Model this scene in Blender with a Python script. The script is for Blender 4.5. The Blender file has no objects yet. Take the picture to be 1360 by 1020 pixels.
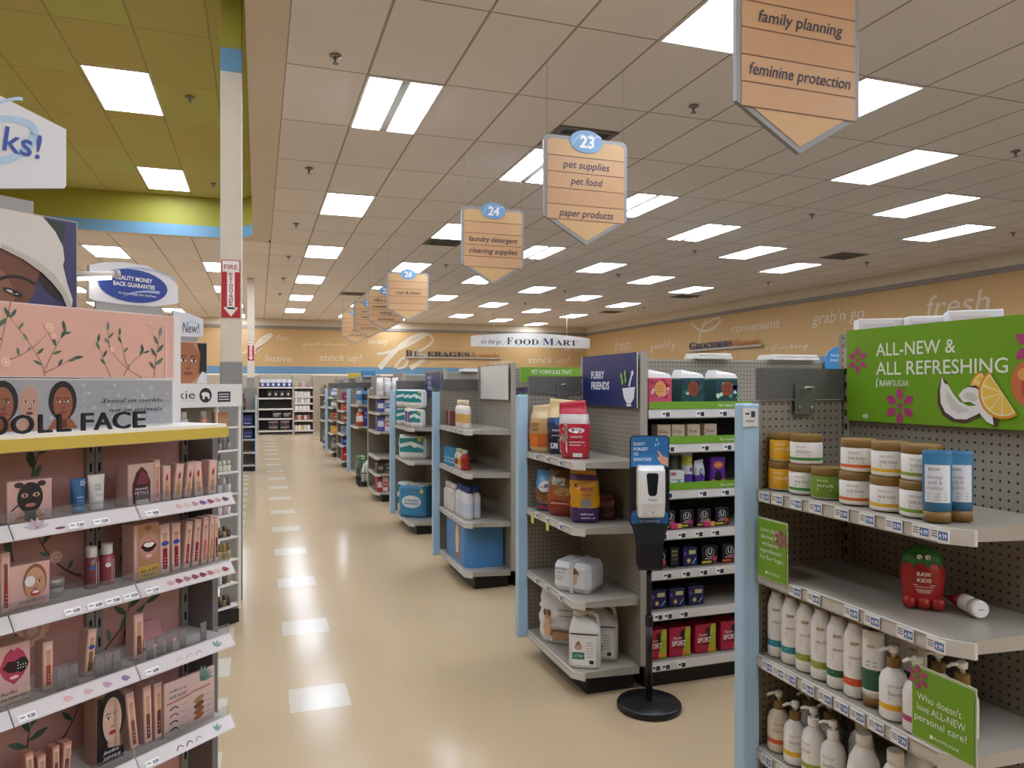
import bpy, math, random
from mathutils import Vector, Matrix

# ------------------------------------------------------------------ camera, world, exposure
SC = bpy.context.scene
COL = SC.collection
F, HZ, CH = 985.0, 512.0, 1.65                    # focal length (px of 1360), horizon row, eye height
YAW = math.atan2(337.0, F)
SA, CA = math.sin(YAW), math.cos(YAW)
cam_data = bpy.data.cameras.new('camera')
cam_data.sensor_width = 36.0
cam_data.lens = F / 1360.0 * 36.0
cam_data.shift_y = 2.0 / 1360.0
cam_data.clip_start = 0.05
cam = bpy.data.objects.new('camera', cam_data)
cam.location = (0, 0, CH)
cam.rotation_euler = (math.pi / 2, 0, -YAW)
COL.objects.link(cam)
SC.camera = cam
world = bpy.data.worlds.new('world')
SC.world = world
world.use_nodes = True
world.node_tree.nodes['Background'].inputs[0].default_value = (0.95, 0.97, 1.0, 1)
world.node_tree.nodes['Background'].inputs[1].default_value = 0.05
SC.view_settings.view_transform = 'Standard'
SC.view_settings.look = 'None'
SC.view_settings.gamma = 1.0
SC.view_settings.use_curve_mapping = False
SC.view_settings.exposure = 0.42
LAMP = 14.0                                        # radiance of the ceiling troffers
SC.cycles.max_bounces = 8
SC.cycles.diffuse_bounces = 5
SC.cycles.use_denoising = True
SC.cycles.caustics_reflective = False
SC.cycles.caustics_refractive = False
SC.cycles.sample_clamp_indirect = 4.0

# ------------------------------------------------------------------ where a sight line meets a real plane
def ray(px):
    s = (px - 680.0) / F
    return SA + CA * s, CA - SA * s
def on_x(px, X):                                   # plane X = const -> (Y, depth)
    rx, ry = ray(px); d = X / rx
    return d * ry, d
def on_y(px, Y):                                   # plane Y = const -> (X, depth)
    rx, ry = ray(px); d = Y / ry
    return d * rx, d
def zz(py, d): return CH - (py - HZ) * d / F
def on_z(px, py, z=0.0):                           # horizontal plane -> (X, Y)
    d = F * (CH - z) / (py - HZ); rx, ry = ray(px)
    return d * rx, d * ry
ORD = ['first', 'second', 'third', 'fourth', 'fifth', 'sixth', 'seventh', 'eighth', 'ninth', 'tenth', 'eleventh', 'twelfth', 'thirteenth', 'fourteenth']

# ------------------------------------------------------------------ materials
def lin(h):
    h = h.lstrip('#')
    out = []
    for i in (0, 2, 4):
        c = int(h[i:i+2], 16) / 255.0
        out.append(c / 12.92 if c <= 0.04045 else ((c + 0.055) / 1.055) ** 2.4)
    return (out[0], out[1], out[2], 1.0)
_M = {}
def M(hexcol, rough=0.45, metal=0.0, emit=0.0, clear=0.0, bump=0.0):
    key = (hexcol, rough, metal, emit, clear, bump)
    if key in _M: return _M[key]
    m = bpy.data.materials.new('finish_' + hexcol.lstrip('#'))
    m.use_nodes = True
    nt = m.node_tree
    b = nt.nodes['Principled BSDF']
    c = lin(hexcol)
    b.inputs['Roughness'].default_value = rough
    b.inputs['Metallic'].default_value = metal
    if emit:
        b.inputs['Base Color'].default_value = c
        b.inputs['Emission Color'].default_value = c
        b.inputs['Emission Strength'].default_value = emit
    else:
        # slight procedural unevenness so that no surface is perfectly flat in colour
        tc = nt.nodes.new('ShaderNodeTexCoord')
        n = nt.nodes.new('ShaderNodeTexNoise'); n.inputs['Scale'].default_value = 9.0; n.inputs['Detail'].default_value = 3.0
        mx = nt.nodes.new('ShaderNodeMix'); mx.data_type = 'RGBA'
        mx.inputs[6].default_value = tuple(x * 0.94 for x in c[:3]) + (1,)
        mx.inputs[7].default_value = tuple(min(1, x * 1.05) for x in c[:3]) + (1,)
        nt.links.new(tc.outputs['Object'], n.inputs['Vector'])
        nt.links.new(n.outputs['Fac'], mx.inputs[0])
        nt.links.new(mx.outputs[2], b.inputs['Base Color'])
        if bump:
            n2 = nt.nodes.new('ShaderNodeTexNoise'); n2.inputs['Scale'].default_value = 60.0
            bp = nt.nodes.new('ShaderNodeBump'); bp.inputs['Strength'].default_value = bump; bp.inputs['Distance'].default_value = 0.004
            nt.links.new(tc.outputs['Object'], n2.inputs['Vector'])
            nt.links.new(n2.outputs['Fac'], bp.inputs['Height'])
            nt.links.new(bp.outputs['Normal'], b.inputs['Normal'])
    if clear:
        b.inputs['Transmission Weight'].default_value = clear
        b.inputs['IOR'].default_value = 1.08
    _M[key] = m
    return m

def node_mat(name, rough):
    m = bpy.data.materials.new(name); m.use_nodes = True
    nt = m.node_tree; b = nt.nodes['Principled BSDF']; b.inputs['Roughness'].default_value = rough
    tc = nt.nodes.new('ShaderNodeTexCoord')
    sp = nt.nodes.new('ShaderNodeSeparateXYZ')
    nt.links.new(tc.outputs['Object'], sp.inputs[0])
    def math_(op, a, bb=None):
        n = nt.nodes.new('ShaderNodeMath'); n.operation = op
        for i, v in enumerate((a, bb)):
            if v is None: continue
            if isinstance(v, (int, float)): n.inputs[i].default_value = v
            else: nt.links.new(v, n.inputs[i])
        return n.outputs[0]
    def mix(fac, a, bb):
        n = nt.nodes.new('ShaderNodeMix'); n.data_type = 'RGBA'
        for i, v in ((0, fac), (6, a), (7, bb)):
            if isinstance(v, (int, float, tuple)): n.inputs[i].default_value = v
            else: nt.links.new(v, n.inputs[i])
        return n.outputs[2]
    return m, nt, b, tc, sp, math_, mix

def peg_mat(axis, hexcol='#8f887c'):
    key = ('peg', axis, hexcol)
    if key in _M: return _M[key]
    m, nt, b, tc, sp, mt, mix = node_mat('pegboard_' + axis, 0.55)
    def cell(o):
        return mt('SUBTRACT', mt('FRACT', mt('DIVIDE', o, 0.0254)), 0.5)
    u = cell(sp.outputs[0 if axis == 'x' else 1]); v = cell(sp.outputs[2])
    r = mt('SQRT', mt('ADD', mt('MULTIPLY', u, u), mt('MULTIPLY', v, v)))
    hole = mt('LESS_THAN', r, 0.15)
    nt.links.new(mix(hole, lin(hexcol), lin('#231f1b')), b.inputs['Base Color'])
    _M[key] = m
    return m

def floor_mat():
    m, nt, b, tc, sp, mt, mix = node_mat('waxed_vinyl_tiles', 0.16)
    b.inputs['Specular IOR Level'].default_value = 0.12
    T = 0.305                                       # tile grid, with the odd pale replacement tiles the floor has
    u = mt('DIVIDE', mt('SUBTRACT', sp.outputs[0], 0.1525), T); v = mt('DIVIDE', mt('SUBTRACT', sp.outputs[1], 0.2325), T)
    fx, fy, ix, iy = mt('FRACT', u), mt('FRACT', v), mt('FLOOR', u), mt('FLOOR', v)
    def edge(f): return mt('LESS_THAN', mt('MINIMUM', f, mt('SUBTRACT', 1.0, f)), 0.005)
    joint = mt('MAXIMUM', edge(fx), edge(fy))
    cx = nt.nodes.new('ShaderNodeCombineXYZ')
    nt.links.new(ix, cx.inputs[0]); nt.links.new(iy, cx.inputs[1])
    wn = nt.nodes.new('ShaderNodeTexWhiteNoise'); wn.noise_dimensions = '2D'
    nt.links.new(cx.outputs[0], wn.inputs['Vector'])
    ns = nt.nodes.new('ShaderNodeTexNoise'); ns.inputs['Scale'].default_value = 55; ns.inputs['Detail'].default_value = 6
    nt.links.new(tc.outputs['Object'], ns.inputs['Vector'])
    big = nt.nodes.new('ShaderNodeTexNoise'); big.inputs['Scale'].default_value = 0.8; big.inputs['Detail'].default_value = 3
    nt.links.new(tc.outputs['Object'], big.inputs['Vector'])
    t1 = mix(wn.outputs['Value'], lin('#b39c7a'), lin('#b89f7d'))
    t2 = mix(ns.outputs['Fac'], lin('#a8926f'), lin('#c6ae8b'))
    t3 = mix(0.4, t1, t2)
    t3 = mix(mt('MULTIPLY', big.outputs['Fac'], 0.35), t3, lin('#b9a78e'))
    def eq(a, k): return mt('LESS_THAN', mt('ABSOLUTE', mt('SUBTRACT', a, k)), 0.1)
    pale = mt('MAXIMUM', mt('MULTIPLY', eq(ix, 0.0), eq(mt('FLOORED_MODULO', iy, 4.0), 0.0)), mt('MULTIPLY', eq(ix, -2.0), eq(mt('FLOORED_MODULO', iy, 2.0), 0.0)))
    sc = nt.nodes.new('ShaderNodeTexNoise'); sc.inputs['Scale'].default_value = 140; sc.inputs['Detail'].default_value = 4
    nt.links.new(tc.outputs['Object'], sc.inputs['Vector'])
    t4 = mix(pale, t3, mix(sc.outputs['Fac'], lin('#a89c86'), lin('#ddd5c6')))
    nt.links.new(mix(mt('MULTIPLY', joint, 0.16), t4, lin('#8f7c60')), b.inputs['Base Color'])
    n2 = nt.nodes.new('ShaderNodeTexNoise'); n2.inputs['Scale'].default_value = 2.2
    nt.links.new(tc.outputs['Object'], n2.inputs['Vector'])
    nt.links.new(mt('ADD', mt('MULTIPLY', n2.outputs['Fac'], 0.08), 0.12), b.inputs['Roughness'])
    return m

def ceil_mat(name, c1, c2, bar, x0, y0):
    m, nt, b, tc, sp, mt, mix = node_mat(name, 0.9)
    b.inputs['Specular IOR Level'].default_value = 0.1
    def edge(o, off, T, w):
        f = mt('FRACT', mt('DIVIDE', mt('SUBTRACT', o, off), T))
        return mt('LESS_THAN', mt('MULTIPLY', mt('MINIMUM', f, mt('SUBTRACT', 1.0, f)), T), w)
    ln = mt('MAXIMUM', edge(sp.outputs[0], x0, 0.61, 0.010), edge(sp.outputs[1], y0, 1.22, 0.008))
    n = nt.nodes.new('ShaderNodeTexNoise'); n.inputs['Scale'].default_value = 45; n.inputs['Detail'].default_value = 5
    nt.links.new(tc.outputs['Object'], n.inputs['Vector'])
    cx = nt.nodes.new('ShaderNodeCombineXYZ')
    for i, (T, o) in enumerate(((0.61, x0), (1.22, y0))): nt.links.new(mt('FLOOR', mt('DIVIDE', mt('SUBTRACT', sp.outputs[i], o), T)), cx.inputs[i])
    wn = nt.nodes.new('ShaderNodeTexWhiteNoise'); wn.noise_dimensions = '2D'; nt.links.new(cx.outputs[0], wn.inputs['Vector'])
    fac = mt('ADD', mt('MULTIPLY', n.outputs['Fac'], 0.4), mt('MULTIPLY', wn.outputs['Value'], 0.6))
    nt.links.new(mix(ln, mix(fac, lin(c1), lin(c2)), lin(bar)), b.inputs['Base Color'])
    return m

# ------------------------------------------------------------------ mesh builder
class MB:
    def __init__(self):
        self.v, self.f, self.mi, self.mats, self.sm = [], [], [], [], []
    def k(self, m):
        if m not in self.mats: self.mats.append(m)
        return self.mats.index(m)
    def face(self, pts, m, smooth=False):
        b = len(self.v); self.v.extend([tuple(p) for p in pts]); self.f.append(tuple(range(b, b + len(pts)))); self.mi.append(self.k(m)); self.sm.append(smooth)
    def raw(self, vs, fs, m, smooth=False):
        b = len(self.v); self.v.extend([tuple(p) for p in vs]); k = self.k(m)
        for f in fs:
            self.f.append(tuple(b + i for i in f)); self.mi.append(k); self.sm.append(smooth)
    def box(self, x0, x1, y0, y1, z0, z1, m, c=0.0):
        if c <= 0:
            v = [(x0,y0,z0),(x1,y0,z0),(x1,y1,z0),(x0,y1,z0),(x0,y0,z1),(x1,y0,z1),(x1,y1,z1),(x0,y1,z1)]
            self.raw(v, [(3,2,1,0),(4,5,6,7),(0,1,5,4),(1,2,6,5),(2,3,7,6),(3,0,4,7)], m); return
        def ring(q, z):
            a = c - q
            return [(x0+q+a,y0+q,z),(x1-q-a,y0+q,z),(x1-q,y0+q+a,z),(x1-q,y1-q-a,z),(x1-q-a,y1-q,z),(x0+q+a,y1-q,z),(x0+q,y1-q-a,z),(x0+q,y0+q+a,z)]
        c = min(c, (x1-x0)*0.45, (y1-y0)*0.45, (z1-z0)*0.45)
        rs = [ring(c*0.6, z0), ring(0, z0+c), ring(0, z1-c), ring(c*0.6, z1)]
        self.loops(rs, m, True, True)
    def loops(self, rings, m, cap0=True, cap1=True, smooth=False, mf=None):
        b = len(self.v); n = len(rings[0])
        for r in rings: self.v.extend([tuple(p) for p in r])
        for j in range(len(rings) - 1):
            for i in range(n):
                i2 = (i + 1) % n
                self.f.append((b+j*n+i, b+j*n+i2, b+(j+1)*n+i2, b+(j+1)*n+i))
                self.mi.append(self.k(mf(i, j) if mf else (m[j] if isinstance(m, list) else m))); self.sm.append(smooth)
        if cap0:
            self.f.append(tuple(b + i for i in reversed(range(n)))); self.mi.append(self.k(mf(0, 0) if mf else (m[0] if isinstance(m, list) else m))); self.sm.append(False)
        if cap1:
            o = b + (len(rings)-1)*n
            self.f.append(tuple(o + i for i in range(n))); self.mi.append(self.k(mf(0, len(rings)-2) if mf else (m[-1] if isinstance(m, list) else m))); self.sm.append(False)
    def lathe(self, prof, m, n=20, c=(0, 0, 0), sx=1.0, sy=1.0, smooth=True):
        rings = [[(c[0]+r*sx*math.cos(2*math.pi*i/n), c[1]+r*sy*math.sin(2*math.pi*i/n), c[2]+z) for i in range(n)] for r, z in prof]
        self.loops(rings, m, True, True, smooth)
    def tube(self, pts, r, m, n=8):
        pts = [Vector(p) for p in pts]; rings = []
        for i, p in enumerate(pts):
            d = (pts[min(i+1, len(pts)-1)] - pts[max(i-1, 0)]).normalized()
            a = d.orthogonal().normalized() if abs(d.z) > 0.9 else d.cross(Vector((0,0,1))).normalized()
            b = d.cross(a)
            rr = r[i] if isinstance(r, list) else r
            rings.append([p + (a*math.cos(2*math.pi*k/n) + b*math.sin(2*math.pi*k/n))*rr for k in range(n)])
        self.loops(rings, m, True, True, True)
    def prism(self, pts, z0, z1, m):
        self.loops([[(x, y, z0) for x, y in pts], [(x, y, z1) for x, y in pts]], m)
    def slab(self, f, pts, t, m, m_side=None):      # outline in a plane mapping f(a,b,h), front at h=0, back at h=-t
        n = len(pts)
        fr = [f(a, b, 0) for a, b in pts]; bk = [f(a, b, -t) for a, b in pts]
        self.face(fr, m); self.face(list(reversed(bk)), m_side or m)
        for i in range(n):
            j = (i + 1) % n
            self.face([fr[j], fr[i], bk[i], bk[j]], m_side or m)
    def build(self, name, parent=None, loc=(0, 0, 0), rotz=0.0, off=None, mesh_only=False):
        me = bpy.data.meshes.new(name)
        vs = self.v
        if off is not None: vs = [(a - off[0], b - off[1], c - off[2]) for a, b, c in vs]
        me.from_pydata(vs, [], self.f)
        for mm in self.mats: me.materials.append(mm)
        me.polygons.foreach_set('material_index', self.mi)
        me.polygons.foreach_set('use_smooth', self.sm)
        me.update()
        if mesh_only: return me
        return put(name, me, parent, loc, rotz)

def put(name, me, parent=None, loc=(0, 0, 0), rotz=0.0):
    o = bpy.data.objects.new(name, me); COL.objects.link(o)
    o.location = loc
    o.rotation_euler = (0, 0, rotz) if not isinstance(rotz, tuple) else rotz
    if parent is not None: o.parent = parent
    return o
def tag(o, label, cat, group=None):
    o['label'] = label; o['category'] = cat
    if group: o['group'] = group
    return o
def empty(name, label, cat, loc=(0, 0, 0), rotz=0.0, group=None):
    o = put(name, None, None, loc, rotz)
    o.empty_display_size = 0.1
    return tag(o, label, cat, group)
def struct(o):
    o['kind'] = 'structure'; return o

# ------------------------------------------------------------------ lettering and printed artwork
_FONT = {}
def get_font(kind):
    if kind not in _FONT:
        f = None
        if kind in ('math', 'inter'):
            try:                                    # fonts that ship inside Blender itself; plain lettering if absent
                import os
                p = bpy.utils.system_resource('DATAFILES', path='fonts')
                f = bpy.data.fonts.load(os.path.join(p, 'NotoSansMath-Regular.woff2' if kind == 'math' else 'Inter.woff2'))
            except Exception:
                f = None
        _FONT[kind] = f
    return _FONT[kind]
def fancy(s, style):
    base = {'serif': (0x1D400, 0x1D41A), 'serifit': (0x1D468, 0x1D482), 'script': (0x1D4D0, 0x1D4EA), 'sitalic': (0x1D434, 0x1D44E)}[style]
    out = ''
    for ch in s:
        if 'A' <= ch <= 'Z': out += chr(base[0] + ord(ch) - 65)
        elif style == 'sitalic' and ch == 'h': out += chr(0x210E)
        elif 'a' <= ch <= 'z': out += chr(base[1] + ord(ch) - 97)
        else: out += ch
    return out
_T = {}
def text_geo(s, font='sans', bold=0.0, space=1.0):
    key = (s, font, bold, space)
    if key in _T: return _T[key]
    cu = bpy.data.curves.new('lettering', 'FONT')
    body = s
    if font in ('serif', 'serifit', 'script', 'sitalic'):
        ft = get_font('math')
        if ft is not None: body = fancy(s, font)
    else:
        ft = get_font(font)
    if ft is not None: cu.font = ft
    cu.body = body; cu.size = 1.0; cu.offset = bold; cu.resolution_u = 3; cu.space_character = space
    cu.fill_mode = 'FRONT'
    ob = bpy.data.objects.new('lettering', cu); COL.objects.link(ob)
    dg = bpy.context.evaluated_depsgraph_get()
    ev = ob.evaluated_get(dg); me = ev.to_mesh()
    vs = [(v.co.x, v.co.y) for v in me.vertices]; fs = [tuple(p.vertices) for p in me.polygons]
    ev.to_mesh_clear()
    bpy.data.objects.remove(ob); bpy.data.curves.remove(cu)
    if vs:
        x0 = min(v[0] for v in vs); x1 = max(v[0] for v in vs)
        vs = [(a - x0, b) for a, b in vs]; w = x1 - x0
    else: w = 0.0
    _T[key] = (vs, fs, w)
    return _T[key]
CAPH = {'sans': 0.73, 'inter': 0.73, 'serif': 0.70, 'serifit': 0.70, 'script': 0.72, 'sitalic': 0.7}

class Art:
    """printed shapes on a face: f(a, b, h) maps print coordinates to the thing's own space"""
    def __init__(self, mb, f): self.mb, self.f, self.n = mb, f, 0
    def poly(self, pts, m, layer=1): self.mb.face([self.f(a, b, layer*0.0005) for a, b in pts], m)
    def rect(self, a0, a1, b0, b1, m, layer=1): self.poly([(a0,b0),(a1,b0),(a1,b1),(a0,b1)], m, layer)
    def ell(self, a, b, ra, rb, m, layer=1, n=18, rot=0.0, t0=0.0, t1=360.0):
        c, s = math.cos(rot), math.sin(rot); pts = []
        full = abs(t1 - t0) >= 359.9
        for i in range(n if full else n + 1):
            t = math.radians(t0 + (t1 - t0) * i / n); x, y = ra*math.cos(t), rb*math.sin(t)
            pts.append((a + x*c - y*s, b + x*s + y*c))
        self.poly(pts, m, layer)
    def leaf(self, a, b, ln, wd, ang, m, layer=2):
        c, s = math.cos(ang), math.sin(ang); pts = []
        for t in (0, .2, .5, .8, 1, .8, .5, .2):
            k = len(pts); w = wd*math.sin(math.pi*min(t, 1))*(1 if k < 4 else -1)
            if t in (0, 1): w = 0
            pts.append((a + t*ln*c - w*s, b + t*ln*s + w*c))
        self.poly(list(reversed(pts)), m, layer)
    def line(self, pts, w, m, layer=1):
        for (a0, b0), (a1, b1) in zip(pts, pts[1:]):
            d = math.hypot(a1-a0, b1-b0) or 1e-6; nx, ny = -(b1-b0)/d*w/2, (a1-a0)/d*w/2
            self.poly([(a0-nx,b0-ny),(a1-nx,b1-ny),(a1+nx,b1+ny),(a0+nx,b0+ny)], m, layer)
    def curve(self, p0, p1, p2, w0, w1, m, layer=1, n=10):   # tapered quadratic stroke
        P = []
        for i in range(n + 1):
            t = i/n; P.append(((1-t)**2*p0[0]+2*t*(1-t)*p1[0]+t*t*p2[0], (1-t)**2*p0[1]+2*t*(1-t)*p1[1]+t*t*p2[1]))
        L, R = [], []
        for i, p in enumerate(P):
            q0, q1 = P[max(i-1,0)], P[min(i+1,n)]; d = math.hypot(q1[0]-q0[0], q1[1]-q0[1]) or 1e-6
            w = (w0 + (w1-w0)*i/n)/2; nx, ny = -(q1[1]-q0[1])/d*w, (q1[0]-q0[0])/d*w
            L.append((p[0]-nx, p[1]-ny)); R.append((p[0]+nx, p[1]+ny))
        for i in range(n): self.poly([L[i], L[i+1], R[i+1], R[i]], m, layer)
    def sheet(self, a0, a1, b0, b1, m, layer=1, na=12, nb=6):
        for i in range(na):
            for j in range(nb): self.rect(a0+(a1-a0)*i/na, a0+(a1-a0)*(i+1)/na, b0+(b1-b0)*j/nb, b0+(b1-b0)*(j+1)/nb, m, layer)
    def text(self, s, a, b, h, m, layer=2, align='l', w=None, font='sans', shear=0.0, bold=0.0, space=1.0, rot=0.0):
        vs, fs, tw = text_geo(s, font, bold, space)
        if not vs: return
        k = h / CAPH.get(font, 0.7); kx = k
        if w: kx = w / tw
        wd = tw*kx
        x0 = {'l': 0, 'c': -wd/2, 'r': -wd}[align]
        c, sn = math.cos(rot), math.sin(rot); pts = []
        for x, y in vs:
            xx, yy = x0 + x*kx + y*k*shear, y*k
            pts.append(self.f(a + xx*c - yy*sn, b + xx*sn + yy*c, layer*0.0005))
        self.mb.raw(pts, fs, m)
def front(y=0.0, x=0.0, z=0.0):                    # face looking along -Y
    return lambda a, b, h: (x + a, y - h, z + b)
def west(X, Y0=0.0, z=0.0):                        # face looking along -X, a runs along -Y
    return lambda a, b, h: (X - h, Y0 - a, z + b)
def cylmap(r, z=0.0, sy=1.0):
    return lambda a, b, h: ((r + h)*math.sin(a/r), -(r*sy + h)*math.cos(a/r), z + b)

WHITE, BLACK = M('#f1efec', .5), M('#101010', .4)
INK = M('#23242c', .5)
def face_art(A, x, z, w, h, skin, hair, lip='#a8424a', shade=None, hairstyle='full', look=0.0, eye='#2a1c16', neck=True):
    S, H_, L, E = M(skin, .5), M(hair, .5), M(lip, .4), M(eye, .4)
    D = M(shade or '#8a5a44', .5)
    if hairstyle == 'full':
        A.ell(x, z + h*.08, w*.66, h*.60, H_, 2)
    elif hairstyle == 'slick':
        A.ell(x, z + h*.06, w*.53, h*.56, H_, 2)
    if neck: A.poly([(x-w*.2, z-h*.75), (x+w*.2, z-h*.75), (x+w*.2, z-h*.3), (x-w*.2, z-h*.3)], S, 2)
    A.ell(x, z, w*.46, h*.5, S, 3, 24)
    for s in (-1, 1):
        ex = x + s*w*.19 + look*w*.04
        A.ell(ex, z+h*.06, w*.105, h*.036, M('#e8e2dc', .4), 4, 12)
        A.ell(ex + look*w*.03, z+h*.06, w*.05, h*.038, E, 5, 10)
        A.curve((ex-w*.12, z+h*.075), (ex, z+h*.115), (ex+w*.12, z+h*.07), h*.014, h*.014, E, 5, 6)
        A.curve((ex-w*.13, z+h*.14), (ex, z+h*.19), (ex+w*.13, z+h*.145), h*.028, h*.014, H_, 5, 6)
    A.curve((x+w*.05, z+h*.06), (x+w*.09, z-h*.08), (x+w*.07, z-h*.13), h*.008, h*.016, D, 4, 6)
    A.ell(x, z-h*.14, w*.10, h*.020, D, 4, 10)
    A.ell(x, z-h*.27, w*.17, h*.05, L, 4, 14)
    A.line([(x-w*.16, z-h*.265), (x+w*.16, z-h*.265)], h*.010, M('#3a1a1c', .5), 5)
def lips_art(A, x, z, w, h, lip, mouth='#1d0c10', teeth=True, rot=0.0):
    L = M(lip, .35); Mo = M(mouth, .4); c, s = math.cos(rot), math.sin(rot)
    def R(pts): return [(x + a*w*c - b*h*s, z + a*w*s + b*h*c) for a, b in pts]
    A.poly(R([(-.5,0),(-.3,-.3),(0,-.5),(.3,-.3),(.5,0),(.3,.36),(.1,.5),(0,.42),(-.1,.5),(-.3,.36)]), L, 3)
    A.poly(R([(-.4,.02),(-.2,-.14),(0,-.18),(.2,-.14),(.4,.02),(.2,.17),(0,.14),(-.2,.17)]), Mo, 4)
    if teeth: A.poly(R([(-.28,.06),(-.1,-.02),(.1,-.02),(.28,.06),(.18,.14),(0,.12),(-.18,.14)]), M('#efe6e0', .3), 5)
    A.ell(x - .12*w*s*0, z - h*.3, w*.16, h*.05, M('#f0c4c4', .3), 4, 10)
def branch_art(A, pts, w, stem, leaves, layer=1):
    A.curve(pts[0], pts[1], pts[2], w*1.5, w*.6, M(stem, .6), layer, 10)
    for t, ang, ln, colr in leaves:
        a = (1-t)**2*pts[0][0]+2*t*(1-t)*pts[1][0]+t*t*pts[2][0]; b = (1-t)**2*pts[0][1]+2*t*(1-t)*pts[1][1]+t*t*pts[2][1]
        A.leaf(a, b, ln, ln*.16, math.radians(ang), M(colr, .6), layer + 1)
def flower_art(A, x, z, r, colr, n=6, layer=2, rot=0.0):
    for i in range(n):
        A.leaf(x + r*.28*math.cos(rot+2*math.pi*i/n), z + r*.28*math.sin(rot+2*math.pi*i/n), r*.72, r*.24, rot + 2*math.pi*i/n, M(colr, .5), layer)
    A.ell(x, z, r*.17, r*.17, M(colr, .5), layer, 12)
def rose_art(A, x, z, r, layer=3):
    for i, (k, c) in enumerate(((1, '#e7b6a2'), (.78, '#efcabb'), (.55, '#dda58f'), (.3, '#f0d3c6'))):
        n = 7
        for j in range(n):
            t = 2*math.pi*j/n + i*.5
            A.ell(x + r*k*.5*math.cos(t), z + r*k*.5*math.sin(t), r*k*.42, r*k*.34, M(c, .6), layer + i, 8, t)

# ------------------------------------------------------------------ the room
CZ, GZ = CH + 2.40, CH + 3.04                       # main ceiling, raised green ceiling
WX0, WX1, WY0, WY1 = -9.0, 12.8, -13.0, 28.0
RX, RY = -0.08, 12.95                               # inner rim of the raised part
BX, BY = 0.19, 13.1                                 # outer edge of its plaster border
CFX, CFY = -6.6, 0.6
CEIL = ceil_mat('ceiling_tiles', '#e4dedc', '#eee8e6', '#a89e97', 0.19, 0.89)
GREEN = ceil_mat('green_ceiling_tiles', '#c2b272', '#bcc274', '#a8a068', -1.62, 0.89)
mb = MB()
mb.box(WX0, WX1, WY0, WY1, -0.1, 0.0, floor_mat())
struct(mb.build('floor'))
mb = MB()
for x0, x1, y0, y1 in ((BX, WX1, WY0, WY1), (WX0, BX, BY, WY1), (WX0, CFX, WY0, BY), (CFX, BX, WY0, CFY)):
    mb.face([(x0,y0,CZ),(x0,y1,CZ),(x1,y1,CZ),(x1,y0,CZ)], CEIL)
struct(mb.build('ceiling'))
mb = MB()
mb.face([(CFX-.2,CFY-.2,GZ),(CFX-.2,RY+.2,GZ),(RX+.2,RY+.2,GZ),(RX+.2,CFY-.2,GZ)], GREEN)
struct(mb.build('ceiling_raised'))
# plaster border with a rounded corner, and the green inner wall of the recess with its blue band
rc = 0.55
inner = [(RX, CFY)] + [(RX, RY - rc)] + [(RX - rc + rc*math.cos(t), RY - rc + rc*math.sin(t)) for t in [math.radians(a) for a in range(10, 90, 10)]] + [(RX - rc, RY), (CFX, RY)]
ro = 0.10
outer = [(BX, CFY), (BX, BY - ro), (BX - .03, BY - .03), (BX - ro, BY), (CFX, BY)]
PL = M('#d9cdbb', .7)
mb = MB()
om = [(BX, CFY), (BX, RY - rc)] + [(BX - 0.0, RY - rc + .15 + .06*i) for i in range(4)] + [(BX - .03, BY - .03)] + [(BX - .2 - .1*i, BY) for i in range(3)] + [(RX - rc, BY), (CFX, BY)]
n = len(inner)
om = om[:n] if len(om) >= n else om + [om[-1]]*(n - len(om))
om[-1] = (CFX, BY); om[-2] = (RX - rc, BY)
for i in range(n - 1):
    mb.face([(inner[i][0], inner[i][1], CZ), (inner[i+1][0], inner[i+1][1], CZ), (om[i+1][0], om[i+1][1], CZ), (om[i][0], om[i][1], CZ)], PL)
struct(mb.build('ceiling_border'))
mb = MB()
GW, BLUE = M('#a09a34', .6), M('#6f9dbb', .55)
loop = inner + [(CFX, CFY), (RX, CFY)]
for i in range(len(loop) - 1):
    (x0, y0), (x1, y1) = loop[i], loop[i+1]
    mb.face([(x0,y0,CZ+.18),(x1,y1,CZ+.18),(x1,y1,GZ),(x0,y0,GZ)], GW)
    mb.face([(x0,y0,CZ),(x1,y1,CZ),(x1,y1,CZ+.18),(x0,y0,CZ+.18)], BLUE)
struct(mb.build('ceiling_recess'))

TAN, CREAM, GRIM = M('#c09c68', .7), M('#d5c8b0', .7), M('#8a8178', .6)
def wall(name, f, a0, a1):                          # bands: below, pale strip (valance light put into its colour), blue, tan, grey line, cream
    mb = MB()
    for z0, z1, m in ((0, 2.02, M('#a89a84', .7)), (2.02, 2.07, M('#efe3c2', .6)), (2.07, 2.34, M('#5f87a3', .6)), (2.34, 3.70, TAN), (3.80, CZ, CREAM)):
        mb.face([f(a0,z0,0), f(a1,z0,0), f(a1,z1,0), f(a0,z1,0)], m)
    mb.slab(lambda a, b, h: f(a, b, h + .04), [(a0,3.70),(a1,3.70),(a1,3.80),(a0,3.80)], .05, GRIM)
    return struct(mb.build(name))
fb = lambda a, b, h: (a, WY1 - h, b)
fr = lambda a, b, h: (WX1 - h, -a, b)
wb = wall('wall_back', fb, WX0, WX1)
wr = wall('wall_right', fr, -WY1, -WY0)
for nm, q in (('wall_left', [(WX0,WY0),(WX0,WY1)]), ('wall_front', [(WX1,WY0),(WX0,WY0)])):
    mb = MB(); (x0,y0),(x1,y1) = q
    mb.face([(x0,y0,0),(x1,y1,0),(x1,y1,CZ),(x0,y0,CZ)], TAN)
    struct(mb.build(nm))
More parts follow.
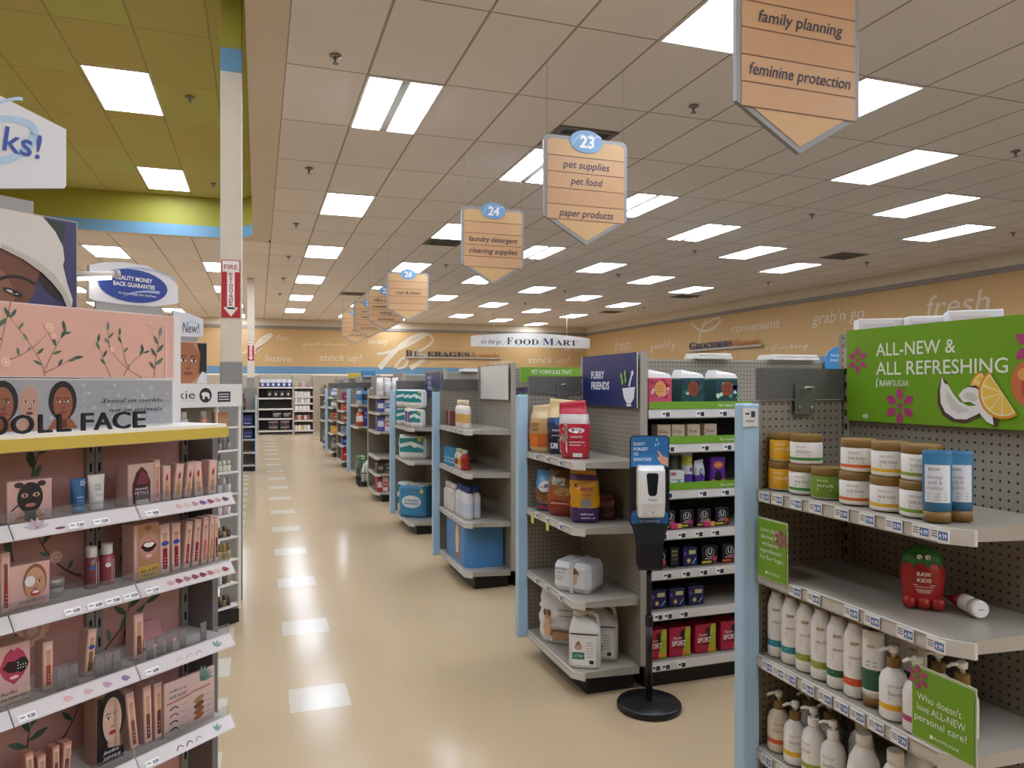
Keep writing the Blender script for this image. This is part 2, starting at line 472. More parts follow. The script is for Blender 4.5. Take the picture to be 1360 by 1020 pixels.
# painted words on the two walls
WP = M('#cfc3aa', .7)
def far(px, py):
    X, d = on_y(px, WY1); return X, zz(py, d)
def rgt(px, py):
    Y, d = on_x(px, WX1); return -Y, zz(py, d)
def paint_words(wallo, f, conv, words, strokes):
    for s, p0, p1, yb, yt, font in words:
        mb = MB(); A = Art(mb, f)
        a0, z0 = conv(p0, yb); a1, _ = conv(p1, yb); _, z1 = conv(p0, yt)
        A.text(s, a0, z0, abs(z1 - z0), WP, 4, w=(a1 - a0), font=font, shear=0.22 if font == 'sans' else 0.0)
        struct(mb.build('painted_word', wallo))
    mb = MB(); A = Art(mb, f)
    for si, (pts, w0, w1) in enumerate(strokes):
        q = [conv(*p) for p in pts]
        A.curve(q[0], q[1], q[2], w0*.7, w1*.7, WP, 8 + 6*si, 12)
    struct(mb.build('painted_swash', wallo))
paint_words(wb, fb, far, [
    ('fun', 367, 382, 452, 444, 'sans'), ('festive', 351, 386, 480, 471, 'sans'), ('stock up!', 424, 479, 479, 469.5, 'sans'),
    ('great selection', 402, 462, 458, 452, 'script'), ('variety', 488, 514, 456.5, 448.5, 'sans'), ('great selection', 572, 622, 482, 476.5, 'script'),
    ('variety', 649, 680, 484, 476.5, 'sans'), ('stock up!', 701, 755, 482, 473, 'sans'), ('variety', 748, 775, 466, 459, 'sans')],
    [([(501,470),(530,468),(566,444)], .12, .20), ([(566,444),(545,440),(504,489)], .14, .30), ([(566,443),(590,452),(546,472)], .12, .14),
     ([(546,472),(585,466),(545,489)], .1, .26), ([(524,489),(535,470),(541,478)], .12, .16), ([(541,478),(540,490),(527,489)], .16, .12),
     ([(322,469),(345,462),(361,444)], .08, .2), ([(361,444),(345,446),(336,468)], .12, .2), ([(336,468),(335,474),(348,462)], .1, .05)])
paint_words(wr, fr, rgt, [
    ('fresh', 816, 837, 466, 451, 'sans'), ('quality', 864, 897, 464, 446, 'script'), ('convenient', 971, 1035, 442, 430, 'sans'),
    ("grab'n go", 1079, 1147, 431, 414, 'sans'), ('fresh', 1228, 1312, 423, 392, 'sans'), ('refreshing', 1017, 1074, 465, 454, 'script'), ('fresh', 944, 966, 475, 466, 'sans')],
    [([(918,428),(935,452),(957,427)], .10, .12), ([(957,427),(958,415),(935,432)], .10, .08), ([(938,424),(925,450),(930,470)], .10, .12)])

# steel columns between floor and ceiling
def column(name, cx, cy, w, top, banded):
    mb = MB(); h = w/2
    segs = [(0, 1.83, M('#8c8a86', .5), .004), (1.83, CZ if banded else top, M('#d8cdbb', .5), 0)]
    if banded: segs += [(CZ, CZ + .18, BLUE, .001), (CZ + .18, top, GW, 0)]
    for z0, z1, m, e in segs: mb.box(cx-h-e, cx+h+e, cy-h-e, cy+h+e, z0, z1, m, .004)
    return struct(mb.build(name))
column('column_near', -0.196, 6.14, .155, GZ, True)
column('column_far', -0.156, 17.6, .155, CZ, False)
RED = M('#b5262a', .45)
def arrow_sign(cx, fy, z0, z1, label):
    w = .135; hgt = z1 - z0
    t = empty('fire_extinguisher_sign', label, 'sign', (cx, fy, z0))
    mb = MB(); mb.box(-w/2, w/2, -.004, 0, 0, hgt, RED); mb.build('plate', t)
    mb = MB(); A = Art(mb, front(-.004)); Wm = M('#efe9e2', .5)
    A.rect(-w*.45, w*.45, hgt*.79, hgt*.985, Wm, 1); A.rect(-w*.20, w*.20, hgt*.15, hgt*.80, Wm, 1)
    A.poly([(-w*.4, hgt*.18), (0, hgt*.02), (w*.4, hgt*.18)], Wm, 1)
    A.text('FIRE', 0, hgt*.835, hgt*.085, RED, 2, 'c', w=w*.72, bold=.01)
    for i, ch in enumerate('EXTINGUISHER'): A.text(ch, 0, hgt*(.735 - i*.048), hgt*.038, RED, 2, 'c', w=w*(.2 if ch != 'I' else .05), bold=.035)
    mb.build('lettering', t)
X, d = on_y(310, 6.05)
arrow_sign(-.198, 6.14 - .078, zz(422, d), zz(345, d), 'red and white fire extinguisher arrow sign on the near beige column')
X, d = on_y(333, 17.5)
arrow_sign(-.156, 17.6 - .078, zz(479, d), zz(453, d), 'small red fire extinguisher arrow sign on the distant column')

# ------------------------------------------------------------------ ceiling lights
LAMPM = M('#e5efff', .5, 0, LAMP)
TUBEM = M('#f0f6ff', .5, 0, LAMP * 1.6)
FRAMEM = M('#e6e0d8', .5)
def troffer(x, y, z, label, tubes, group):
    t = empty('ceiling_light', label, 'ceiling light', (x, y, z), 0, group)
    mb = MB(); a, b = .285, .59; w = .018
    for x0, x1, y0, y1 in ((-a-w,-a,-b-w,b+w),(a,a+w,-b-w,b+w),(-a,a,-b-w,-b),(-a,a,b,b+w)): mb.box(x0, x1, y0, y1, -.012, -.002, FRAMEM)
    if tubes: mb.box(-.035, .035, -b, b, -.013, -.004, M('#9a948c', .4))
    mb.build('frame', t)
    mb = MB(); mb.box(-a, a, -b, b, -.009, -.003, LAMPM); mb.build('diffuser', t)
    if tubes:
        for xx in (-.19, -.09, .09, .19):
            mb = MB(); mb.tube([(xx, -b+.06, -.02), (xx, b-.06, -.02)], .012, TUBEM); mb.build('lamp_tube', t)
ROWS = [(-4, 'fourth light row left of the near column'), (-3, 'third light row left of the near column'), (-2, 'second light row left of the near column'), (-1, 'first light row left of the near column'),
        (0, 'light row over the main aisle'), (1, 'first light row right of the aisle one'), (2, 'second light row right of the aisle one'),
        (3, 'third light row right of the aisle one'), (4, 'fourth light row right of the aisle one'), (5, 'light row nearest the right wall')]
tubed = {(0, 6.38), (1, 7.6), (2, 8.82), (3, 10.04), (2, 12.48)}
for r, rowname in ROWS:
    x = 1.105 + 1.83*r
    y0 = 6.38 + 1.22*(r % 3)
    while y0 - 3.66 > -12.5: y0 -= 3.66
    k = 0
    while y0 < 27.2:
        inside = x < BX and y0 < BY + .6
        if not inside:
            fwd = x*SA + y0*CA
            s = (x*CA - y0*SA)/fwd if fwd > .3 else 9
            vis = fwd > .5 and abs(s) < .70 and (2.4*F/fwd) < HZ
            if vis:
                lab = 'ceiling light panel, %s from camera in the %s' % (ORD[k], rowname); k += 1
                troffer(x, y0, CZ, lab, any(q == r and abs(y0 - yy) < .1 for q, yy in tubed), 'ceiling lights of the grey ceiling')
            else:
                troffer(x, y0, CZ, 'white ceiling light panel behind or beside the camera', False, 'ceiling lights out of view')
        y0 += 3.66
for i, (x, y) in enumerate(((-1.3, 8.55), (-1.3, 12.0), (-1.3, 4.9), (-3.75, 4.9), (-3.75, 8.55), (-1.3, 1.5), (-3.75, 1.5))):
    troffer(x, y, GZ, ('nearer white light panel in the green ceiling', 'farther white light panel in the green ceiling by its end wall')[i] if i < 2 else 'light panel in the green ceiling out of view', False,
            'lights of the green ceiling' if i < 2 else 'ceiling lights out of view')
# sprinklers and vents
SPR = M('#8d8880', .3, .8)
def sprinkler(x, y, z, label):
    t = empty('fire_sprinkler', label, 'sprinkler', (x, y, z), 0, 'fire sprinklers in the ceiling')
    mb = MB(); mb.lathe([(.045, -.004), (.045, -.012), (.02, -.022)], SPR, 14); mb.build('escutcheon', t)
    mb = MB(); mb.lathe([(.012, -.02), (.012, -.045), (.006, -.05), (.006, -.06)], SPR, 8)
    mb.lathe([(.024, -.061), (.024, -.064)], SPR, 10); mb.build('nozzle', t)
for ci, x in enumerate((.53, 3.53, 7.33, 11.2)):
    k = 0
    for j in range(6):
        y = 5.51 + 2.95*j
        fwd = x*SA + y*CA; s = (x*CA - y*SA)/fwd
        if s < .68:
            sprinkler(x, y, CZ, 'small metal fire sprinkler, %s from the camera in the %s' % (ORD[k], ('row beside the plaster border', 'row between signs and right side', 'row toward the right wall', 'row nearest the right wall')[ci])); k += 1
sprinkler(-.68, 8.48, GZ, 'nearer fire sprinkler in the green ceiling')
sprinkler(-.64, 12.0, GZ, 'farther fire sprinkler in the green ceiling')
def vent(px, py, label):
    v = py - HZ; d = -F*2.4/v; rx, ry = ray(px); x, y = d*rx, d*ry
    x = .19 + .61*round((x - .19 - .305)/.61) + .305
    t = empty('ceiling_vent', label, 'vent', (x, y, CZ), 0, 'air vents in the ceiling')
    mb = MB(); mb.box(-.28, .28, -.28, .28, -.006, -.002, M('#2a2622', .6)); mb.build('backing', t)
    mb = MB(); fm = M('#6e655c', .5)
    for x0, x1, y0, y1 in ((-.3,-.24,-.3,.3),(.24,.3,-.3,.3),(-.24,.24,-.3,-.24),(-.24,.24,.24,.3)): mb.box(x0, x1, y0, y1, -.014, -.003, fm)
    mb.build('frame', t)
    for q in (-.1, .1):
        mb = MB(); mb.box(-.24, .24, q-.02, q+.02, -.012, -.005, fm); mb.build('slat', t)
for px, py, l in ((588, 321, 'dark square air vent behind the second nearest hanging aisle sign'), (472, 390, 'dark air vent left of the farthest hanging aisle signs'), (900, 393, 'dark air vent halfway to the right wall'),
                  (1137, 341, 'air vent with pale centre near the right wall'), (806, 414, 'small dark air vent far back on the right'), (741, 181, 'dark air vent right behind the top of the sign numbered 23')):
    vent(px, py, l)

# ------------------------------------------------------------------ hanging aisle signs
GREYF = M('#8e8b88', .4)
def aisle_sign(y, num, lines, label, x=2.32, zt=3.50, rows=4):
    w, h = .68, .32 + .12*rows
    t = empty('aisle_sign', label, 'aisle sign', (x, y, zt - h), 0, 'hanging aisle signs')
    tip, sh, c = 0.0, .20, .04
    def outl(k): return [(-w/2+k, h-c-k*.4), (-w/2+k, sh+k*.6), (0, tip+k*1.15), (w/2-k, sh+k*.6), (w/2-k, h-c-k*.4), (w/2-k-c*.3, h-k-c*.3), (w/2-k-c, h-k), (-w/2+k+c, h-k), (-w/2+k+c*.3, h-k-c*.3)]
    mb = MB(); mb.slab(front(-.012), outl(0), .024, GREYF); mb.build('frame', t)
    mb = MB(); A = Art(mb, front(-.014)); cols = ('#c9a26c', '#c4986c', '#c29668', '#c09266', '#c4986c')
    A.poly(outl(.026), M('#c8a06c', .5), 1)
    bands = [h-.15-.12*i for i in range(rows)] + [.18]
    for i in range(rows): A.rect(-w/2+.026, w/2-.026, bands[i+1], bands[i], M(cols[i % 4 + 1], .5), 2)
    for b in bands: A.rect(-w/2+.026, w/2-.026, b-.003, b+.003, M('#6e4a2c', .6), 3)
    mb.build('panel', t)
    for row, s in lines:
        mb = MB(); A = Art(mb, front(-.0165))
        A.text(s, 0, h - .15 - .12*row - .085, .056, M('#272a3e', .5), 2, 'c', shear=.22, bold=.006, w=min(.56, .031*len(s)))
        mb.build('lettering', t)
    if num:
        mb = MB(); el = [(.135*math.cos(2*math.pi*i/24), h - .03 + .085*math.sin(2*math.pi*i/24)) for i in range(24)]
        mb.slab(front(-.020), el, .006, M('#6f97ba', .45)); A = Art(mb, front(-.020))
        for q in (-.07, 0, .06): A.curve((q-.05, h-.07), (q+.03, h+.06), (q+.06, h-.0), .006, .012, M('#a9c3da', .5), 1, 8)
        A.text(num, 0, h - .075, .09, M('#e8e8ea', .5), 3, 'c', shear=.1, bold=.03)
        mb.build('number_badge', t)
    for s in (-1, 1):
        mb = MB(); mb.tube([(s*.31, 0, h-.02), (s*.31, 0, CZ - (zt - h) - .002)], .0016, M('#9a9690', .3, .6), 5); mb.build('wire', t)
aisle_sign(2.78, '22', [(1, 'family planning'), (3, 'feminine protection')], 'nearest hanging aisle sign reading feminine protection', x=2.33, zt=3.625, rows=5)
aisle_sign(5.08, '23', [(0, 'pet supplies'), (1, 'pet food'), (3, 'paper products')], 'hanging aisle sign numbered 23 reading pet supplies')
aisle_sign(7.40, '24', [(1, 'laundry detergent'), (2, 'cleaning supplies')], 'hanging aisle sign numbered 24 reading laundry detergent')
aisle_sign(12.05, '26', [(1, 'cups & plates')], 'hanging aisle sign numbered 26 reading cups & plates')
aisle_sign(14.3, '27', [(0, 'office supplies'), (1, 'computer supplies'), (2, 'mailing'), (3, 'stationery')], 'aisle sign right behind the one numbered 26')
aisle_sign(16.6, '28', [(0, 'convenience'), (1, 'ready meals'), (3, 'canned foods')], 'second farthest hanging aisle sign')
aisle_sign(19.0, '29', [(2, 'snacks'), (3, 'multi-packs')], 'farthest hanging aisle sign, leftmost in the picture')
# long hanging department sign
X0, d0 = on_y(625, 23.4); X1, d1 = on_y(783, 23.4)
zb = zz(460, d0); zt = zz(446, d0); W_ = X1 - X0
t = empty('department_sign', 'long white hanging sign reading on the go FOOD MART', 'sign', ((X0+X1)/2, 23.4, zb))
pts = [(-W_/2, 0), (W_/2, 0), (W_/2, zt-zb)] + [(W_/2 - W_*i/12, (zt-zb) + .13*math.sin(math.pi*i/12)) for i in range(1, 12)] + [(-W_/2, zt-zb)]
mb = MB(); mb.slab(front(-.03), pts, .06, M('#d6d2ca', .5), M('#a9a59d', .5))
A = Art(mb, front(-.03))
for i in range(9): A.line([(-W_*.45 + i*W_*.1, .04), (-W_*.38 + i*W_*.1, zt-zb-.02)], .03, M('#b9bfc6', .5), 1)
mb.build('board', t)
for grp in ([('on the go', -.42, .1, .16, '#2b2d3c', .16, 'sans')], [('F', -.21, .09, .34, '#2b2a33', .05, 'serif')], [('OOD', -.145, .09, .27, '#2b2a33', .20, 'serif')], [('M', .09, .09, .34, '#262a55', .095, 'serif')], [('ART', .195, .09, .27, '#2b2a33', .19, 'serif')]):
    mb = MB(); A = Art(mb, front(-.033))
    for s, a, b, hh, cc_, ww, ft in grp: A.text(s, W_*a, b, hh, M(cc_, .5), 2, w=W_*ww, font=ft, shear=.2 if ft == 'sans' else 0)
    mb.build('lettering', t)
for q in (-.32, .30):
    mb = MB(); mb.tube([(W_*q, 0, .3), (W_*q, 0, CZ - zb - .002)], .008, M('#b8b0a4', .4), 6); mb.build('hanger', t)
# raised letters on ledges on the walls
def ledge_letters(name, label, f, a0, a1, z0, hgt, parts):
    t = empty(name, label, 'sign', f(a0, z0, .06))
    org = f(a0, z0, .06)
    g = lambda a, b, h: tuple(p - o for p, o in zip(f(a, b, h), org))
    mb = MB(); mb.slab(lambda a, b, h: g(a, b, h + .10), [(a0, z0-.06), (a1, z0-.06), (a1, z0), (a0, z0)], .09, M('#a89c8c', .5)); mb.build('ledge', t)
    for s, q0, q1, colr, font, hh, sh in parts:
        vs, fs, w = text_geo(s, font, .004)
        mb = MB(); kx = (q1-q0)*(a1-a0)/w; ky = hgt*hh/CAPH[font]
        for dep in (.078, .064):
            mb.raw([g(a0 + q0*(a1-a0) + x*kx + sh*y*ky, z0 + .01 + y*ky, dep) for x, y in vs], fs if dep > .07 else [tuple(reversed(q)) for q in fs], M(colr, .45))
        mb.build('raised_letters', t)
Xa, da = on_y(538, WY1); Xb, db = on_y(665, WY1)
ledge_letters('wall_sign', 'raised wall letters reading BEVERAGES & snacks on a ledge', fb, Xa, Xb, zz(473.5, da), .36,
              [('B', 0, .07, '#2b2a33', 'serif', 1, 0), ('E', .085, .135, '#2b2a33', 'serif', .8, 0), ('V', .145, .205, '#c3b399', 'serif', .8, 0), ('ERAGES', .22, .66, '#2b2a33', 'serif', .8, 0), ('& snacks', .68, .98, '#b06a20', 'serifit', .75, 0)])
Ya, da = on_x(918, WX1); Yb, db = on_x(1015, WX1)
ledge_letters('wall_sign', 'raised wall letters reading GROCERIES & more on the right wall', fr, -Ya, -Yb, zz(465, da), .30,
              [('G', 0, .10, '#23284a', 'serif', 1.1, 0), ('ROCERIES', .105, .62, '#23284a', 'serif', .85, 0), ('& more.', .65, .98, '#b5671c', 'serifit', .9, 0)])

# ------------------------------------------------------------------ gondola rows and the end displays facing the aisle
STEEL, STEELD, RAILM = M('#a19b90', .4), M('#5c5a57', .5), M('#c9c4ba', .4)
POSTB, KICK = M('#a5c5dc', .45), M('#141210', .5)
SHELFM = M('#a09a8e', .28)
PEGX, PEGY = peg_mat('x'), peg_mat('y')
FX, BKX = 1.58, 1.95
TAGW, TAGB = M('#e4e2de', .5), M('#3f6fa8', .5)
def tags(shelf, z, y_list, price=None, x=FX):
    for i, y in enumerate(y_list):
        mb = MB(); mb.box(x-.0185, x-.016, y-.026, y+.026, z-.034, z-.002, TAGW)
        A = Art(mb, west(x-.0185, y, z))
        A.rect(-.002, .024, -.028, -.008, TAGB, 1)
        if price:
            A.text(price[i % len(price)], .0, -.024, .012, M('#f2f2f2', .5), 2, w=.022, bold=.02)
            for q in (-.010, -.016, -.022): A.line([(-.022, q), (-.005, q)], .0022, INK, 1)
        else: A.line([(-.020, -.014), (-.006, -.014)], .005, INK, 1)
        mb.build('price_tag', shelf, off=shelf_off(shelf))
_off = {}
def shelf_off(o): return _off[o.name]
def endcap(Yn, Yf, shelves, label, blue=True, header=True, tagdef=None):
    t = empty('endcap_display', label, 'shelf display', (BKX, Yn, 0), 0, 'end displays along the main aisle')
    off = (BKX, Yn, 0)
    def b(mb, name, parent=t):
        o = mb.build(name, parent, off=off); _off[o.name] = off; return o
    mb = MB(); mb.box(BKX, BKX+.03, Yn, Yf+.03, .14, 1.83, PEGY); mb.box(BKX-.004, BKX+.036, Yn-.012, Yn, .14, 1.835, STEEL); b(mb, 'back_panel')
    mb = MB(); mb.box(FX, BKX, Yf, Yf+.025, .14, 1.60, PEGX); b(mb, 'side_panel')
    if header:
        mb = MB(); mb.box(FX+.01, BKX, Yf-.012, Yf+.02, 1.602, 1.708, STEELD); b(mb, 'header_panel')
    mb = MB()
    if blue: mb.box(FX-.07, FX-.002, Yf-.02, Yf+.03, .10, 1.59, POSTB, .006); b(mb, 'corner_post')
    else: mb.box(FX-.02, FX-.002, Yf-.02, Yf+.03, .10, 1.59, STEEL); b(mb, 'corner_post')
    mb = MB(); mb.box(BKX-.012, BKX-.001, Yf-.03, Yf-.004, .16, 1.78, STEEL)
    for i in range(32):
        z = .2 + i*.048
        mb.box(BKX-.0135, BKX-.012, Yf-.022, Yf-.012, z, z+.022, BLACK)
    b(mb, 'upright')
    mb = MB(); mb.box(FX+.08, BKX-.01, Yn+.06, Yf-.02, .0, .11, KICK); b(mb, 'kick_base')
    outs = []
    for si, z in enumerate(shelves):
        mb = MB(); c = .055
        pts = [(FX, Yn+c), (FX+c*.8, Yn), (BKX-.002, Yn+.005), (BKX-.002, Yf-.002), (FX, Yf-.002)]
        mb.prism(pts, z-.022, z, SHELFM)
        mb.loops([[(BKX-.004, Yn+.005, z-.045), (FX+c*.8, Yn, z-.03), (FX+c*.8, Yn, z-.021), (BKX-.004, Yn+.005, z-.021)],
                  [(BKX-.004, Yn+.011, z-.045), (FX+c*.8, Yn+.006, z-.03), (FX+c*.8, Yn+.006, z-.021), (BKX-.004, Yn+.011, z-.021)]], STEEL)
        s = b(mb, 'shelf')
        mb = MB(); mb.box(FX-.012, FX-.001, Yn+c, Yf-.004, z-.038, z-.0008, RAILM)
        mb.box(FX-.016, FX-.012, Yn+c, Yf-.004, z-.038, z-.034, STEEL); mb.box(FX-.016, FX-.012, Yn+c, Yf-.004, z-.006, z-.0008, STEEL)
        mb.loops([[(FX-.012, Yn+c, z-.04), (FX-.001, Yn+c, z-.04), (FX-.001, Yn+c, z-.0008), (FX-.012, Yn+c, z-.0008)],
                  [(FX+c*.8-.01, Yn-.006, z-.04), (FX+c*.8, Yn-.006, z-.04), (FX+c*.8, Yn-.006, z-.0008), (FX+c*.8-.01, Yn-.006, z-.0008)]], RAILM)
        b(mb, 'price_rail', s)
        if tagdef and si in tagdef: tags(s, z, *tagdef[si])
        outs.append(s)
    mb = MB(); mb.lathe([(.02, 0), (.02, .02), (.012, .022), (.012, .14)], KICK, 8, (FX+.12, Yn+.10, 0)); b(mb, 'foot')
    return t
YN = [1.32, 3.56, 5.72, 8.05, 10.50, 12.85, 15.15, 17.45, 19.75]
YF = [2.085, 4.32, 6.66, 8.99, 11.28, 13.60, 15.90, 18.20, 20.50]
def y0s(lst): return [on_x(p, FX)[0] for p in lst]
endcap(YN[0], YF[0], [.14, .449, .757, 1.035, 1.305], 'nearest grey pegboard end display with blue post, holding bath and body bottles',
       tagdef={4: (y0s([1021, 1038, 1063, 1089, 1124, 1158, 1194, 1230, 1255]), ['8.99', '8.99', '9.99', '8.99', '9.99', '9.99', '10.99', '4.99', '4.99']),
               3: (y0s([1062, 1087, 1137, 1165, 1209, 1250]), ['4.99']), 2: (y0s([1025, 1040, 1055, 1079, 1102, 1124, 1145, 1170, 1201]), ['8.99', '8.99', '7.99']),
               1: (y0s([1024, 1045, 1065]), ['7.99'])})
endcap(YN[1], YF[1], [.14, .51, .897, 1.245], 'grey end display of pet food bags and white jugs behind the sanitizer stand', tagdef={i: ([3.75, 3.95, 4.12],) for i in (1, 2, 3)})
endcap(YN[2], YF[2], [.147, .544, .94, 1.29], 'grey end display with a blank white sign and a blue tray at its foot', tagdef={i: ([5.9, 6.05, 6.2, 6.4, 6.55],) for i in (1, 2, 3)})
endcap(YN[3], YF[3], [.14, .81, 1.18], 'end display stacked with teal wrapped paper towel packs')
endcap(YN[4], YF[4], [.14, .40, .64, 1.00, 1.27, 1.50], 'end display with white bags on top and wrapped cloths, farther than the paper towels', blue=False, header=False)
endcap(YN[5], YF[5], [.14, .95, 1.32], 'end display with blue bottles and red tubs behind the wire bin')
endcap(YN[6], YF[6], [.14, .45, .68, .92, 1.15, 1.35], 'narrow looking end display of red, orange and blue packs', blue=False)
endcap(YN[7], YF[7], [.14, .55, .85, 1.15, 1.38], 'second farthest end display with a blue post')
endcap(YN[8], YF[8], [.14, .75, 1.10, 1.42], 'farthest end display of dark bottles near the back wall', blue=False, header=False)

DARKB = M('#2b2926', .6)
ROWLAB = ['nearest grey pegboard shelving row on the right', 'shelving row with white edged shelves of boxes behind the sanitizer stand', 'shelving row under the green pet formulas sign', 'fourth shelving row from the camera',
          'fifth shelving row from the camera', 'sixth shelving row from the camera', 'seventh shelving row from the camera', 'eighth shelving row from the camera', 'shelving row nearest the back wall']
R1Z = [.145, .42, .64, .855, 1.077, 1.33, 1.52]
for k in range(9):
    yn, x0, x1 = YN[k] + (-.01 if k == 1 else 0), BKX + .045, 11.3
    yc = yn + .40
    t = empty('gondola_shelving', ROWLAB[k], 'store shelving', (x0, yc, 0), 0, 'rows of shelving across the store'); off = (x0, yc, 0)
    mb = MB(); mb.box(x0, x1, yc, yc+.04, 1.45, 1.80, PEGX); mb.box(x0, x1, yc-.003, yc+.043, 1.795, 1.81, STEEL)
    mb.build('back_panel', t, off=off)
    mb = MB(); mb.box(x0, x1, yc+.001, yc+.039, .1, 1.45, DARKB); mb.build('lower_back_panel', t, off=off)  # dark panel; shade below the top shelf is also put into its colour
    mb = MB(); mb.box(x0, x1, yn+.05, yc+.36, 0, .105, KICK); mb.build('kick_base', t, off=off)
    zs = R1Z if k == 1 else [.17, .52, .83, 1.11, 1.43]
    for j, z in enumerate(zs):
        lipm = M('#d9d6d0', .4) if k in (1, 2) else RAILM
        mb = MB(); mb.box(x0, x1, yn+.006, yc-.001, z-.052, z-.045, STEEL)
        hh = .046
        mb.box(x0, x1, yn, yn+.006, z-hh, z-.045+.045, lipm)
        # the loaded deck sits level with the lip
        mb.box(x0, x1, yn+.006, yc-.001, z-.045, z-.003, SHELFM)
        s = mb.build('shelf', t, off=off)
        if k == 1:
            for px in ((871, 884, 905) if j < 2 else (880, 905, 928, 950) if j < 4 else (884, 930, 960)):
                xx, _ = on_y(px + 3*(j % 3), yn)
                if xx < 2.0: continue
                mb = MB(); mb.box(xx-.028, xx+.028, yn-.003, yn, z-.044, z-.010, M('#eeeeec', .5))
                A = Art(mb, front(yn-.003, xx, z)); A.rect(.0, .024, -.040, -.016, M('#2c3036', .5), 1); A.rect(-.02, -.004, -.029, -.019, INK, 1)
                mb.build('price_tag', s, off=off)
            if j in (4, 5, 6):
                mb = MB(); mb.box(x0, x1, yn-.004, yn-.001, z+.002, z+.042, M('#6fa022', .45)); A = Art(mb, front(yn-.004, 0, z))
                xx, _ = on_y(974, yn)
                A.text(('Get your', 'No more', 'No bleach')[j-4], xx, .012, .018, M('#dfe8cf', .5), 2, 'r')
                mb.build('green_edge_strip', s, off=off)
# steel bar with studs: small bracket plate on the nearest header
def bracket(Y, z, label, X=1.78):
    t = empty('sign_bracket', label, 'bracket', (X, Y, z))
    mb = MB(); mb.box(-.04, .04, -.006, 0, -.05, .05, M('#5f6058', .45)); mb.build('plate', t)
    for q in (-.025, .025):
        mb = MB(); mb.tube([(q, -.006, -.028), (q, -.012, -.028)], .006, M('#c9c9c4', .3, .8)); mb.build('bolt', t)
    mb = MB(); mb.tube([(-.018, -.006, .03), (-.012, -.03, .04), (.012, -.03, .04), (.02, -.006, .034)], .004, M('#b9b9b4', .3, .8)); mb.build('wing_nut', t)
X, d = on_y(1064, YF[0]); bracket(YF[0]-.0135, zz(530, d), 'small grey bolted bracket plate on the nearest end display header', X)
X, d = on_y(745, YF[1]); bracket(YF[1]-.0135, zz(519, d), 'small wing nut bracket on the pet food display header', X)

# ------------------------------------------------------------------ builders for goods
PI = math.pi
def box_item(name, label, cat, p, size, colr, rot=0.0, art=None, group=None, rough=.45, tilt=0.0, c=.003, top=None):
    w, d, h = size
    mb = MB(); m = M(colr, rough)
    mb.box(-w/2, w/2, -d/2, d/2, 0, h, m, c)
    if top: mb.box(-w/2+.002, w/2-.002, -d/2+.002, d/2-.002, h, h+.0012, M(top, rough))
    if art: art(Art(mb, front(-d/2)), w, h)
    lift = abs(math.sin(tilt))*w/2
    o = mb.build(name, None, (p[0], p[1], p[2] + lift + .0008), (0, tilt, rot))
    return tag(o, label, cat, group)
def bottle(name, label, cat, p, parts, rot=0.0, group=None, sy=1.0):
    """parts: (part name, profile, material or list, art function or None, art radius, n)"""
    t = empty(name, label, cat, (p[0], p[1], p[2] + .0008), rot, group)
    for q in parts:
        nm, prof, m = q[0], q[1], q[2]
        mb = MB(); mb.lathe(prof, m, 22, (0, 0, 0), 1.0, sy)
        if len(q) > 3 and q[3]: q[3](Art(mb, cylmap(q[4], 0, sy)))
        mb.build(nm, t)
    return t
def bag(name, label, cat, p, size, colfn, rot=0.0, group=None, lean=0.0, art=None, seal=.10, n=24, m=18, seed=1, wr=.14, gus=2.5, topw=.9):
    w, d, h = size; rnd = random.Random(seed); rings = []
    def half(t):
        a = w/2*(.93 + .07*math.sin(min(t, .9)*PI))*(1 - (1-topw)*max(0, (t-.6)/.4)**1.5); b = d/2
        if t > 1 - seal: b = .004 + .006*(1 - t)/seal
        elif t > .55: b = d/2*(1 - ((t - .55)/(.45 - seal))**1.6*.93)
        if t < .06: b *= .9; a *= .96
        return a, max(b, .004)
    for j in range(m + 1):
        t = j/m; a, b = half(t); r = []
        for i in range(n):
            th = 2*PI*i/n; c, s = math.cos(th), math.sin(th)
            x = a*math.copysign(abs(c)**(2/gus), c); y = b*math.copysign(abs(s)**(2/gus), s)
            k = 1 + (rnd.random() - .5)*2*wr if .08 < t < .95 else 1
            r.append((x*(1 + (k-1)*.4) + (lean*1.5*max(0, t-.6) if t > .6 else 0), y*k + lean*t*t, t*h*(1 - .05*(x/(w/2))*(1 if seed % 2 else -1)*max(0, t-.8)*3)))
        rings.append(r)
    mb = MB(); mb.loops(rings, None, True, True, True, lambda i, j: colfn(((i + .5)/n*2*PI), (j + .5)/m))
    if art:
        def f(a, b, hh):
            t = min(max(b/h, 0), 1); A_, B_ = half(t); q = min(abs(a)/A_, .98)
            return (a, -B_*(1 - q**gus)**(1/gus)*(1 + wr*.6) - hh*2 - .001 + lean*t*t, b)
        art(Art(mb, f), w, h)
    o = mb.build(name, None, (p[0], p[1], p[2] + .0008), rot)
    return tag(o, label, cat, group)
def pos(Y, X, z): return (X, Y, z)
WOOD, WOODD = M('#7f6029', .5), M('#5f451f', .5)
PWH = M('#e9e6e0', .3)
GINK = M('#8f8a84', .5)

# ------------------------------------------------------------------ printed header signs on the end displays
def header_sign(name, label, f, w, h, bg, t=.006, draw=None, group=None):
    e = empty(name, label, 'sign', f(0, 0, 0)); org = f(0, 0, 0)
    g = lambda a, b, hh: tuple(p - o for p, o in zip(f(a, b, hh), org))
    mb = MB(); mb.slab(g, [(0,0),(w,0),(w,h),(0,h)], t, M(bg, .35), M('#d8d8d4', .4)); mb.build('board', e)
    if draw: draw(g, e)
    return e
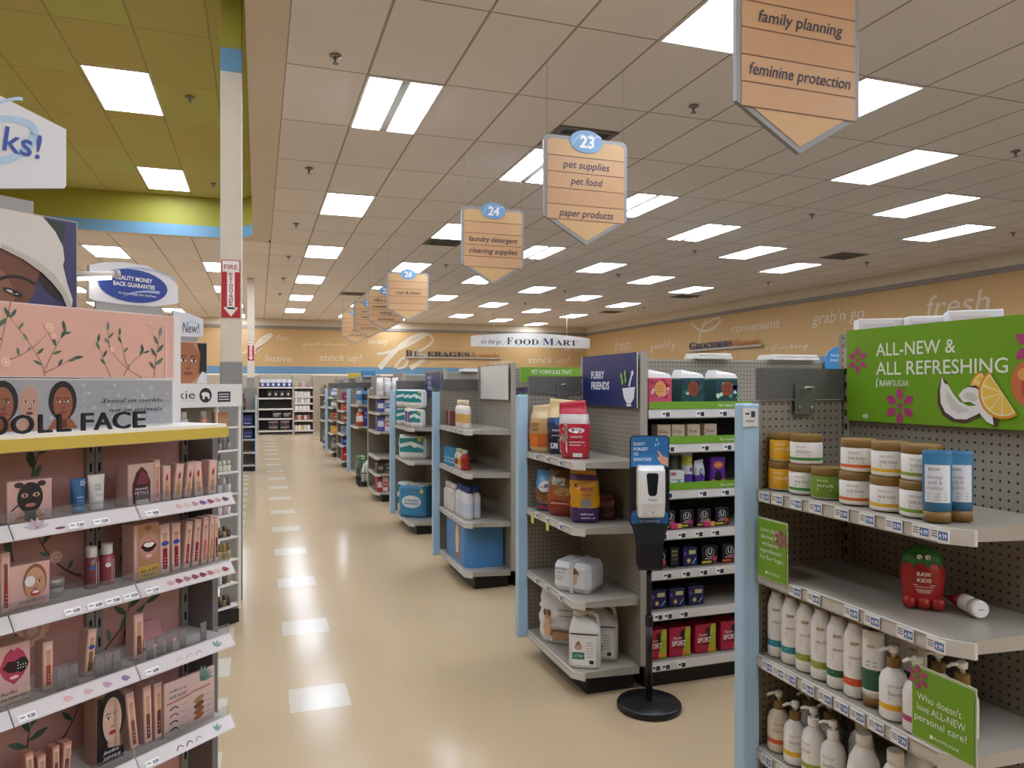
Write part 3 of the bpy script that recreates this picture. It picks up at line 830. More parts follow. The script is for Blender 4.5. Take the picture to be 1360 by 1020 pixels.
# the big green sign over the nearest display
Yl = on_x(1122, BKX-.03)[0]
def draw_green(g, e):
    T = M('#dfe6cf', .5)
    def word(txt, a, b, h, **kw):
        mb = MB(); Art(mb, g).text(txt, a, b, h, kw.pop('m', T), kw.pop('layer', 2), **kw); mb.build('lettering', e)
    word('ALL-NEW &', .13, .217, .043, w=.295, bold=.008); word('ALL REFRESHING', .13, .155, .044, w=.455, bold=.008)
    word('RAW', .145, .118, .020, w=.05, bold=.03); word('SUGAR', .198, .118, .020, w=.062)
    mb = MB(); A = Art(mb, g); A.curve((.135,.113),(.128,.128),(.138,.145), .005, .004, T, 2, 6); A.ell(.085, .017, .014, .007, T, 2); A.text('a-ok', .085, .0145, .005, M('#4f7a12', .5), 3, 'c'); mb.build('printed_mark', e)
    for x, z, r in ((.05, .205, .045), (.225, .055, .06), (.66, .225, .062)):
        mb = MB(); A = Art(mb, g); flower_art(A, x, z, r, '#a8356f', 6, 2, PI/2); mb.build('printed_flower', e)
    SH, WHT, WH2 = M('#4a342a', .5), M('#e6e2dd', .4), M('#cfc9c2', .4)
    q = lambda pts: [(.367 + (a-.292)*1.19, b*1.02 + .002) for a, b in pts]
    mb = MB(); A = Art(mb, g)
    A.poly(q([(.30,.142),(.290,.10),(.290,.06),(.305,.028),(.335,.010),(.37,.010),(.405,.028),(.434,.064),(.40,.055),(.36,.06),(.335,.085),(.318,.125)]), SH, 2)
    A.poly(q([(.302,.142),(.297,.10),(.299,.065),(.312,.038),(.340,.020),(.37,.020),(.40,.036),(.427,.064),(.400,.060),(.375,.058),(.352,.07),(.334,.092),(.320,.118),(.31,.122)]), WHT, 3)
    A.poly(q([(.314,.105),(.316,.075),(.330,.048),(.352,.036),(.380,.046),(.36,.056),(.342,.068),(.326,.090)]), WH2, 4); mb.build('printed_coconut', e)
    mb = MB(); A = Art(mb, g)
    A.poly(q([(.372,.114),(.395,.116),(.42,.10),(.44,.07),(.452,.03),(.450,.006),(.44,.004),(.436,.05),(.41,.09)]), SH, 5)
    A.poly(q([(.350,.088),(.362,.104),(.378,.112),(.398,.108),(.42,.086),(.436,.052),(.442,.008),(.425,.016),(.408,.036),(.395,.062),(.38,.07),(.363,.068)]), WHT, 6)
    A.poly(q([(.362,.084),(.372,.096),(.388,.096),(.402,.082),(.392,.070),(.376,.076)]), WH2, 7); mb.build('printed_coconut', e)
    OR, OL, PI_ = M('#e0951c', .4), M('#e9bf4a', .4), M('#efdba8', .4)
    for (cx, cz, r, rot, lay) in ((.528, .108, .058, 3.5, 2), (.572, .100, .072, 3.75, 8)):
        mb = MB(); A = Art(mb, g)
        A.ell(cx, cz, r, r, OR, lay, 18, rot, -90, 90); A.ell(cx, cz, r*.90, r*.90, PI_, lay+1, 18, rot, -90, 90)
        for i in range(5): A.poly([(cx + r*.06*math.cos(rot + math.radians(-72+36*i)), cz + r*.06*math.sin(rot + math.radians(-72+36*i)))] + [(cx + r*.82*math.cos(rot + math.radians(-86+36*i+t)), cz + r*.82*math.sin(rot + math.radians(-86+36*i+t))) for t in (0, 9, 18, 28)], OL, lay+2)
        mb.build('printed_orange_slice', e)
    mb = MB(); A = Art(mb, g); A.ell(.655, .125, .062, .066, M('#c66a3c', .5), 4); A.ell(.668, .115, .045, .055, M('#b5432f', .5), 5); A.ell(.635, .15, .022, .018, M('#d99a55', .5), 6); mb.build('printed_peach', e)
header_sign('header_sign', 'large lime green sign reading ALL-NEW & ALL REFRESHING with fruit and pink flowers', west(BKX-.022, Yl, 1.53), .95, .31, '#6c9a1c', draw=draw_green)
def draw_furry(g, e):
    T = M('#dfe0ea', .5); G = M('#7fae46', .5)
    for txt, b, w in (('FURRY', .162, .18), ('FRIENDS', .098, .245)):
        mb = MB(); A = Art(mb, g); A.text(txt, .125, b, .045, T, 2, w=w, bold=.03); mb.build('lettering', e)
    mb = MB(); A = Art(mb, g); q = lambda a, b: (.535 + (a-.33)*1.25, b)
    A.poly([q(.33,.105), q(.342,.055), q(.37,.022), q(.41,.022), q(.438,.05), q(.446,.112)], T, 2); A.ell(*q(.39, .012), .032, .008, T, 3)
    A.curve(q(.395,.115), q(.405,.15), q(.425,.19), .016, .014, T, 4); A.ell(*q(.425, .188), .014, .014, T, 5)
    for i, p in enumerate(((.335,.12,100),(.36,.13,80),(.33,.15,110),(.355,.165,75))): A.leaf(*q(p[0], p[1]), .045, .014, math.radians(p[2]), G, 6+i)
    mb.build('printed_mortar', e)
Yl = on_x(771, BKX-.03)[0]; Yr = on_x(851, BKX-.02)[0]
header_sign('header_sign', 'navy blue sign reading FURRY FRIENDS above the pet food bags', west(BKX-.022, min(Yl, YF[1]-.06), 1.53), .70, .30, '#1d2763', draw=draw_furry)
Yl = on_x(633, BKX-.03)[0]
e = header_sign('header_sign', 'blank white sign leaning on the third end display from the camera', west(BKX-.022, min(Yl, 6.52), 1.53), .78, .29, '#cfccc4')
Yl = on_x(567, BKX-.03)[0]
def draw_navy(g, e):
    for i, s in enumerate(('HAVE', 'SOME', 'FRESH')):
        mb = MB(); Art(mb, g).text(s, .12, .2 - i*.06, .045, M('#c9cce0', .5), 2, w=.2 + .04*(i == 2), bold=.02); mb.build('lettering', e)
    mb = MB(); A = Art(mb, g)
    for q in ((.44,.02,95),(.46,.02,70),(.42,.02,120)): A.leaf(q[0], q[1], .12, .02, math.radians(q[2]), M('#4f9a48', .5), 2)
    mb.build('printed_leaves', e)
header_sign('header_sign', 'small navy sign above the paper towel display', west(BKX-.022, 8.9, 1.52), .80, .28, '#1d2763', draw=draw_navy)
# green overhead strip on the third row, and its lower strip
def draw_pet(g, e):
    for txt, b, w in (('PET FORMULAS THAT', .07, .36), ('SAY IT ALL', .012, .2)):
        mb = MB(); Art(mb, g).text(txt, .10, b, .036, M('#dfe8cf', .5), 2, w=w, bold=.01); mb.build('lettering', e)
X0, d = on_y(683, 5.70)
header_sign('shelf_sign', 'green strip sign reading PET FORMULAS THAT on the row behind the pet food display', front(5.70, 2.02, 1.675), .62, .125, '#6fa022', draw=draw_pet)
for zz0, zz1, l in ((1.44, 1.58, 'small green strip between the blank sign display and the pet food display'),):
    header_sign('shelf_sign', l, front(5.69, 2.005, zz0), .30, zz1 - zz0, '#6fa022')

# acrylic holders with green cards on the nearest display
def card_sign(label, x, ya, yb, z0, h, lines, flower, tilt=0.0):
    w = ya - yb
    t = empty('shelf_card', label, 'sign', (x, ya, z0)); g = lambda a, b, hh: (-hh + b*tilt, -a, b)
    mb = MB(); mb.slab(lambda a, b, hh: g(a, b, hh - .002), [(-.004,-.004),(w+.004,-.004),(w+.004,h+.006),(-.004,h+.006)], .002, M('#b9c49a', .15)); mb.build('holder', t)
    mb = MB(); A = Art(mb, g); A.rect(0, w, 0, h, M('#6c9a1c', .35), 1); T = M('#e6ead8', .5)
    for s, a, b, hh in lines: A.text(s, a*w, b*h, hh, T, 3, 'c', w=min(.85*w, hh*.62*len(s)))
    A.rect(w*.3, w*.36, h*.07, h*.12, T, 3); A.text('RAWSUGAR', w*.38, h*.075, h*.045, T, 3, w=w*.4)
    flower_art(A, flower[0]*w, flower[1]*h, flower[2], '#a8356f', 6, 4, PI/2); mb.build('card', t)
card_sign('small green card reading love plant-derived at the left end of the nearest display', FX-.027, 2.045, 1.905, 1.03, .185,
          [('Love plant', .45, .80, .014), ('derived &', .42, .68, .014), ('wholesome', .45, .56, .014), ('ingredients?', .48, .44, .014), ('Try Raw Sugar.', .5, .32, .014)], (.82, .74, .03))
card_sign("green card reading Who doesn't love all-new personal care? at the shelf corner", FX-.027, 1.435, 1.265, .777, .172,
          [("Who doesn't", .45, .55, .018), ('love ALL-NEW', .48, .40, .018), ('personal care?', .47, .25, .018)], (.1, .86, .032))

# ------------------------------------------------------------------ nearest display: jars, tubes, bottles
GJ, GB, GP = 'wood lidded jars on the nearest display', 'wood capped bottles on the nearest display', 'pump bottles on the lowest visible shelf of the nearest display'
def jar(y, x, z, body, stripe, label, olive=False):
    r, h = .0485, .070
    bm = M(body, .35)
    def art(A):
        T = GINK if not olive and body == '#e6e3dc' else M('#efeedd', .5)
        A.text('RAW SUGAR', -.03, .052, .006, T, 2, w=.032); A.text('scrub' if body != '#e6e3dc' else 'body butter', -.03, .036, .010, T, 2, w=.046)
        for q in (.030, .026): A.line([(-.03, q), (.01, q)], .0016, T, 2)
    prof = [(r-.003, 0), (r, .004), (r, .012), (r, .021), (r, .064), (r-.003, h)]
    sm = M(stripe, .4) if stripe else bm
    bottle('jar', label, 'jar', (x, y, z), [('body', prof, [M('#dcd8d0',.4), bm, sm, bm, bm], art, r), ('lid', [(r-.001, h), (r, h+.003), (r, h+.021), (r-.002, h+.023)], WOOD)], math.radians(-42), GJ)
Z1 = 1.308
JY = [2.03, 1.93, 1.832, 1.712, 1.598, 1.497]
J = [('#e0a51f', None, 'yellow'), ('#e6e3dc', '#3f8a3a', 'white and dark green striped'), ('#6a8a2a', None, 'olive green'), ('#e6e3dc', '#d8672f', 'white and orange striped'), ('#e6e3dc', '#e0b02f', 'white and yellow striped'), ('#e6e3dc', '#7a9a35', 'white and lime striped')]
for i, (c, s, nm) in enumerate(J):
    jar(JY[i], 1.645, Z1, c, s, nm + (' wood lidded jar standing alone on the shelf' if i == 2 else ' wood lidded jar at the bottom of its stack'))
    if i != 2: jar(JY[i] - .002, 1.648, Z1 + .0945, c, s, nm + ' wood lidded jar on top of its stack')
def tube_item(y, x, z, h, w, bodycols, capcol, label, cat, rot, group, art=None):
    t = empty('squeeze_tube', label, cat, (x, y, z + .0008), rot, group)
    mb = MB(); cap = .026; n = 20; rings, ms = [], []
    prof = [(cap, .5), (cap + .02, .56), (h*.5, .5), (h*.8, .28), (h-.012, .06), (h, .05)]
    for zz_, kd in prof:
        kw = 1.0 if zz_ > cap + .005 else .92
        rings.append([(w/2*kw*math.cos(2*PI*i/n), w*kd*.75*math.sin(2*PI*i/n), zz_) for i in range(n)])
    mb.loops(rings, [M(c, .35) for c in bodycols], True, True, True)
    if art:
        def f(a, b, hh):
            for (z0, k0), (z1, k1) in zip(prof, prof[1:]):
                if z0 <= b <= z1: k = k0 + (k1-k0)*(b-z0)/(z1-z0); break
            else: k = .05
            q = min(abs(a)/(w/2), .98); return (a, -w*k*.75*math.sqrt(1 - q*q) - hh - .0012, b)
        art(Art(mb, f), w, h)
    mb.build('body', t)
    mb = MB(); mb.lathe([(w*.47, 0), (w*.47, cap)], M(capcol, .5), 20, (0,0,0), 1, .8); mb.build('cap', t)
    return t
def tube_art(A, w, h):
    A.sheet(-w*.42, w*.42, h*.28, h*.80, M('#d5d8da', .4), 1.5)
    A.text('RAW', -w*.3, h*.72, h*.04, GINK, 4, w=w*.4, bold=.03)
    for i, s in enumerate(('sleep', 'well &', 'calm')): A.text(s, -w*.34, h*(.61 - .075*i), h*.05, M('#8b9096', .5), 4, w=w*.5)
    for q in (.40, .36, .32): A.line([(-w*.34, h*q), (-w*.02, h*q), (w*.3, h*q)], h*.008, GINK, 4)
BT = ['#2f6d93', '#2f6d93', '#2f6d93', '#3478a0', '#2f6d93']
tube_item(1.42, 1.617, Z1, .178, .066, BT, '#7f6029', 'front blue tube with a white label on the top shelf', 'tube', math.radians(-46), 'blue tubes on the nearest display', tube_art)
tube_item(1.415, 1.682, Z1, .176, .066, BT, '#7f6029', 'blue tube partly behind another blue tube on the top shelf', 'tube', math.radians(-46), 'blue tubes on the nearest display', tube_art)
# strawberry shaped bottle with a face, and the toppled lotion
ZS = 1.038
st = empty('strawberry_bottle', 'red strawberry shaped bottle with a green leafy top on an emptied shelf', 'bottle', (1.74, 1.575, ZS), math.radians(-42))
RS, GS = M('#a8221c', .35), M('#2f6e2a', .45)
mb = MB(); mb.lathe([(.04, .012), (.048, .03), (.054, .07), (.056, .10), (.050, .13), (.036, .142)], RS, 24, (0,0,0), 1, .72)
A = Art(mb, cylmap(.055, 0, .72)); T = M('#e8ddd8', .5)
A.text('RAW', 0, .093, .011, T, 4, 'c', w=.034, bold=.03); A.text('KIDS', 0, .077, .010, T, 4, 'c', w=.034, bold=.03)
for i, q in enumerate((.068, .063, .056, .052, .048)): A.line([(-.026 + .003*i, q), (.026 - .003*i, q)], .0016, T, 4)
A.curve((-.012, .114), (0, .108), (.012, .114), .0016, .0016, M('#5a0f10', .5), 5, 6)
mb.build('body', st)
for q in (-.035, 0, .035):
    mb = MB(); mb.lathe([(.004, 0), (.014, .004), (.018, .016), (.016, .030), (.004, .036)], RS, 14, (q, -.022, 0)); mb.build('foot', st)
mb = MB(); mb.lathe([(.053, .126), (.050, .142), (.038, .158), (.02, .168), (.006, .172)], GS, 20, (0,0,0), 1, .74)
for i in range(9):
    a = 2*PI*i/9; mb.face([(.050*math.cos(a-.25), .037*math.sin(a-.25), .138), (.0575*math.cos(a), .043*math.sin(a), .112), (.050*math.cos(a+.25), .037*math.sin(a+.25), .138)], GS)
mb.build('leaf_cap', st)
for q in (-.011, .009):
    mb = MB(); mb.lathe([(.001, 0), (.006, .003), (.007, .007), (.005, .011), (.001, .013)], WHITE, 12, (q, -.036, .138)); mb.lathe([(.001, .004), (.003, .0055), (.001, .0075)], BLACK, 8, (q+.001, -.0425, .138)); mb.build('eye', st)
lt = empty('toppled_tube', 'small white lotion tube lying on its side beside the strawberry bottle', 'tube', (1.80, 1.462, ZS + .0235), math.radians(-20))
def ly(prof, m, sx=1.0):
    mb = MB(); mb.lathe(prof, m, 20); mb.v = [(x, z, y) for x, y, z in mb.v]; mb.f = [tuple(reversed(f)) for f in mb.f]; return mb
ly([(.022, .005), (.022, .05), (.0225, .055)], PWH).build('body', lt)
mb = MB(); mb.loops([[(.0225*math.cos(2*PI*i/16), .05, .0225*math.sin(2*PI*i/16)) for i in range(16)], [(.028*math.cos(2*PI*i/16), .11, .004*math.sin(2*PI*i/16)) for i in range(16)]], [M('#9a2430', .4)], True, True, True); mb.build('tail', lt)
m2 = ly([(.020, -.022), (.0235, -.018), (.0235, .005)], WHITE); m2.box(-.006, .006, -.0226, -.0220, -.001, .001, M('#55504c', .5)); m2.build('flip_cap', lt)

# shelf of tall bottles
def tall_bottle(y, x, z, band, name, label, group=GB, h=.215):
    r = .0322
    prof = [(r-.004, 0), (r, .005), (r, .035), (r, .056), (r, h*.76), (r-.006, h*.86), (.021, h*.91), (.019, h*.985)]
    bm = M(band, .4) if band else PWH
    def art(A):
        A.text('RAW', -.018, h*.70, .010, M('#9a7a3f', .5), 2, w=.022, bold=.03); A.text(name, -.022, h*.52, .010, GINK, 2, w=.036)
        for i, q in enumerate((.47, .45, .43, .40)): A.line([(-.022, h*q), (.012 + .006*(i % 2), h*q)], .0016, GINK, 2)
        A.line([(-.022, .048), (.016, .048)], .002, WHITE, 2)
    bottle('shampoo_bottle', label, 'bottle', (x, y, z), [('body', prof, [PWH, PWH, bm, PWH, PWH, PWH, PWH], art, r), ('cap', [(.0215, h*.985), (.0225, h), (.0225, h+.030), (.021, h+.033)], WOODD)], math.radians(-35), group)
Z3 = .760
for i, (c, nm, l) in enumerate((('#2d8a9a', 'moisture', 'white bottle with teal band at the left end of the middle shelf'), ('#2d8a9a', 'smooth', 'second white bottle with teal band from the left'), ('#8f9f3a', 'purify', 'white bottle with lime band beside a teal banded one'),
                                ('#8f9f3a', 'daily', 'white bottle with lime band beside the dark green banded one'), ('#1f5a44', 'scalp restore', 'white wood capped bottle with dark green band'), ('#d8502f', 'bounce back', 'white wood capped bottle with orange red band'))):
    tall_bottle(2.035 - .0675*i, 1.625, Z3, c, nm, l)
for i in range(4): tall_bottle(2.0 - .0735*i, 1.712, Z3, None, 'care', ('leftmost', 'second', 'third', 'fourth')[i] + ' bottle of the back row behind the banded bottles', 'back row bottles on the nearest display')
tall_bottle(1.655, 1.73, Z3, None, 'care', 'white wood capped bottle half hidden behind the green banded tube')
def tube_art2(A, w, h):
    A.text('RAW', -w*.2, h*.78, h*.04, M('#9a7a3f', .5), 2, w=w*.34, bold=.03)
    for q in (.6, .55, .5): A.line([(-w*.25, h*q), (w*.25, h*q)], h*.012, GINK, 2)
tube_item(1.63, 1.622, Z3, .205, .058, ['#e6e3dd', '#1f5a44', '#e6e3dd', '#e6e3dd', '#e6e3dd'], '#7f6029', 'white tube with green band standing beside the orange banded bottle', 'tube', math.radians(-62), GB, tube_art2)
tube_item(1.575, 1.715, Z3, .205, .058, ['#e6e3dd', '#1f5a44', '#e6e3dd', '#e6e3dd', '#e6e3dd'], '#7f6029', 'white tube standing behind the yellow banded pump bottle', 'tube', math.radians(-62), GB, tube_art2)
def pump(y, x, z, body, band, name, label, wood=True, h=.135, r=.036, group='hand wash pump bottles on the middle shelf', turn=-35):
    t = empty('pump_bottle', label, 'bottle', (x, y, z + .0008), math.radians(turn), group)
    bm, sm = M(body, .3), M(band or body, .4)
    prof = [(r-.003, 0), (r, .005), (r, .028), (r, .043), (r, h*.72), (r-.006, h*.87), (.016, h*.97), (.014, h)]
    mb = MB(); mb.lathe(prof, [bm, bm, sm, bm, bm, bm, bm], 22)
    A = Art(mb, cylmap(r)); A.text('RAW SUGAR', -.02, h*.66, .007, GINK, 2, w=.034); A.text(name, -.02, h*.50, .012, GINK, 2, w=.034)
    for q in (.44, .40): A.line([(-.02, h*q), (.012, h*q)], .0016, GINK, 2)
    mb.build('body', t)
    cm = WOOD if wood else PWH
    mb = MB(); mb.lathe([(.0165, h), (.0175, h+.003), (.0175, h+.022), (.015, h+.025)], cm, 16); mb.build('collar', t)
    mb = MB(); mb.lathe([(.006, h+.025), (.006, h+.036), (.012, h+.038), (.013, h+.052), (.009, h+.056)], PWH, 14)
    mb.tube([(0, 0, h+.048), (-.026, -.008, h+.048), (-.038, -.011, h+.041)], [.0055, .005, .004], PWH, 8); mb.build('pump_head', t)
pump(1.553, 1.615, Z3, '#e6e3dd', '#e3b226', 'hand', 'white pump bottle with yellow band right of the tubes')
pump(1.473, 1.612, Z3, '#d9d3cd', '#a8356f', 'wash', 'white pump bottle with magenta band beside the larger green card')
pump(1.49, 1.70, Z3, '#dedad4', None, 'soap', 'pump bottle behind the magenta banded one')
pump(1.41, 1.69, Z3, '#dedad4', None, 'soap', 'pump bottle behind the larger green card')
# lowest visible shelf
Z4 = .452
pump(2.03, 1.625, Z4, '#e2d3bd', '#d8583a', 'hand', 'cream pump bottle with coral band at the left end of the low shelf', group=GP)
pump(1.945, 1.62, Z4, '#e6e3dd', '#e3b226', 'body', 'white pump bottle with yellow band on the low shelf', group=GP)
pump(1.862, 1.62, Z4, '#e9e6e1', '#8f9f3a', 'body wash', 'white pump bottle with lime band on the low shelf', False, group=GP, h=.150, turn=-80)
pump(1.780, 1.62, Z4, '#e3e0db', None, 'body', 'plain white pump bottle right of the lime banded one', False, group=GP, h=.145, turn=-60)
pump(2.00, 1.72, Z4, '#dedad4', None, 'soap', 'wood collared pump bottle at the left of the low back row', group=GP)
pump(1.905, 1.72, Z4, '#dedad4', None, 'soap', 'second wood collared pump bottle of the low back row', group=GP)
pump(1.795, 1.74, Z4, '#dedad4', None, 'soap', 'white pump bottle of the low back row behind the plain one', False, group=GP, h=.15)
def capped(y, x, z, label, h=.195, r=.046):
    prof = [(r-.004, 0), (r, .006), (r, h*.5), (r-.006, h*.68), (r*.55, h*.84), (.019, h*.88), (.019, h*.9)]
    def art(A):
        A.text('RAW', -.02, h*.56, .010, M('#9a7a3f', .5), 2, w=.022, bold=.03)
        for q in (.40, .36, .32): A.line([(-.022, h*q), (.014, h*q)], .0018, GINK, 2)
    bottle('lotion_bottle', label, 'bottle', (x, y, z), [('body', prof, PWH, art, r), ('cap', [(.0215, h*.9), (.0215, h*1.06), (.02, h*1.07)], PWH)], math.radians(-40), 'white capped bottles on the low shelf')
capped(1.674, 1.632, Z4, 'wide white capped bottle right of the pump bottles on the low shelf')
capped(1.566, 1.635, Z4, 'wide white capped bottle at the right end of the low shelf')
capped(1.60, 1.75, Z4, 'wide white bottle behind the two capped ones on the low shelf')
for i in range(3): capped(1.98 - .12*i, 1.65, .143, ('left', 'middle', 'right')[i] + ' white bottle on the bottom shelf below the pump bottles')
# cartons on top of the nearest row
zt = 1.812
def carton_art(col1):
    def f(A, w, h):
        A.rect(-w*.46, w*.30, h*.1, h*.9, M('#e2ddd8', .5), 1); A.rect(-w*.44, w*.28, h*.55, h*.75, M('#cfc8c4', .5), 2); A.rect(-w*.40, w*.2, h*.2, h*.42, M(col1, .5), 2)
    return f
box_item('medicine_carton', 'white carton with a dark red end on top of the nearest row', 'carton', (2.07, 2.06, zt), (.14, .09, .07), '#d8d2cc', math.radians(-32), carton_art('#8a2a2c'), 'cartons on top of the nearest row')
box_item('medicine_carton', 'plain white carton in the middle on top of the nearest row', 'carton', (2.15, 1.93, zt), (.13, .09, .07), '#e4e2df', math.radians(-32), carton_art('#8fa0ae'), 'cartons on top of the nearest row')
box_item('medicine_carton', 'white and blue carton at the right on top of the nearest row', 'carton', (2.17, 1.775, zt), (.15, .11, .075), '#e0e4e8', math.radians(-42), carton_art('#6fa0c0'), 'cartons on top of the nearest row')

# ------------------------------------------------------------------ hand sanitizer stand
sx, sy = on_z(862, 940)
t = empty('sanitizer_stand', 'black floor stand with white hand sanitizer dispenser and blue sign', 'sanitizer stand', (sx, sy, 0), math.radians(-20))
BK = M('#17171a', .35)
mb = MB(); mb.lathe([(.155, 0), (.163, .004), (.163, .028), (.155, .036), (.03, .040)], BK, 36); mb.build('base', t)
mb = MB(); mb.tube([(0, 0, .038), (0, 0, .46)], .017, BK, 14); mb.tube([(0, 0, .44), (0, 0, .74)], .0135, BK, 14); mb.build('pole', t)
mb = MB(); mb.lathe([(.02, .42), (.021, .425), (.021, .47), (.016, .475)], BK, 14); mb.build('collar', t)
def rr(w, z0, z1, r):
    P = []
    for cx, cz, a0 in ((w/2-r, z0+r, -90), (w/2-r, z1-r, 0), (-w/2+r, z1-r, 90), (-w/2+r, z0+r, 180)):
        for k in range(5): q = math.radians(a0 + 22.5*k); P.append((cx + r*math.cos(q), cz + r*math.sin(q)))
    return P
mb = MB(); mb.slab(front(-.02), rr(.20, .93, 1.395, .02), .012, BK); mb.build('board', t)
mb = MB()
ring = lambda w, y0, y1, z: [(-w/2, y0, z), (w/2, y0, z), (w/2, y1, z), (-w/2, y1, z)]
mb.loops([ring(.115, -.045, .03, .715), ring(.125, -.05, .035, .73), ring(.125, -.05, .035, .845), ring(.185, -.03, .0, .945)], BK); mb.build('drip_tray', t)
mb = MB(); A = Art(mb, front(-.0202)); SB = M('#2b6ca3', .4); LW = M('#dfe6ee', .5)
P = [(a, b) for a, b in rr(.19, 1.235, 1.39, .015)]; A.poly(P, SB, 1); A.poly([(-.095, 1.235), (.095, 1.235), (.095, 1.30), (-.095, 1.30)], M('#3277b0', .4), 2)
for i, s in enumerate(("DON'T", 'FORGET', 'TO', 'SANITIZE')): A.text(s, -.082, 1.345 - .026*i, .0155, LW, 4, w=(.058, .072, .024, .090)[i], bold=.02)
SKN = M('#d9a184', .5)
A.poly([(.035,1.318),(.048,1.316),(.068,1.290),(.094,1.282),(.094,1.240),(.062,1.250),(.042,1.272),(.038,1.285),(.050,1.288),(.044,1.304)], SKN, 4)
for q in ((.030,1.345),(.044,1.352),(.037,1.372)):
    A.poly([(q[0]-.005,q[1]),(q[0],q[1]-.007),(q[0]+.005,q[1]),(q[0],q[1]+.012)], M('#9cc8e8', .4), 4)
mb.build('printed_sign', t)
mb = MB(); A = Art(mb, front(-.0202)); A.poly(rr(.19, .932, 1.015, .03), SB, 1)
A.text("DON'T FORGET", 0, .975, .012, LW, 3, 'c', w=.105, bold=.02); A.text('TO SANITIZE', 0, .953, .012, LW, 3, 'c', w=.105, bold=.02); mb.build('printed_strip', t)
DW = M('#e9e6e2', .25)
mb = MB()
def dr(k, z, y): return [(-.068*k, -.0215, z), (-.068*k, -.0215-y*.7, z), (-.055*k, -.0215-y, z), (.055*k, -.0215-y, z), (.068*k, -.0215-y*.7, z), (.068*k, -.0215, z)]
mb.loops([dr(.9, .985, .055), dr(.95, .995, .075), dr(1, 1.06, .085), dr(1, 1.18, .085), dr(1, 1.225, .08), dr(.92, 1.245, .06)], DW); dsp = mb.build('dispenser', t)
mb = MB(); A = Art(mb, front(-.107)); A.poly([(-.030,1.205),(-.022,1.112),(-.012,1.100),(.012,1.100),(.022,1.112),(.030,1.205),(.022,1.214),(-.022,1.214)], M('#15181a', .15), 1); mb.build('level_window', dsp)
mb = MB(); A = Art(mb, front(-.107)); A.text('TONO', 0, 1.074, .012, M('#3a3d40', .5), 1, 'c', w=.042, bold=.02)
for q in (1.062, 1.045): A.line([(-.03, q), (.03, q)], .0015, M('#b9b5b0', .5), 1)
A.poly([(-.006,1.015),(.006,1.015),(0,1.027)], M('#8f8b86', .5), 1); A.ell(-.035, 1.012, .003, .003, BK, 1, 8); mb.build('printed_marks', dsp)

# ------------------------------------------------------------------ pet food display
GF = 'pet food bags on the end display'
def bands(lst, stripes=None):
    ms = [(t, M(c, .3)) for t, c in lst]
    def f(th, t):
        for q, m in ms:
            if t <= q: return m
        return ms[-1][1]
    return f
def bag_art(items):
    def f(A, w, h):
        for it in items:
            k = it[0]
            if k == 'e': A.ell(it[1]*w, it[2]*h, it[3]*w, it[4]*h, M(it[5], .4), it[6] if len(it) > 6 else 1, 16)
            elif k == 'r': A.rect(it[1]*w, it[2]*w, it[3]*h, it[4]*h, M(it[5], .4), it[6] if len(it) > 6 else 1)
            elif k == 't': A.text(it[1], it[2]*w, it[3]*h, it[4]*h, M(it[5], .4), 4, 'c', w=it[6]*w, bold=.02)
    return f
bag('food_bag', 'tan and orange pet food bag at the left of the upper shelf', 'bag', (1.64, 4.232, 1.246), (.16, .10, .285), bands([(.12, '#c9a777'), (.38, '#c9682c'), (.72, '#c59a66'), (1, '#d9bf94')]), math.radians(-60), GF, seed=2,
    art=bag_art([('r', -.3, .1, .14, .36, '#d8772f'), ('t', 'GOOD', -.05, .55, .07, '#5a3a22', .4), ('t', 'stuff', -.05, .46, .05, '#5a3a22', .3)]))
bag('food_bag', 'navy and cream pet food bag between two others on the upper shelf', 'bag', (1.72, 4.07, 1.246), (.20, .11, .32), bands([(.40, '#1f2433'), (.66, '#2f4468'), (1, '#d7c08e')]), math.radians(-40), GF, seed=3,
    art=bag_art([('t', 'natural', 0, .42, .05, '#d8d8dc', .55), ('r', -.3, .3, .33, .35, '#9aa2b2'), ('e', 0, .60, .22, .09, '#3d5f8c'), ('r', -.35, -.1, .1, .2, '#c8ccd4'), ('t', 'SALMON', .1, .24, .04, '#a8b0c0', .4)]))
bag('food_bag', 'red and white pet food bag with a folded over top', 'bag', (1.672, 3.80, 1.246), (.17, .12, .315), bands([(.12, '#b32634'), (.60, '#b8283a'), (.75, '#c8bfbb'), (1, '#b93044')]), math.radians(-35), GF, seed=4, lean=-.02,
    art=bag_art([('r', -.48, -.18, .1, .62, '#c9c0bb'), ('e', .12, .50, .26, .05, '#d9dde4'), ('t', 'CRUNCHY', .12, .37, .035, '#f0d8d8', .4), ('r', -.12, .38, .28, .30, '#e3b0b4'), ('r', -.12, .38, .23, .25, '#e3b0b4'), ('r', 0, .3, .03, .10, '#e6e2dc'), ('e', -.3, .42, .1, .14, '#8f8378')]))
bag('food_bag', 'light blue pet food bag with a cat bowl picture', 'bag', (1.665, 4.17, .898), (.17, .11, .235), bands([(.28, '#2d4a66'), (.55, '#7a5233'), (1, '#3f86b8')]), math.radians(-45), GF, seed=5,
    art=bag_art([('e', -.05, .62, .24, .14, '#e2e6ea'), ('t', 'cat chow', -.05, .6, .05, '#b5262e', .34), ('e', 0, .3, .34, .12, '#86582f'), ('r', -.3, .2, .05, .13, '#b5262e')]))
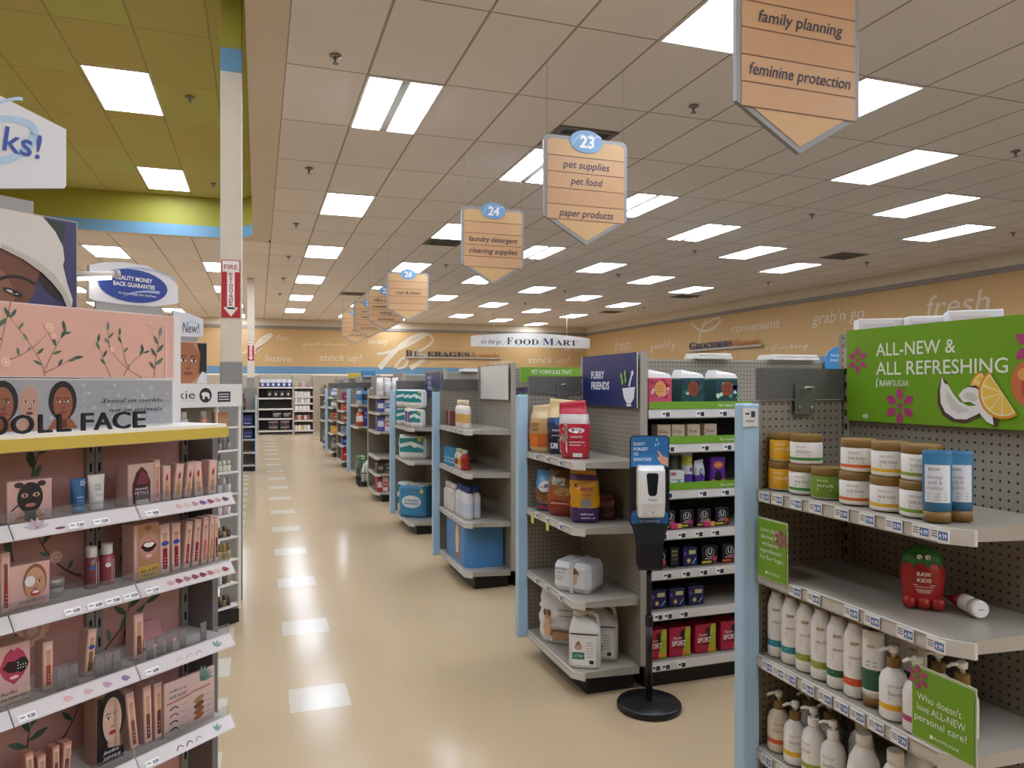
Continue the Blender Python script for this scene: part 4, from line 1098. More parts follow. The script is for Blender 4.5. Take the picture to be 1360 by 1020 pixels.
bag('food_bag', 'brown and rust pet food bag on the second shelf', 'bag', (1.70, 3.985, .898), (.22, .13, .27), bands([(.36, '#8a3320'), (.55, '#a4552c'), (.8, '#8f6234'), (1, '#5f3a22')]), math.radians(-35), GF, seed=6,
    art=bag_art([('r', -.34, .0, .66, .80, '#c9c2b5'), ('t', 'Nature', -.17, .70, .05, '#3f6a36', .26), ('r', -.45, .15, .22, .36, '#c8492a'), ('t', 'chicken', -.15, .26, .045, '#f0d8c8', .45), ('e', -.05, .52, .26, .09, '#b08a52')]))
bag('food_bag', 'yellow and purple pet food bag with a kitten picture', 'bag', (1.712, 3.755, .898), (.165, .11, .295), bands([(.26, '#4a2f63'), (.78, '#d69a1e'), (.9, '#6a4a7a'), (1, '#c9902a')]), math.radians(-30), GF, seed=7, lean=-.015,
    art=bag_art([('r', -.48, -.25, .05, .72, '#5a3a78'), ('t', 'MEOW', .1, .60, .06, '#b02a6a', .42), ('t', 'mix', .1, .50, .06, '#b02a6a', .3), ('e', .08, .36, .2, .08, '#8d8a84'), ('e', .0, .43, .06, .035, '#8d8a84'), ('e', .16, .43, .06, .035, '#8d8a84'), ('t', 'salmon', .1, .15, .045, '#e6dff0', .42), ('r', -.1, .35, .08, .1, '#c9c0dc')]))
bag('food_bag', 'small dark red bag at the back of the second shelf', 'bag', (1.86, 3.79, .898), (.12, .09, .14), bands([(.5, '#4a1f1a'), (1, '#5f2a20')]), math.radians(-30), GF, seed=8)
# wrapped pads, big pad bag, and two jugs
pk = empty('wrapped_pack', 'white wrapped pack with a dog picture lying on the third shelf', 'pack', (1.70, 3.81, .511), math.radians(-52), 'white pet pads on the end display')
WR = M('#d5d6d8', .25, bump=.3)
mb = MB(); mb.box(-.115, .115, -.10, .10, .002, .165, WR, .03)
A = Art(mb, front(-.1002)); A.text('DOG PADS', -.06, .118, .014, INK, 2, 'c', w=.075); A.text('ultra', -.065, .10, .010, INK, 2, 'c', w=.05)
for q in (.085, .075, .065): A.line([(-.095, q), (-.045, q)], .002, INK, 2)
DG, DG2 = M('#7a5638', .5), M('#c9a27c', .5)
A.ell(.025, .085, .018, .038, DG2, 2); A.ell(.025, .122, .016, .018, DG, 3); A.leaf(.010, .128, .03, .007, math.radians(-110), DG, 4); A.leaf(.040, .128, .03, .007, math.radians(-70), DG, 4); A.ell(.025, .112, .006, .005, BLACK, 5, 8)
mb.build('wrapper', pk)
mb = MB(); mb.box(-.117, .117, -.102, .102, .150, .158, M('#3a3d40', .4)) if False else None
mb.loops([[(-.005,-.103,.002),(.02,-.103,.002),(.02,.103,.002),(-.005,.103,.002)],[(-.005,-.103,.168),(.02,-.103,.168),(.02,.103,.168),(-.005,.103,.168)]], M('#c3c6ca', .35)); mb.build('wrap_band', pk)
bag('pet_pads_bag', 'tall white bag of dog pads with a sitting dog picture', 'bag', (1.70, 4.06, .141), (.26, .16, .335), bands([(.1, '#c9cbc9'), (1, '#d9dada')]), math.radians(-42), 'white pet pads on the end display', seed=11, seal=.06,
    art=bag_art([('r', -.46, -.12, .06, .9, '#e6e6e6'), ('e', -.24, .30, .10, .2, '#cfa684'), ('e', -.24, .52, .075, .07, '#a87f5a'), ('e', -.30, .54, .03, .06, '#6a4a32', 2), ('e', -.18, .54, .03, .06, '#6a4a32', 2), ('r', -.1, .46, .06, .9, '#aeb9be'), ('e', .22, .74, .1, .05, '#e9ecec', 2), ('t', 'pads', .22, .73, .03, '#2b3038', .16), ('t', 'ultra absorb', .2, .6, .03, '#2b3038', .3), ('t', 'odor control', .2, .5, .03, '#2b3038', .3), ('r', -.1, .3, .1, .22, '#b98862', 2), ('r', -.12, .32, .22, .26, '#7c5638', 2)]))
JW = M('#dcdad6', .3)
def jug(x, y, rot, label):
    t = empty('pet_jug', label, 'jug', (x, y, .1415), math.radians(rot), 'white jugs on the bottom shelf of the pet display')
    def r2(a, b, z, dx=0): return [(dx + a*math.copysign(abs(math.cos(q))**.6, math.cos(q)), b*math.copysign(abs(math.sin(q))**.6, math.sin(q)), z) for q in [2*PI*i/24 for i in range(24)]]
    mb = MB(); mb.loops([r2(.080, .058, 0), r2(.086, .064, .008), r2(.086, .064, .185), r2(.080, .06, .215), r2(.06, .045, .245, -.012), r2(.036, .034, .262, -.028), r2(.028, .028, .272, -.032)], JW, True, True, True)
    A = Art(mb, front(-.0648)); A.rect(-.062, .062, .02, .165, M('#e6e5e2', .4), 1); A.line([(-.075, .185), (.075, .185)], .007, M('#23242a', .5), 2)
    A.rect(-.062, .002, .05, .088, M('#2f8069', .5), 2); A.text('LITTER', -.03, .063, .012, WHITE, 4, 'c', w=.046)
    A.ell(-.03, .115, .022, .016, M('#b99a8a', .5), 2); A.leaf(-.045, .12, .03, .006, math.radians(60), M('#8a6a5c', .5), 3); A.leaf(-.02, .12, .03, .006, math.radians(110), M('#8a6a5c', .5), 3)
    for q in (.14, .125, .11, .095, .08, .065): A.line([(.012, q), (.05, q)], .003, GINK, 2)
    A.rect(.028, .052, .028, .048, INK, 2); mb.build('body', t)
    mb = MB(); mb.lathe([(.033, .270), (.033, .298), (.030, .302)], JW, 20, (-.032, 0, 0)); mb.build('cap', t)
    mb = MB(); mb.tube([(-.015, 0, .262), (.0, 0, .285), (.035, 0, .290), (.062, 0, .272), (.070, 0, .235), (.070, 0, .20)], .0125, JW, 10); mb.build('handle', t)
jug(1.672, 3.665, -30, 'white handled jug with green label at the front corner')
jug(1.815, 3.745, -30, 'white handled jug behind and right of the front one')
# yellow clearance tags hanging from the rails
for i, (px, z) in enumerate(((711, .897), (731, .897))):
    Y, d = on_x(px, FX)
    t = empty('clearance_tag', ('left', 'right')[i] + ' yellow tag hanging under the second pet food shelf', 'tag', (FX-.018, Y, z-.075))
    mb = MB(); mb.box(-.001, .001, -.02, .02, 0, .05, M('#d8cf5a', .5)); A = Art(mb, west(-.001)); A.line([(-.01, .02), (.01, .02)], .008, M('#b8b09a', .5), 1); mb.build('card', t)
    mb = MB(); mb.box(-.0006, .0006, -.004, .004, .05, .07, M('#c9c9c4', .4)); mb.build('clip', t)

# ------------------------------------------------------------------ the row beside it: boxes and packs on white edged shelves
YR = 3.585
def rowx(px): return on_y(px, YR)[0]
GR = 'packs on the white edged shelving row'
def soft_pack(px, wpx, base, label, z=1.5205):
    xx = rowx(px); w = .155
    t = empty('soft_pack', label, 'pack', (xx, YR + .07, z), 0, 'plastic wrapped packs on the top shelf of the row')
    mb = MB(); mb.box(-w/2, w/2, -.06, .06, .0008, .172, M(base[0], .3), .008)
    A = Art(mb, front(-.0602, 0, .037)); rnd = random.Random(px)
    for i in range(16): A.ell(rnd.uniform(-.065, .065), rnd.uniform(.025, .115), rnd.uniform(.008, .02), rnd.uniform(.008, .02), M(rnd.choice(base[1]), .4), 1 + (i % 2), 8, rnd.random()*3)
    A.ell(0, .075, .036, .043, M(base[2], .4), 4, 24); A.text('HONEY', 0, .085, .007, M(base[3], .5), 6, 'c', w=.045); A.text('POT', 0, .072, .007, M(base[3], .5), 6, 'c', w=.03); A.line([(-.02, .06), (.02, .06)], .002, M(base[3], .5), 6)
    mb.build('pack_body', t)
    mb = MB(); mb.loops([[(-w/2+.004,-.055,.171),(w/2-.004,-.055,.171),(w/2-.004,.055,.171),(-w/2+.004,.055,.171)],[(-w/2+.01,-.05,.198),(w/2-.012,-.05,.192),(w/2-.012,.05,.192),(-w/2+.01,.05,.198)],[(-w/2+.015,-.04,.218),(w/2-.05,-.03,.204),(w/2-.05,.03,.204),(-w/2+.015,.04,.218)]], M('#dddbd6', .3, bump=.3)); mb.build('plastic_top', t)
pinkp = ('#c9506a', ['#e0909c', '#d9dadc', '#a82f4a', '#e8b7b4'], '#e09a5a', '#7a2a20')
grnp = ('#1f4a4a', ['#4a9a6a', '#1f2f5a', '#cfe0c0', '#2f6a5a'], '#8a4228', '#2a0f0a')
soft_pack(878, 36, pinkp, 'pink patterned pack with an orange circle on the top shelf')
soft_pack(922, 44, grnp, 'green patterned pack with a brown circle, whole, on the top shelf')
soft_pack(967, 44, grnp, 'green patterned pack partly hidden by the blue post')
def vb(leafc):
    def f(A, w, h):
        A.rect(-w*.44, -w*.40, h*.2, h*.8, M('#b9a184', .5), 1); A.text('V', -w*.36, h*.52, h*.3, INK, 2, font='serifit'); A.text('eeda', -w*.16, h*.55, h*.2, INK, 2, w=w*.4, font='serifit')
        A.line([(-w*.3, h*.38), (w*.2, h*.38)], h*.03, GINK, 2); A.leaf(w*.05, h*.05, w*.32, w*.08, math.radians(60), M(leafc, .5), 2); A.leaf(w*.15, h*.05, w*.28, w*.08, math.radians(20), M(leafc, .5), 2)
    return f
for i, (px, c) in enumerate(((884, '#3f8a3a'), (903, '#7a3a9a'), (923.5, '#7a3a9a'), (946, '#d8642a'))):
    box_item('cream_carton', ('cream carton with a green leaf', 'left cream carton with a purple leaf', 'right cream carton with a purple leaf', 'cream carton with an orange leaf')[i] + ' on the second shelf', 'carton', (rowx(px), YR+.05, 1.3305), (.083, .07, .102), '#cdb89c', 0, vb(c), GR)
def plain(cs):
    def f(A, w, h):
        for i, c in enumerate(cs): A.rect(-w*.38, w*.30, h*(.15 + .2*i), h*(.27 + .2*i), M(c, .4), 1)
    return f
z = 1.0775
box_item('white_carton', 'low white carton with a pink tab on the third shelf', 'carton', (rowx(901), YR+.04, z), (.088, .06, .098), '#d9d8d4', 0, lambda A, w, h: (A.rect(-w*.45, -w*.1, h*.75, h*.92, M('#c8506a', .4), 1), A.ell(w*.12, h*.35, h*.12, h*.12, M('#3f9a9a', .4), 1), A.line([(-w*.4, h*.5), (w*.3, h*.5)], h*.06, GINK, 1)), GR)
box_item('white_carton', 'narrow white pack beside the sanitizer sign on the third shelf', 'carton', (rowx(885.5), YR+.05, z), (.03, .05, .15), '#cfcfcc', 0, plain(['#3a3a3c']), GR)
bottle('wipes_canister', 'white yellow and purple canister on the third shelf', 'canister', (rowx(919.5), YR+.06, z), [('body', [(.030, 0), (.032, .003), (.032, .075), (.032, .125), (.032, .175)], [M('#5a3a9a', .4), M('#5a3a9a', .4), M('#d8dad8', .4), M('#c8c23a', .4)], lambda A: (A.text('summer', 0, .14, .012, INK, 2, 'c', w=.045), A.ell(.01, .10, .012, .014, M('#7a5a9a', .4), 2)), .032), ('lid', [(.033, .175), (.033, .19), (.03, .193)], M('#dcdcd8', .35))], 0, GR)
bottle('wipes_canister', 'grey green canister behind the white yellow and purple one', 'canister', (rowx(913), YR+.135, z), [('body', [(.030, 0), (.032, .003), (.032, .175)], M('#9aa58a', .4)), ('lid', [(.033, .175), (.033, .19), (.03, .193)], M('#c9c9c2', .35))], 0, GR)
bag('wipes_pouch', 'white and purple pouch between canister and orange purple box', 'pouch', (rowx(934.5), YR+.05, z), (.066, .05, .15), bands([(.45, '#5a3a9a'), (1, '#cfd0d6')]), 0, GR, seed=14, art=bag_art([('e', 0, .55, .16, .14, '#3a3f6a'), ('e', 0, .57, .08, .07, '#d8dae0', 2)]))
box_item('purple_carton', 'purple and orange carton with a dark round window', 'carton', (rowx(956), YR+.05, z), (.092, .07, .165), '#5a2a8a', 0, lambda A, w, h: (A.rect(-w*.5, w*.5, 0, h*.25, M('#d8642a', .4), 1), A.ell(0, h*.32, w*.26, h*.22, M('#1a1420', .4), 2), A.ell(0, h*.74, w*.34, h*.12, M('#d8743a', .4), 2), A.text('hello', 0, h*.71, h*.07, M('#f0d8a0', .5), 3, 'c', w=w*.4)), GR)
def ubox(c1, c2):
    def f(A, w, h):
        A.text('U', 0, h*.52, h*.28, M('#d8d8dc', .5), 2, 'c', bold=.03); A.ell(0, h*.63, h*.26, h*.26, M('#d8d8dc', .5), 1, 20); A.ell(0, h*.63, h*.23, h*.23, M('#151318', .4), 1.5, 20)
        A.rect(-w*.5, w*.1, h*.06, h*.18, M(c1, .4), 1); A.ell(w*.3, h*.3, h*.13, h*.13, M(c2, .4), 1, 10); A.line([(w*.25, 0), (w*.35, h*.3)], h*.06, M(c2, .4), 1)
        A.line([(-w*.3, h*.30), (w*.15, h*.30)], h*.06, M('#d8a0b0', .5), 2)
    return f
NB = lambda A, w, h: (A.rect(-w*.1, w*.38, h*.62, h*.84, M('#c9c98a', .5), 1), A.ell(-w*.12, h*.28, h*.16, h*.16, M('#8a6a2a', .4), 1, 12), A.ell(-w*.12, h*.28, h*.09, h*.09, M('#d8d890', .4), 2, 12), A.line([(w*.15, h*.1), (w*.4, h*.4)], h*.07, M('#8ab0e0', .4), 1), A.ell(-w*.36, h*.66, h*.1, h*.12, M('#6a4a9a', .4), 1, 10))
z = .8555
for i, (px, w, c) in enumerate(((892, .075, '#c9387a'), (915, .09, '#c9387a'), (938, .09, '#d8a03a'), (962, .09, '#d85a2a'))):
    box_item('black_carton', ('leftmost', 'second', 'third', 'rightmost')[i] + ' black carton with a ringed letter on the fourth shelf', 'carton', (rowx(px), YR+.06, z), (w, .08, .098), '#16141a', 0, ubox('#b8b03a', c), GR)
for i, (px) in enumerate((899, 943)):
    box_item('pink_carton', ('left', 'right')[i] + ' low pink and yellow carton in front of the fourth shelf black cartons', 'carton', (rowx(px), YR+.01, z), (.07, .016, .028), '#c9386a', 0, lambda A, w, h: A.rect(w*.1, w*.45, h*.1, h*.9, M('#d8c03a', .4), 1), GR)
z = .6405
box_item('black_carton', 'leftmost black carton on the fifth shelf, by the stand pole', 'carton', (rowx(880), YR+.06, z), (.07, .08, .10), '#16141a', 0, ubox('#c9386a', '#d84a6a'), GR)
box_item('black_carton', 'narrow black carton with gold band on the fifth shelf', 'carton', (rowx(899), YR+.06, z), (.055, .08, .108), '#1a181c', 0, plain(['#3a383c', '#5a5248', '#8a7a4a', '#8a7a4a']), GR)
box_item('navy_carton', 'single navy carton between black ones on the fifth shelf', 'carton', (rowx(919.5), YR+.06, z), (.09, .08, .103), '#242052', 0, NB, GR)
box_item('black_carton', 'wide black carton right of the navy one on the fifth shelf', 'carton', (rowx(945.5), YR+.06, z), (.105, .08, .104), '#141217', 0, ubox('#c8b83a', '#d84a6a'), GR)
box_item('black_carton', 'rightmost black carton on the fifth shelf', 'carton', (rowx(972), YR+.06, z), (.10, .08, .104), '#141217', 0, ubox('#d8642a', '#d84a6a'), GR)
for i, px in enumerate((877.5, 902, 927.5)):
    box_item('navy_carton', ('left', 'middle', 'right')[i] + ' navy carton of the three on the sixth shelf', 'carton', (rowx(px), YR+.06, .4205), (.098, .08, .10), '#221e50', 0, NB, GR)
def sport(A, w, h):
    A.poly([(w*.12, 0), (w*.5, 0), (w*.5, h), (w*.28, h)], M('#a8b02a', .4), 1); A.poly([(w*.22, h*.6), (w*.5, h*.7), (w*.5, h), (w*.28, h)], M('#b8c83a', .4), 2)
    A.ell(w*.12, h*.80, h*.09, h*.11, M('#3a1a24', .4), 2, 10); A.poly([(w*.0, h*.75), (w*.22, h*.72), (w*.26, h*.45), (w*.05, h*.4)], M('#4a1f2c', .4), 2)
    A.text('Playtex', -w*.12, h*.60, h*.10, M('#f0dfe4', .5), 4, 'c', w=w*.42, shear=.2); A.text('SPORT', -w*.06, h*.38, h*.17, M('#f0e6ea', .5), 4, 'c', w=w*.66, bold=.03)
    A.rect(w*.12, w*.48, h*.06, h*.16, M('#e0902a', .4), 3); A.line([(-w*.4, h*.3), (w*.2, h*.3)], h*.03, M('#3a1a24', .4), 2)
for i, px in enumerate((873, 905, 939, 973)):
    box_item('sport_carton', ('red and lime carton half behind the stand pole on the bottom shelf', 'red and lime carton, whole, nearest the stand pole', 'red and lime carton between two others on the bottom shelf', 'red and lime carton cut off by the blue post')[i], 'carton', (rowx(px), YR+.07, .1455), (.133, .11, .158), '#b51f44', 0, sport, GR)
# white stacks on top of the rows
for i, (px0, px1, k, l) in enumerate(((920, 966, 1, 'low white stack on the row top left of the nearest display header'), (1018, 1080, 1, 'low white stack on the row top behind the nearest display header'), (612, 634, 3, 'small white carton on top of the row behind the blank sign'))):
    yc = YN[k] + .40; xa, d = on_y(px0, yc); xb, _ = on_y(px1, yc)
    t = empty('white_stack', l, 'carton', ((xa+xb)/2, yc+.02, 1.811)); w = xb - xa
    for j in range(2):
        mb = MB(); mb.box(-w/2+.01*j, w/2-.012*j, -.08, .08, .001+.018*j, .018+.018*j, M('#dcd8d2', .5), .003); mb.build('white_sheet', t)
yc = YN[1] + .40; xa, d = on_y(1109, yc)
t = empty('round_topper', 'blue round topper sign reading Find the right on the row behind the green sign', 'sign', (xa, yc - .035, 1.69))
mb = MB(); mb.slab(front(0), [(.115*math.cos(2*PI*i/28), .10 + .115*math.sin(2*PI*i/28)) for i in range(28)], .006, M('#3a86bd', .4)); mb.build('disc', t)
for s_, b_, w_ in (('Find the right', .15, .13), ('brand for you', .12, .14)):
    mb = MB(); Art(mb, front(-.001)).text(s_, 0, b_, .018, WHITE, 2, 'c', w=w_); mb.build('lettering', t)
# price card on the nearest blue post
Y, d = on_y(984, YF[0]-.02)
t = empty('price_card', 'small white price card clipped to the top of the nearest blue post', 'tag', (FX-.045, YF[0]-.0225, 1.545))
mb = MB(); mb.box(-.028, .028, -.004, 0, -.03, .03, M('#dcdad6', .5)); A = Art(mb, front(-.004)); A.line([(-.02, .012), (-.004, .012)], .006, INK, 1); A.rect(.002, .018, .0, .02, M('#3a3d45', .5), 1); A.line([(-.018, -.012), (.015, -.012)], .005, GINK, 1); mb.build('card', t)

# ------------------------------------------------------------------ third end display: bottles, boxes and the blue tray
def row(px0, px1, n, X, ymin=None): return [on_x(px0 + (px1-px0)*i/max(n-1, 1), X)[0] for i in range(n)]
GT = 'bottles on the display with the blank sign'
def simple_bottle(p, r, h, col, capc, label, name='lotion_bottle', band=None, group=GT, rot=-30):
    b = M(col, .35); bd = M(band, .4) if band else b
    bottle(name, label, 'bottle', p, [('body', [(r*.9, 0), (r, .006), (r, h*.2), (r, h*.5), (r, h*.7), (r*.55, h*.82)], [b, b, bd, b, b]), ('cap', [(r*.6, h*.80), (r*.6, h*.98), (r*.5, h)], M(capc, .4))], math.radians(rot), group)
for i, y in enumerate((6.19, 6.08, 5.96)):
    simple_bottle((1.64 + .0*i, y, 1.291), .036, .235, '#dcd6cc', '#d8c8a8', ('left', 'middle', 'right')[i] + ' white and gold bottle under the blank sign', band='#d0a860')
for i, (px, c) in enumerate(((589, '#7a3a38'), (593.5, '#8a8078'), (597.5, '#6a2f30'))):
    y = on_x(px, 1.66)[0]; y = min(y, 6.60 - .07*i)
    box_item('small_carton', ('left dark red', 'middle grey', 'right dark red')[i] + ' small carton beside the white and gold bottles', 'carton', (1.66, y, 1.291), (.055, .05, .135), c, math.radians(-50), None, GT)
for i in range(3): box_item('blue_carton', ('left', 'middle', 'right')[i] + ' light blue carton on the second shelf with the red bottle', 'carton', (1.645, 6.575 - .106*i, .941), (.075, .07, .155), '#3f8ab5', math.radians(-50), plain(['#8fc0d8', '#8fc0d8']), GT)
simple_bottle((1.645, 6.23, .941), .036, .165, '#d8d4c8', '#e0dcd4', 'white squat bottle left of the red one', band='#a83030')
simple_bottle((1.645, 6.13, .941), .036, .165, '#d8d4c8', '#c9c08a', 'second white squat bottle left of the red one', band='#c8b03a')
simple_bottle((1.645, 6.02, .941), .038, .165, '#a82a24', '#d8d4cc', 'red squat bottle on the second shelf')
for i in range(4): simple_bottle((1.635, 6.58 - .088*i, .545), .038, .235, '#d6d2cc', '#d6d2cc', ('leftmost', 'second', 'third', 'rightmost')[i] + ' plain white bottle of four above the blue tray')
for i in range(5): simple_bottle((1.645 + (.075 if i == 4 else 0), 6.19 - .092*i + (.13 if i == 4 else 0), .545), .038, .265, '#dcdce0', '#27398a', ('leftmost', 'second', 'third', 'fourth', 'hindmost')[i] + ' white bottle with dark blue cap above the blue tray', band='#c9cfe0')
tr = empty('display_tray', 'light blue cardboard display tray on the bottom shelf', 'display tray', (1.61, 6.2, .1485))
BT1 = M('#4a86c0', .45)
oc = []
for a in range(0, 91, 10): oc.append((.10 - .10*math.cos(math.radians(a)) - .0, -.33 + .10 - .10*math.sin(math.radians(a))))
ocp = [(0, .33)] + [(x, y) for x, y in oc] + [(.32, -.33), (.32, .33)]
mb = MB(); mb.loops([[(x, y, 0) for x, y in ocp], [(x, y, .345) for x, y in ocp]], BT1, True, True)
mb.build('cardboard', tr)
mb = MB(); A = Art(mb, west(0)); A.ell(.05, .19, .10, .15, M('#7a4a30', .5), 1, 26); A.ell(.05, .19, .085, .135, M('#b59a80', .5), 2, 26); A.rect(.015, .085, .06, .24, M('#d8d0c4', .4), 3); A.rect(.03, .07, .24, .30, M('#e0dcd4', .4), 3); A.ell(.05, .05, .07, .03, M('#9a6a3a', .5), 4); mb.build('printed_oval', tr)
# goods seen in the slit of the row behind
for i, (z, c1, c2) in enumerate(((1.43, '#5a4a6a', '#2f2a4a'), (1.11, '#3a3a44', '#222226'), (.83, '#4a4438', '#2a2a26'), (.52, '#3f5a78', '#6a7a8a'), (.17, '#9a2a2c', '#b04038'))):
    for j, px in enumerate((686, 691.5)):
        X, d = on_y(px, 5.80)
        bag('treat_bag', '%s %s treat bag on the %s shelf of the narrow gap' % (('left', 'right')[j], ('mauve', 'charcoal', 'olive', 'steel blue', 'red')[i], ('top', 'second', 'third', 'fourth', 'bottom')[i]), 'bag', (2.07 + .15*j, 5.80, z+.001), (.13, .08, (.20, .18, .20, .20, .24)[i]), bands([(.5, c2), (.8, c1), (1, c2)]), 0, 'bags in the narrow gap between displays', seed=30+i*2+j, n=12, m=8)

# ------------------------------------------------------------------ paper goods display
GPT = 'wrapped paper goods on the fourth end display'
def paper_pack(y, z, w, h, d, label, kind='teal', x=None, rot=-38):
    t = empty('paper_pack', label, 'pack', ((x or 1.62) + d/2*.9, y, z + .001), math.radians(rot), GPT)
    base = {'teal': '#d8dad8', 'white': '#dad8d4', 'blue': '#3a86b5'}[kind]
    mb = MB(); mb.box(-w/2, w/2, -d/2, d/2, 0, h, M(base, .3, bump=.25), min(.03, h*.2)); A = Art(mb, front(-d/2 - .0003))
    if kind == 'teal':
        A.rect(-w*.44, w*.44, h*.30, h*.92, M('#1f8288', .4), 1); A.poly([(-w*.44, h*.5), (0, h*.62), (w*.44, h*.45), (w*.44, h*.6), (0, h*.78), (-w*.44, h*.66)], M('#cfe0de', .4), 2); A.ell(w*.12, h*.62, w*.12, h*.11, M('#e3e8e6', .4), 3, 14); A.ell(w*.3, h*.86, w*.09, h*.07, M('#d8d02a', .4), 3, 10)
    elif kind == 'white': A.rect(-w*.34, w*.34, h*.25, h*.8, M('#7a3a8f', .4), 1); [A.line([(-w*.3, h*q), (w*.3, h*q)], h*.02, M('#b58ac0', .4), 2) for q in (.35, .45, .55, .65)]
    else:
        A.ell(0, h*.5, w*.36, h*.2, M('#d8e4ea', .4), 2, 20); A.text('STRONG', 0, h*.50, h*.075, M('#2a5a94', .5), 4, 'c', w=w*.5, bold=.02); A.text('ABSORBENT', 0, h*.41, h*.06, M('#2a5a94', .5), 4, 'c', w=w*.56, bold=.02); A.ell(w*.38, h*.84, w*.07, h*.07, M('#c8c83a', .4), 3, 10)
    mb.build('wrapper', t)
    if kind == 'blue':
        for i in range(3):
            for j in range(2):
                mb = MB(); mb.lathe([(w*.155, h-.01), (w*.155, h+.012), (w*.06, h+.014)], M('#dcdad6', .5), 14, (-w*.32 + i*w*.32, -d*.22 + j*d*.44, 0)); mb.build('paper_roll', t)
paper_pack(8.78, 1.18, .25, .20, .15, 'lower left teal paper towel pack on the upper shelf', 'teal')
paper_pack(8.52, 1.18, .13, .215, .13, 'left purple fronted towel roll on the upper shelf', 'white')
paper_pack(8.36, 1.18, .13, .215, .13, 'right purple fronted towel roll on the upper shelf', 'white')
paper_pack(8.16, 1.18, .15, .205, .14, 'lower right teal paper towel pack on the upper shelf', 'teal')
paper_pack(8.72, 1.402, .29, .20, .17, 'topmost left teal paper towel pack', 'teal')
paper_pack(8.42, 1.402, .19, .20, .15, 'topmost middle teal paper towel pack', 'teal')
paper_pack(8.17, 1.402, .17, .20, .15, 'topmost right teal paper towel pack', 'teal')
paper_pack(8.75, .81, .20, .26, .16, 'left teal paper towel pack on the middle shelf', 'teal')
paper_pack(8.45, .81, .34, .26, .22, 'right teal paper towel pack on the middle shelf', 'teal')
paper_pack(8.50, .141, .34, .36, .28, 'big blue pack of paper rolls on the bottom shelf', 'blue', x=1.615)
paper_pack(8.83, .141, .16, .36, .16, 'teal and white pack beside the big blue pack', 'teal', x=1.60)

# ------------------------------------------------------------------ the farther end displays
def fill(k, z, px0, px1, n, w, h, cols, name, cat, what, group, X=1.64, d=.10, shape='box', rot=-35):
    W_ = BKX - .03 - (FX + .012); n = max(1, min(n, 4)); w = W_/n*.94; th = 0.0
    for i in range(n):
        XC = FX + .012 + W_*(i + .5)/n; dd = min(d, w*1.2) if shape == 'bottle' else d
        y = YN[k] + .075 + dd/2
        lab = '%s %s, %s from the left' % (what, cat, ORD[i])
        c = cols[i % len(cols)]
        if shape == 'box':
            box_item(name, lab, cat, (XC, y, z), (w, d, h), c, th, lambda A, w_, h_: (A.rect(-w_*.4, w_*.4, h_*.3, h_*.7, M(cols[(i+1) % len(cols)], .4), 1), A.line([(-w_*.25, h_*.5), (w_*.25, h_*.5)], h_*.08, M('#d8d4cc', .5), 2)), group, c=.006)
        elif shape == 'bag':
            bag(name, lab, cat, (XC, y, z), (w, d, h), bands([(.3, c), (.7, cols[(i+1) % len(cols)]), (1, c)]), th, group, seed=50+i, n=12, m=8)
        else:
            b = M(c, .35); c2 = M(cols[(i+1) % len(cols)], .4)
            bottle(name, lab, cat, (XC, y, z), [('body', [(w*.45, 0), (w*.5, .008), (w*.5, h*.25), (w*.5, h*.6), (w*.32, h*.8)], [b, b, c2, b]), ('cap', [(w*.28, h*.79), (w*.28, h)], c2)], 0, group)
G5 = 'wrapped goods on the fifth end display'
fill(4, 1.501, 498, 526, 3, .17, .26, ['#d2cfcb', '#c3bcb8', '#d8d5d2'], 'white_bag', 'bag', 'white bag on top of the fifth end display', G5, shape='bag', d=.16)
fill(4, 1.271, 497, 522, 3, .2, .18, ['#4a4a8a', '#d0ccd0', '#5a5a9a'], 'cloth_pack', 'pack', 'purple and white upper wrapped', G5, d=.14)
fill(4, 1.001, 496, 522, 3, .2, .21, ['#50508f', '#cfc8d0', '#b5785a'], 'cloth_pack', 'pack', 'purple and white lower wrapped', G5, d=.16)
fill(4, .401, 493, 521, 3, .18, .15, ['#3a3432', '#6a6058', '#2f2b2a'], 'foil_tray_pack', 'pack', 'dark wrapped', G5, d=.16)
fill(4, .141, 491, 522, 4, .16, .20, ['#a83238', '#d2cec9', '#b8434a', '#c9c6c2'], 'foam_pack', 'pack', 'red and white wrapped', G5, d=.16)
G6 = 'goods on the end display behind the wire bin'
fill(5, 1.321, 469, 488, 3, .17, .30, ['#b5b2ac', '#3a76b0', '#23252a'], 'cleaner_bottle', 'bottle', 'tall cleaner', G6, shape='bottle')
fill(5, .951, 468, 479, 2, .19, .30, ['#b03a24', '#d0ccc6'], 'red_tub', 'tub', 'red and white', G6, shape='bottle', X=1.66)
t = empty('shelf_card', 'navy card reading at an angle on the display behind the wire bin', 'sign', (1.82, 12.895, .952))
mb = MB(); mb.box(-.11, .11, -.003, .003, 0, .31, M('#1d2a6a', .4)); A = Art(mb, front(-.003)); [A.text(s, -.09, .2 - .07*i, .04, M('#c9cce0', .5), 1, w=.16) for i, s in enumerate(('TAKE', 'CARE'))]; mb.build('card', t)
fill(5, .141, 467, 489, 4, .13, .30, ['#6fa844', '#c8ccc0', '#4a8a3a', '#d0d0ca'], 'green_bag', 'bag', 'green and white bagged goods on the low shelf', G6, shape='bag', d=.14)
G7 = 'goods on the narrow looking seventh end display'
for z, cs, h, w_ in ((1.351, ['#8a2a44', '#5a2034'], .16, 'magenta'), (1.151, ['#c8502a', '#a83a1f'], .13, 'orange'), (.921, ['#9a4a34', '#b58a5a'], .16, 'brown'), (.681, ['#8a9ab0', '#4a6a94'], .15, 'grey blue'), (.451, ['#2f4a9a', '#3a5ab0'], .15, 'deep blue'), (.141, ['#a82a24', '#b83a30'], .24, 'red')):
    fill(6, z, 450, 463, 2, .22, h, cs, 'small_pack', 'pack', w_ + ' seventh display', G7, d=.16)
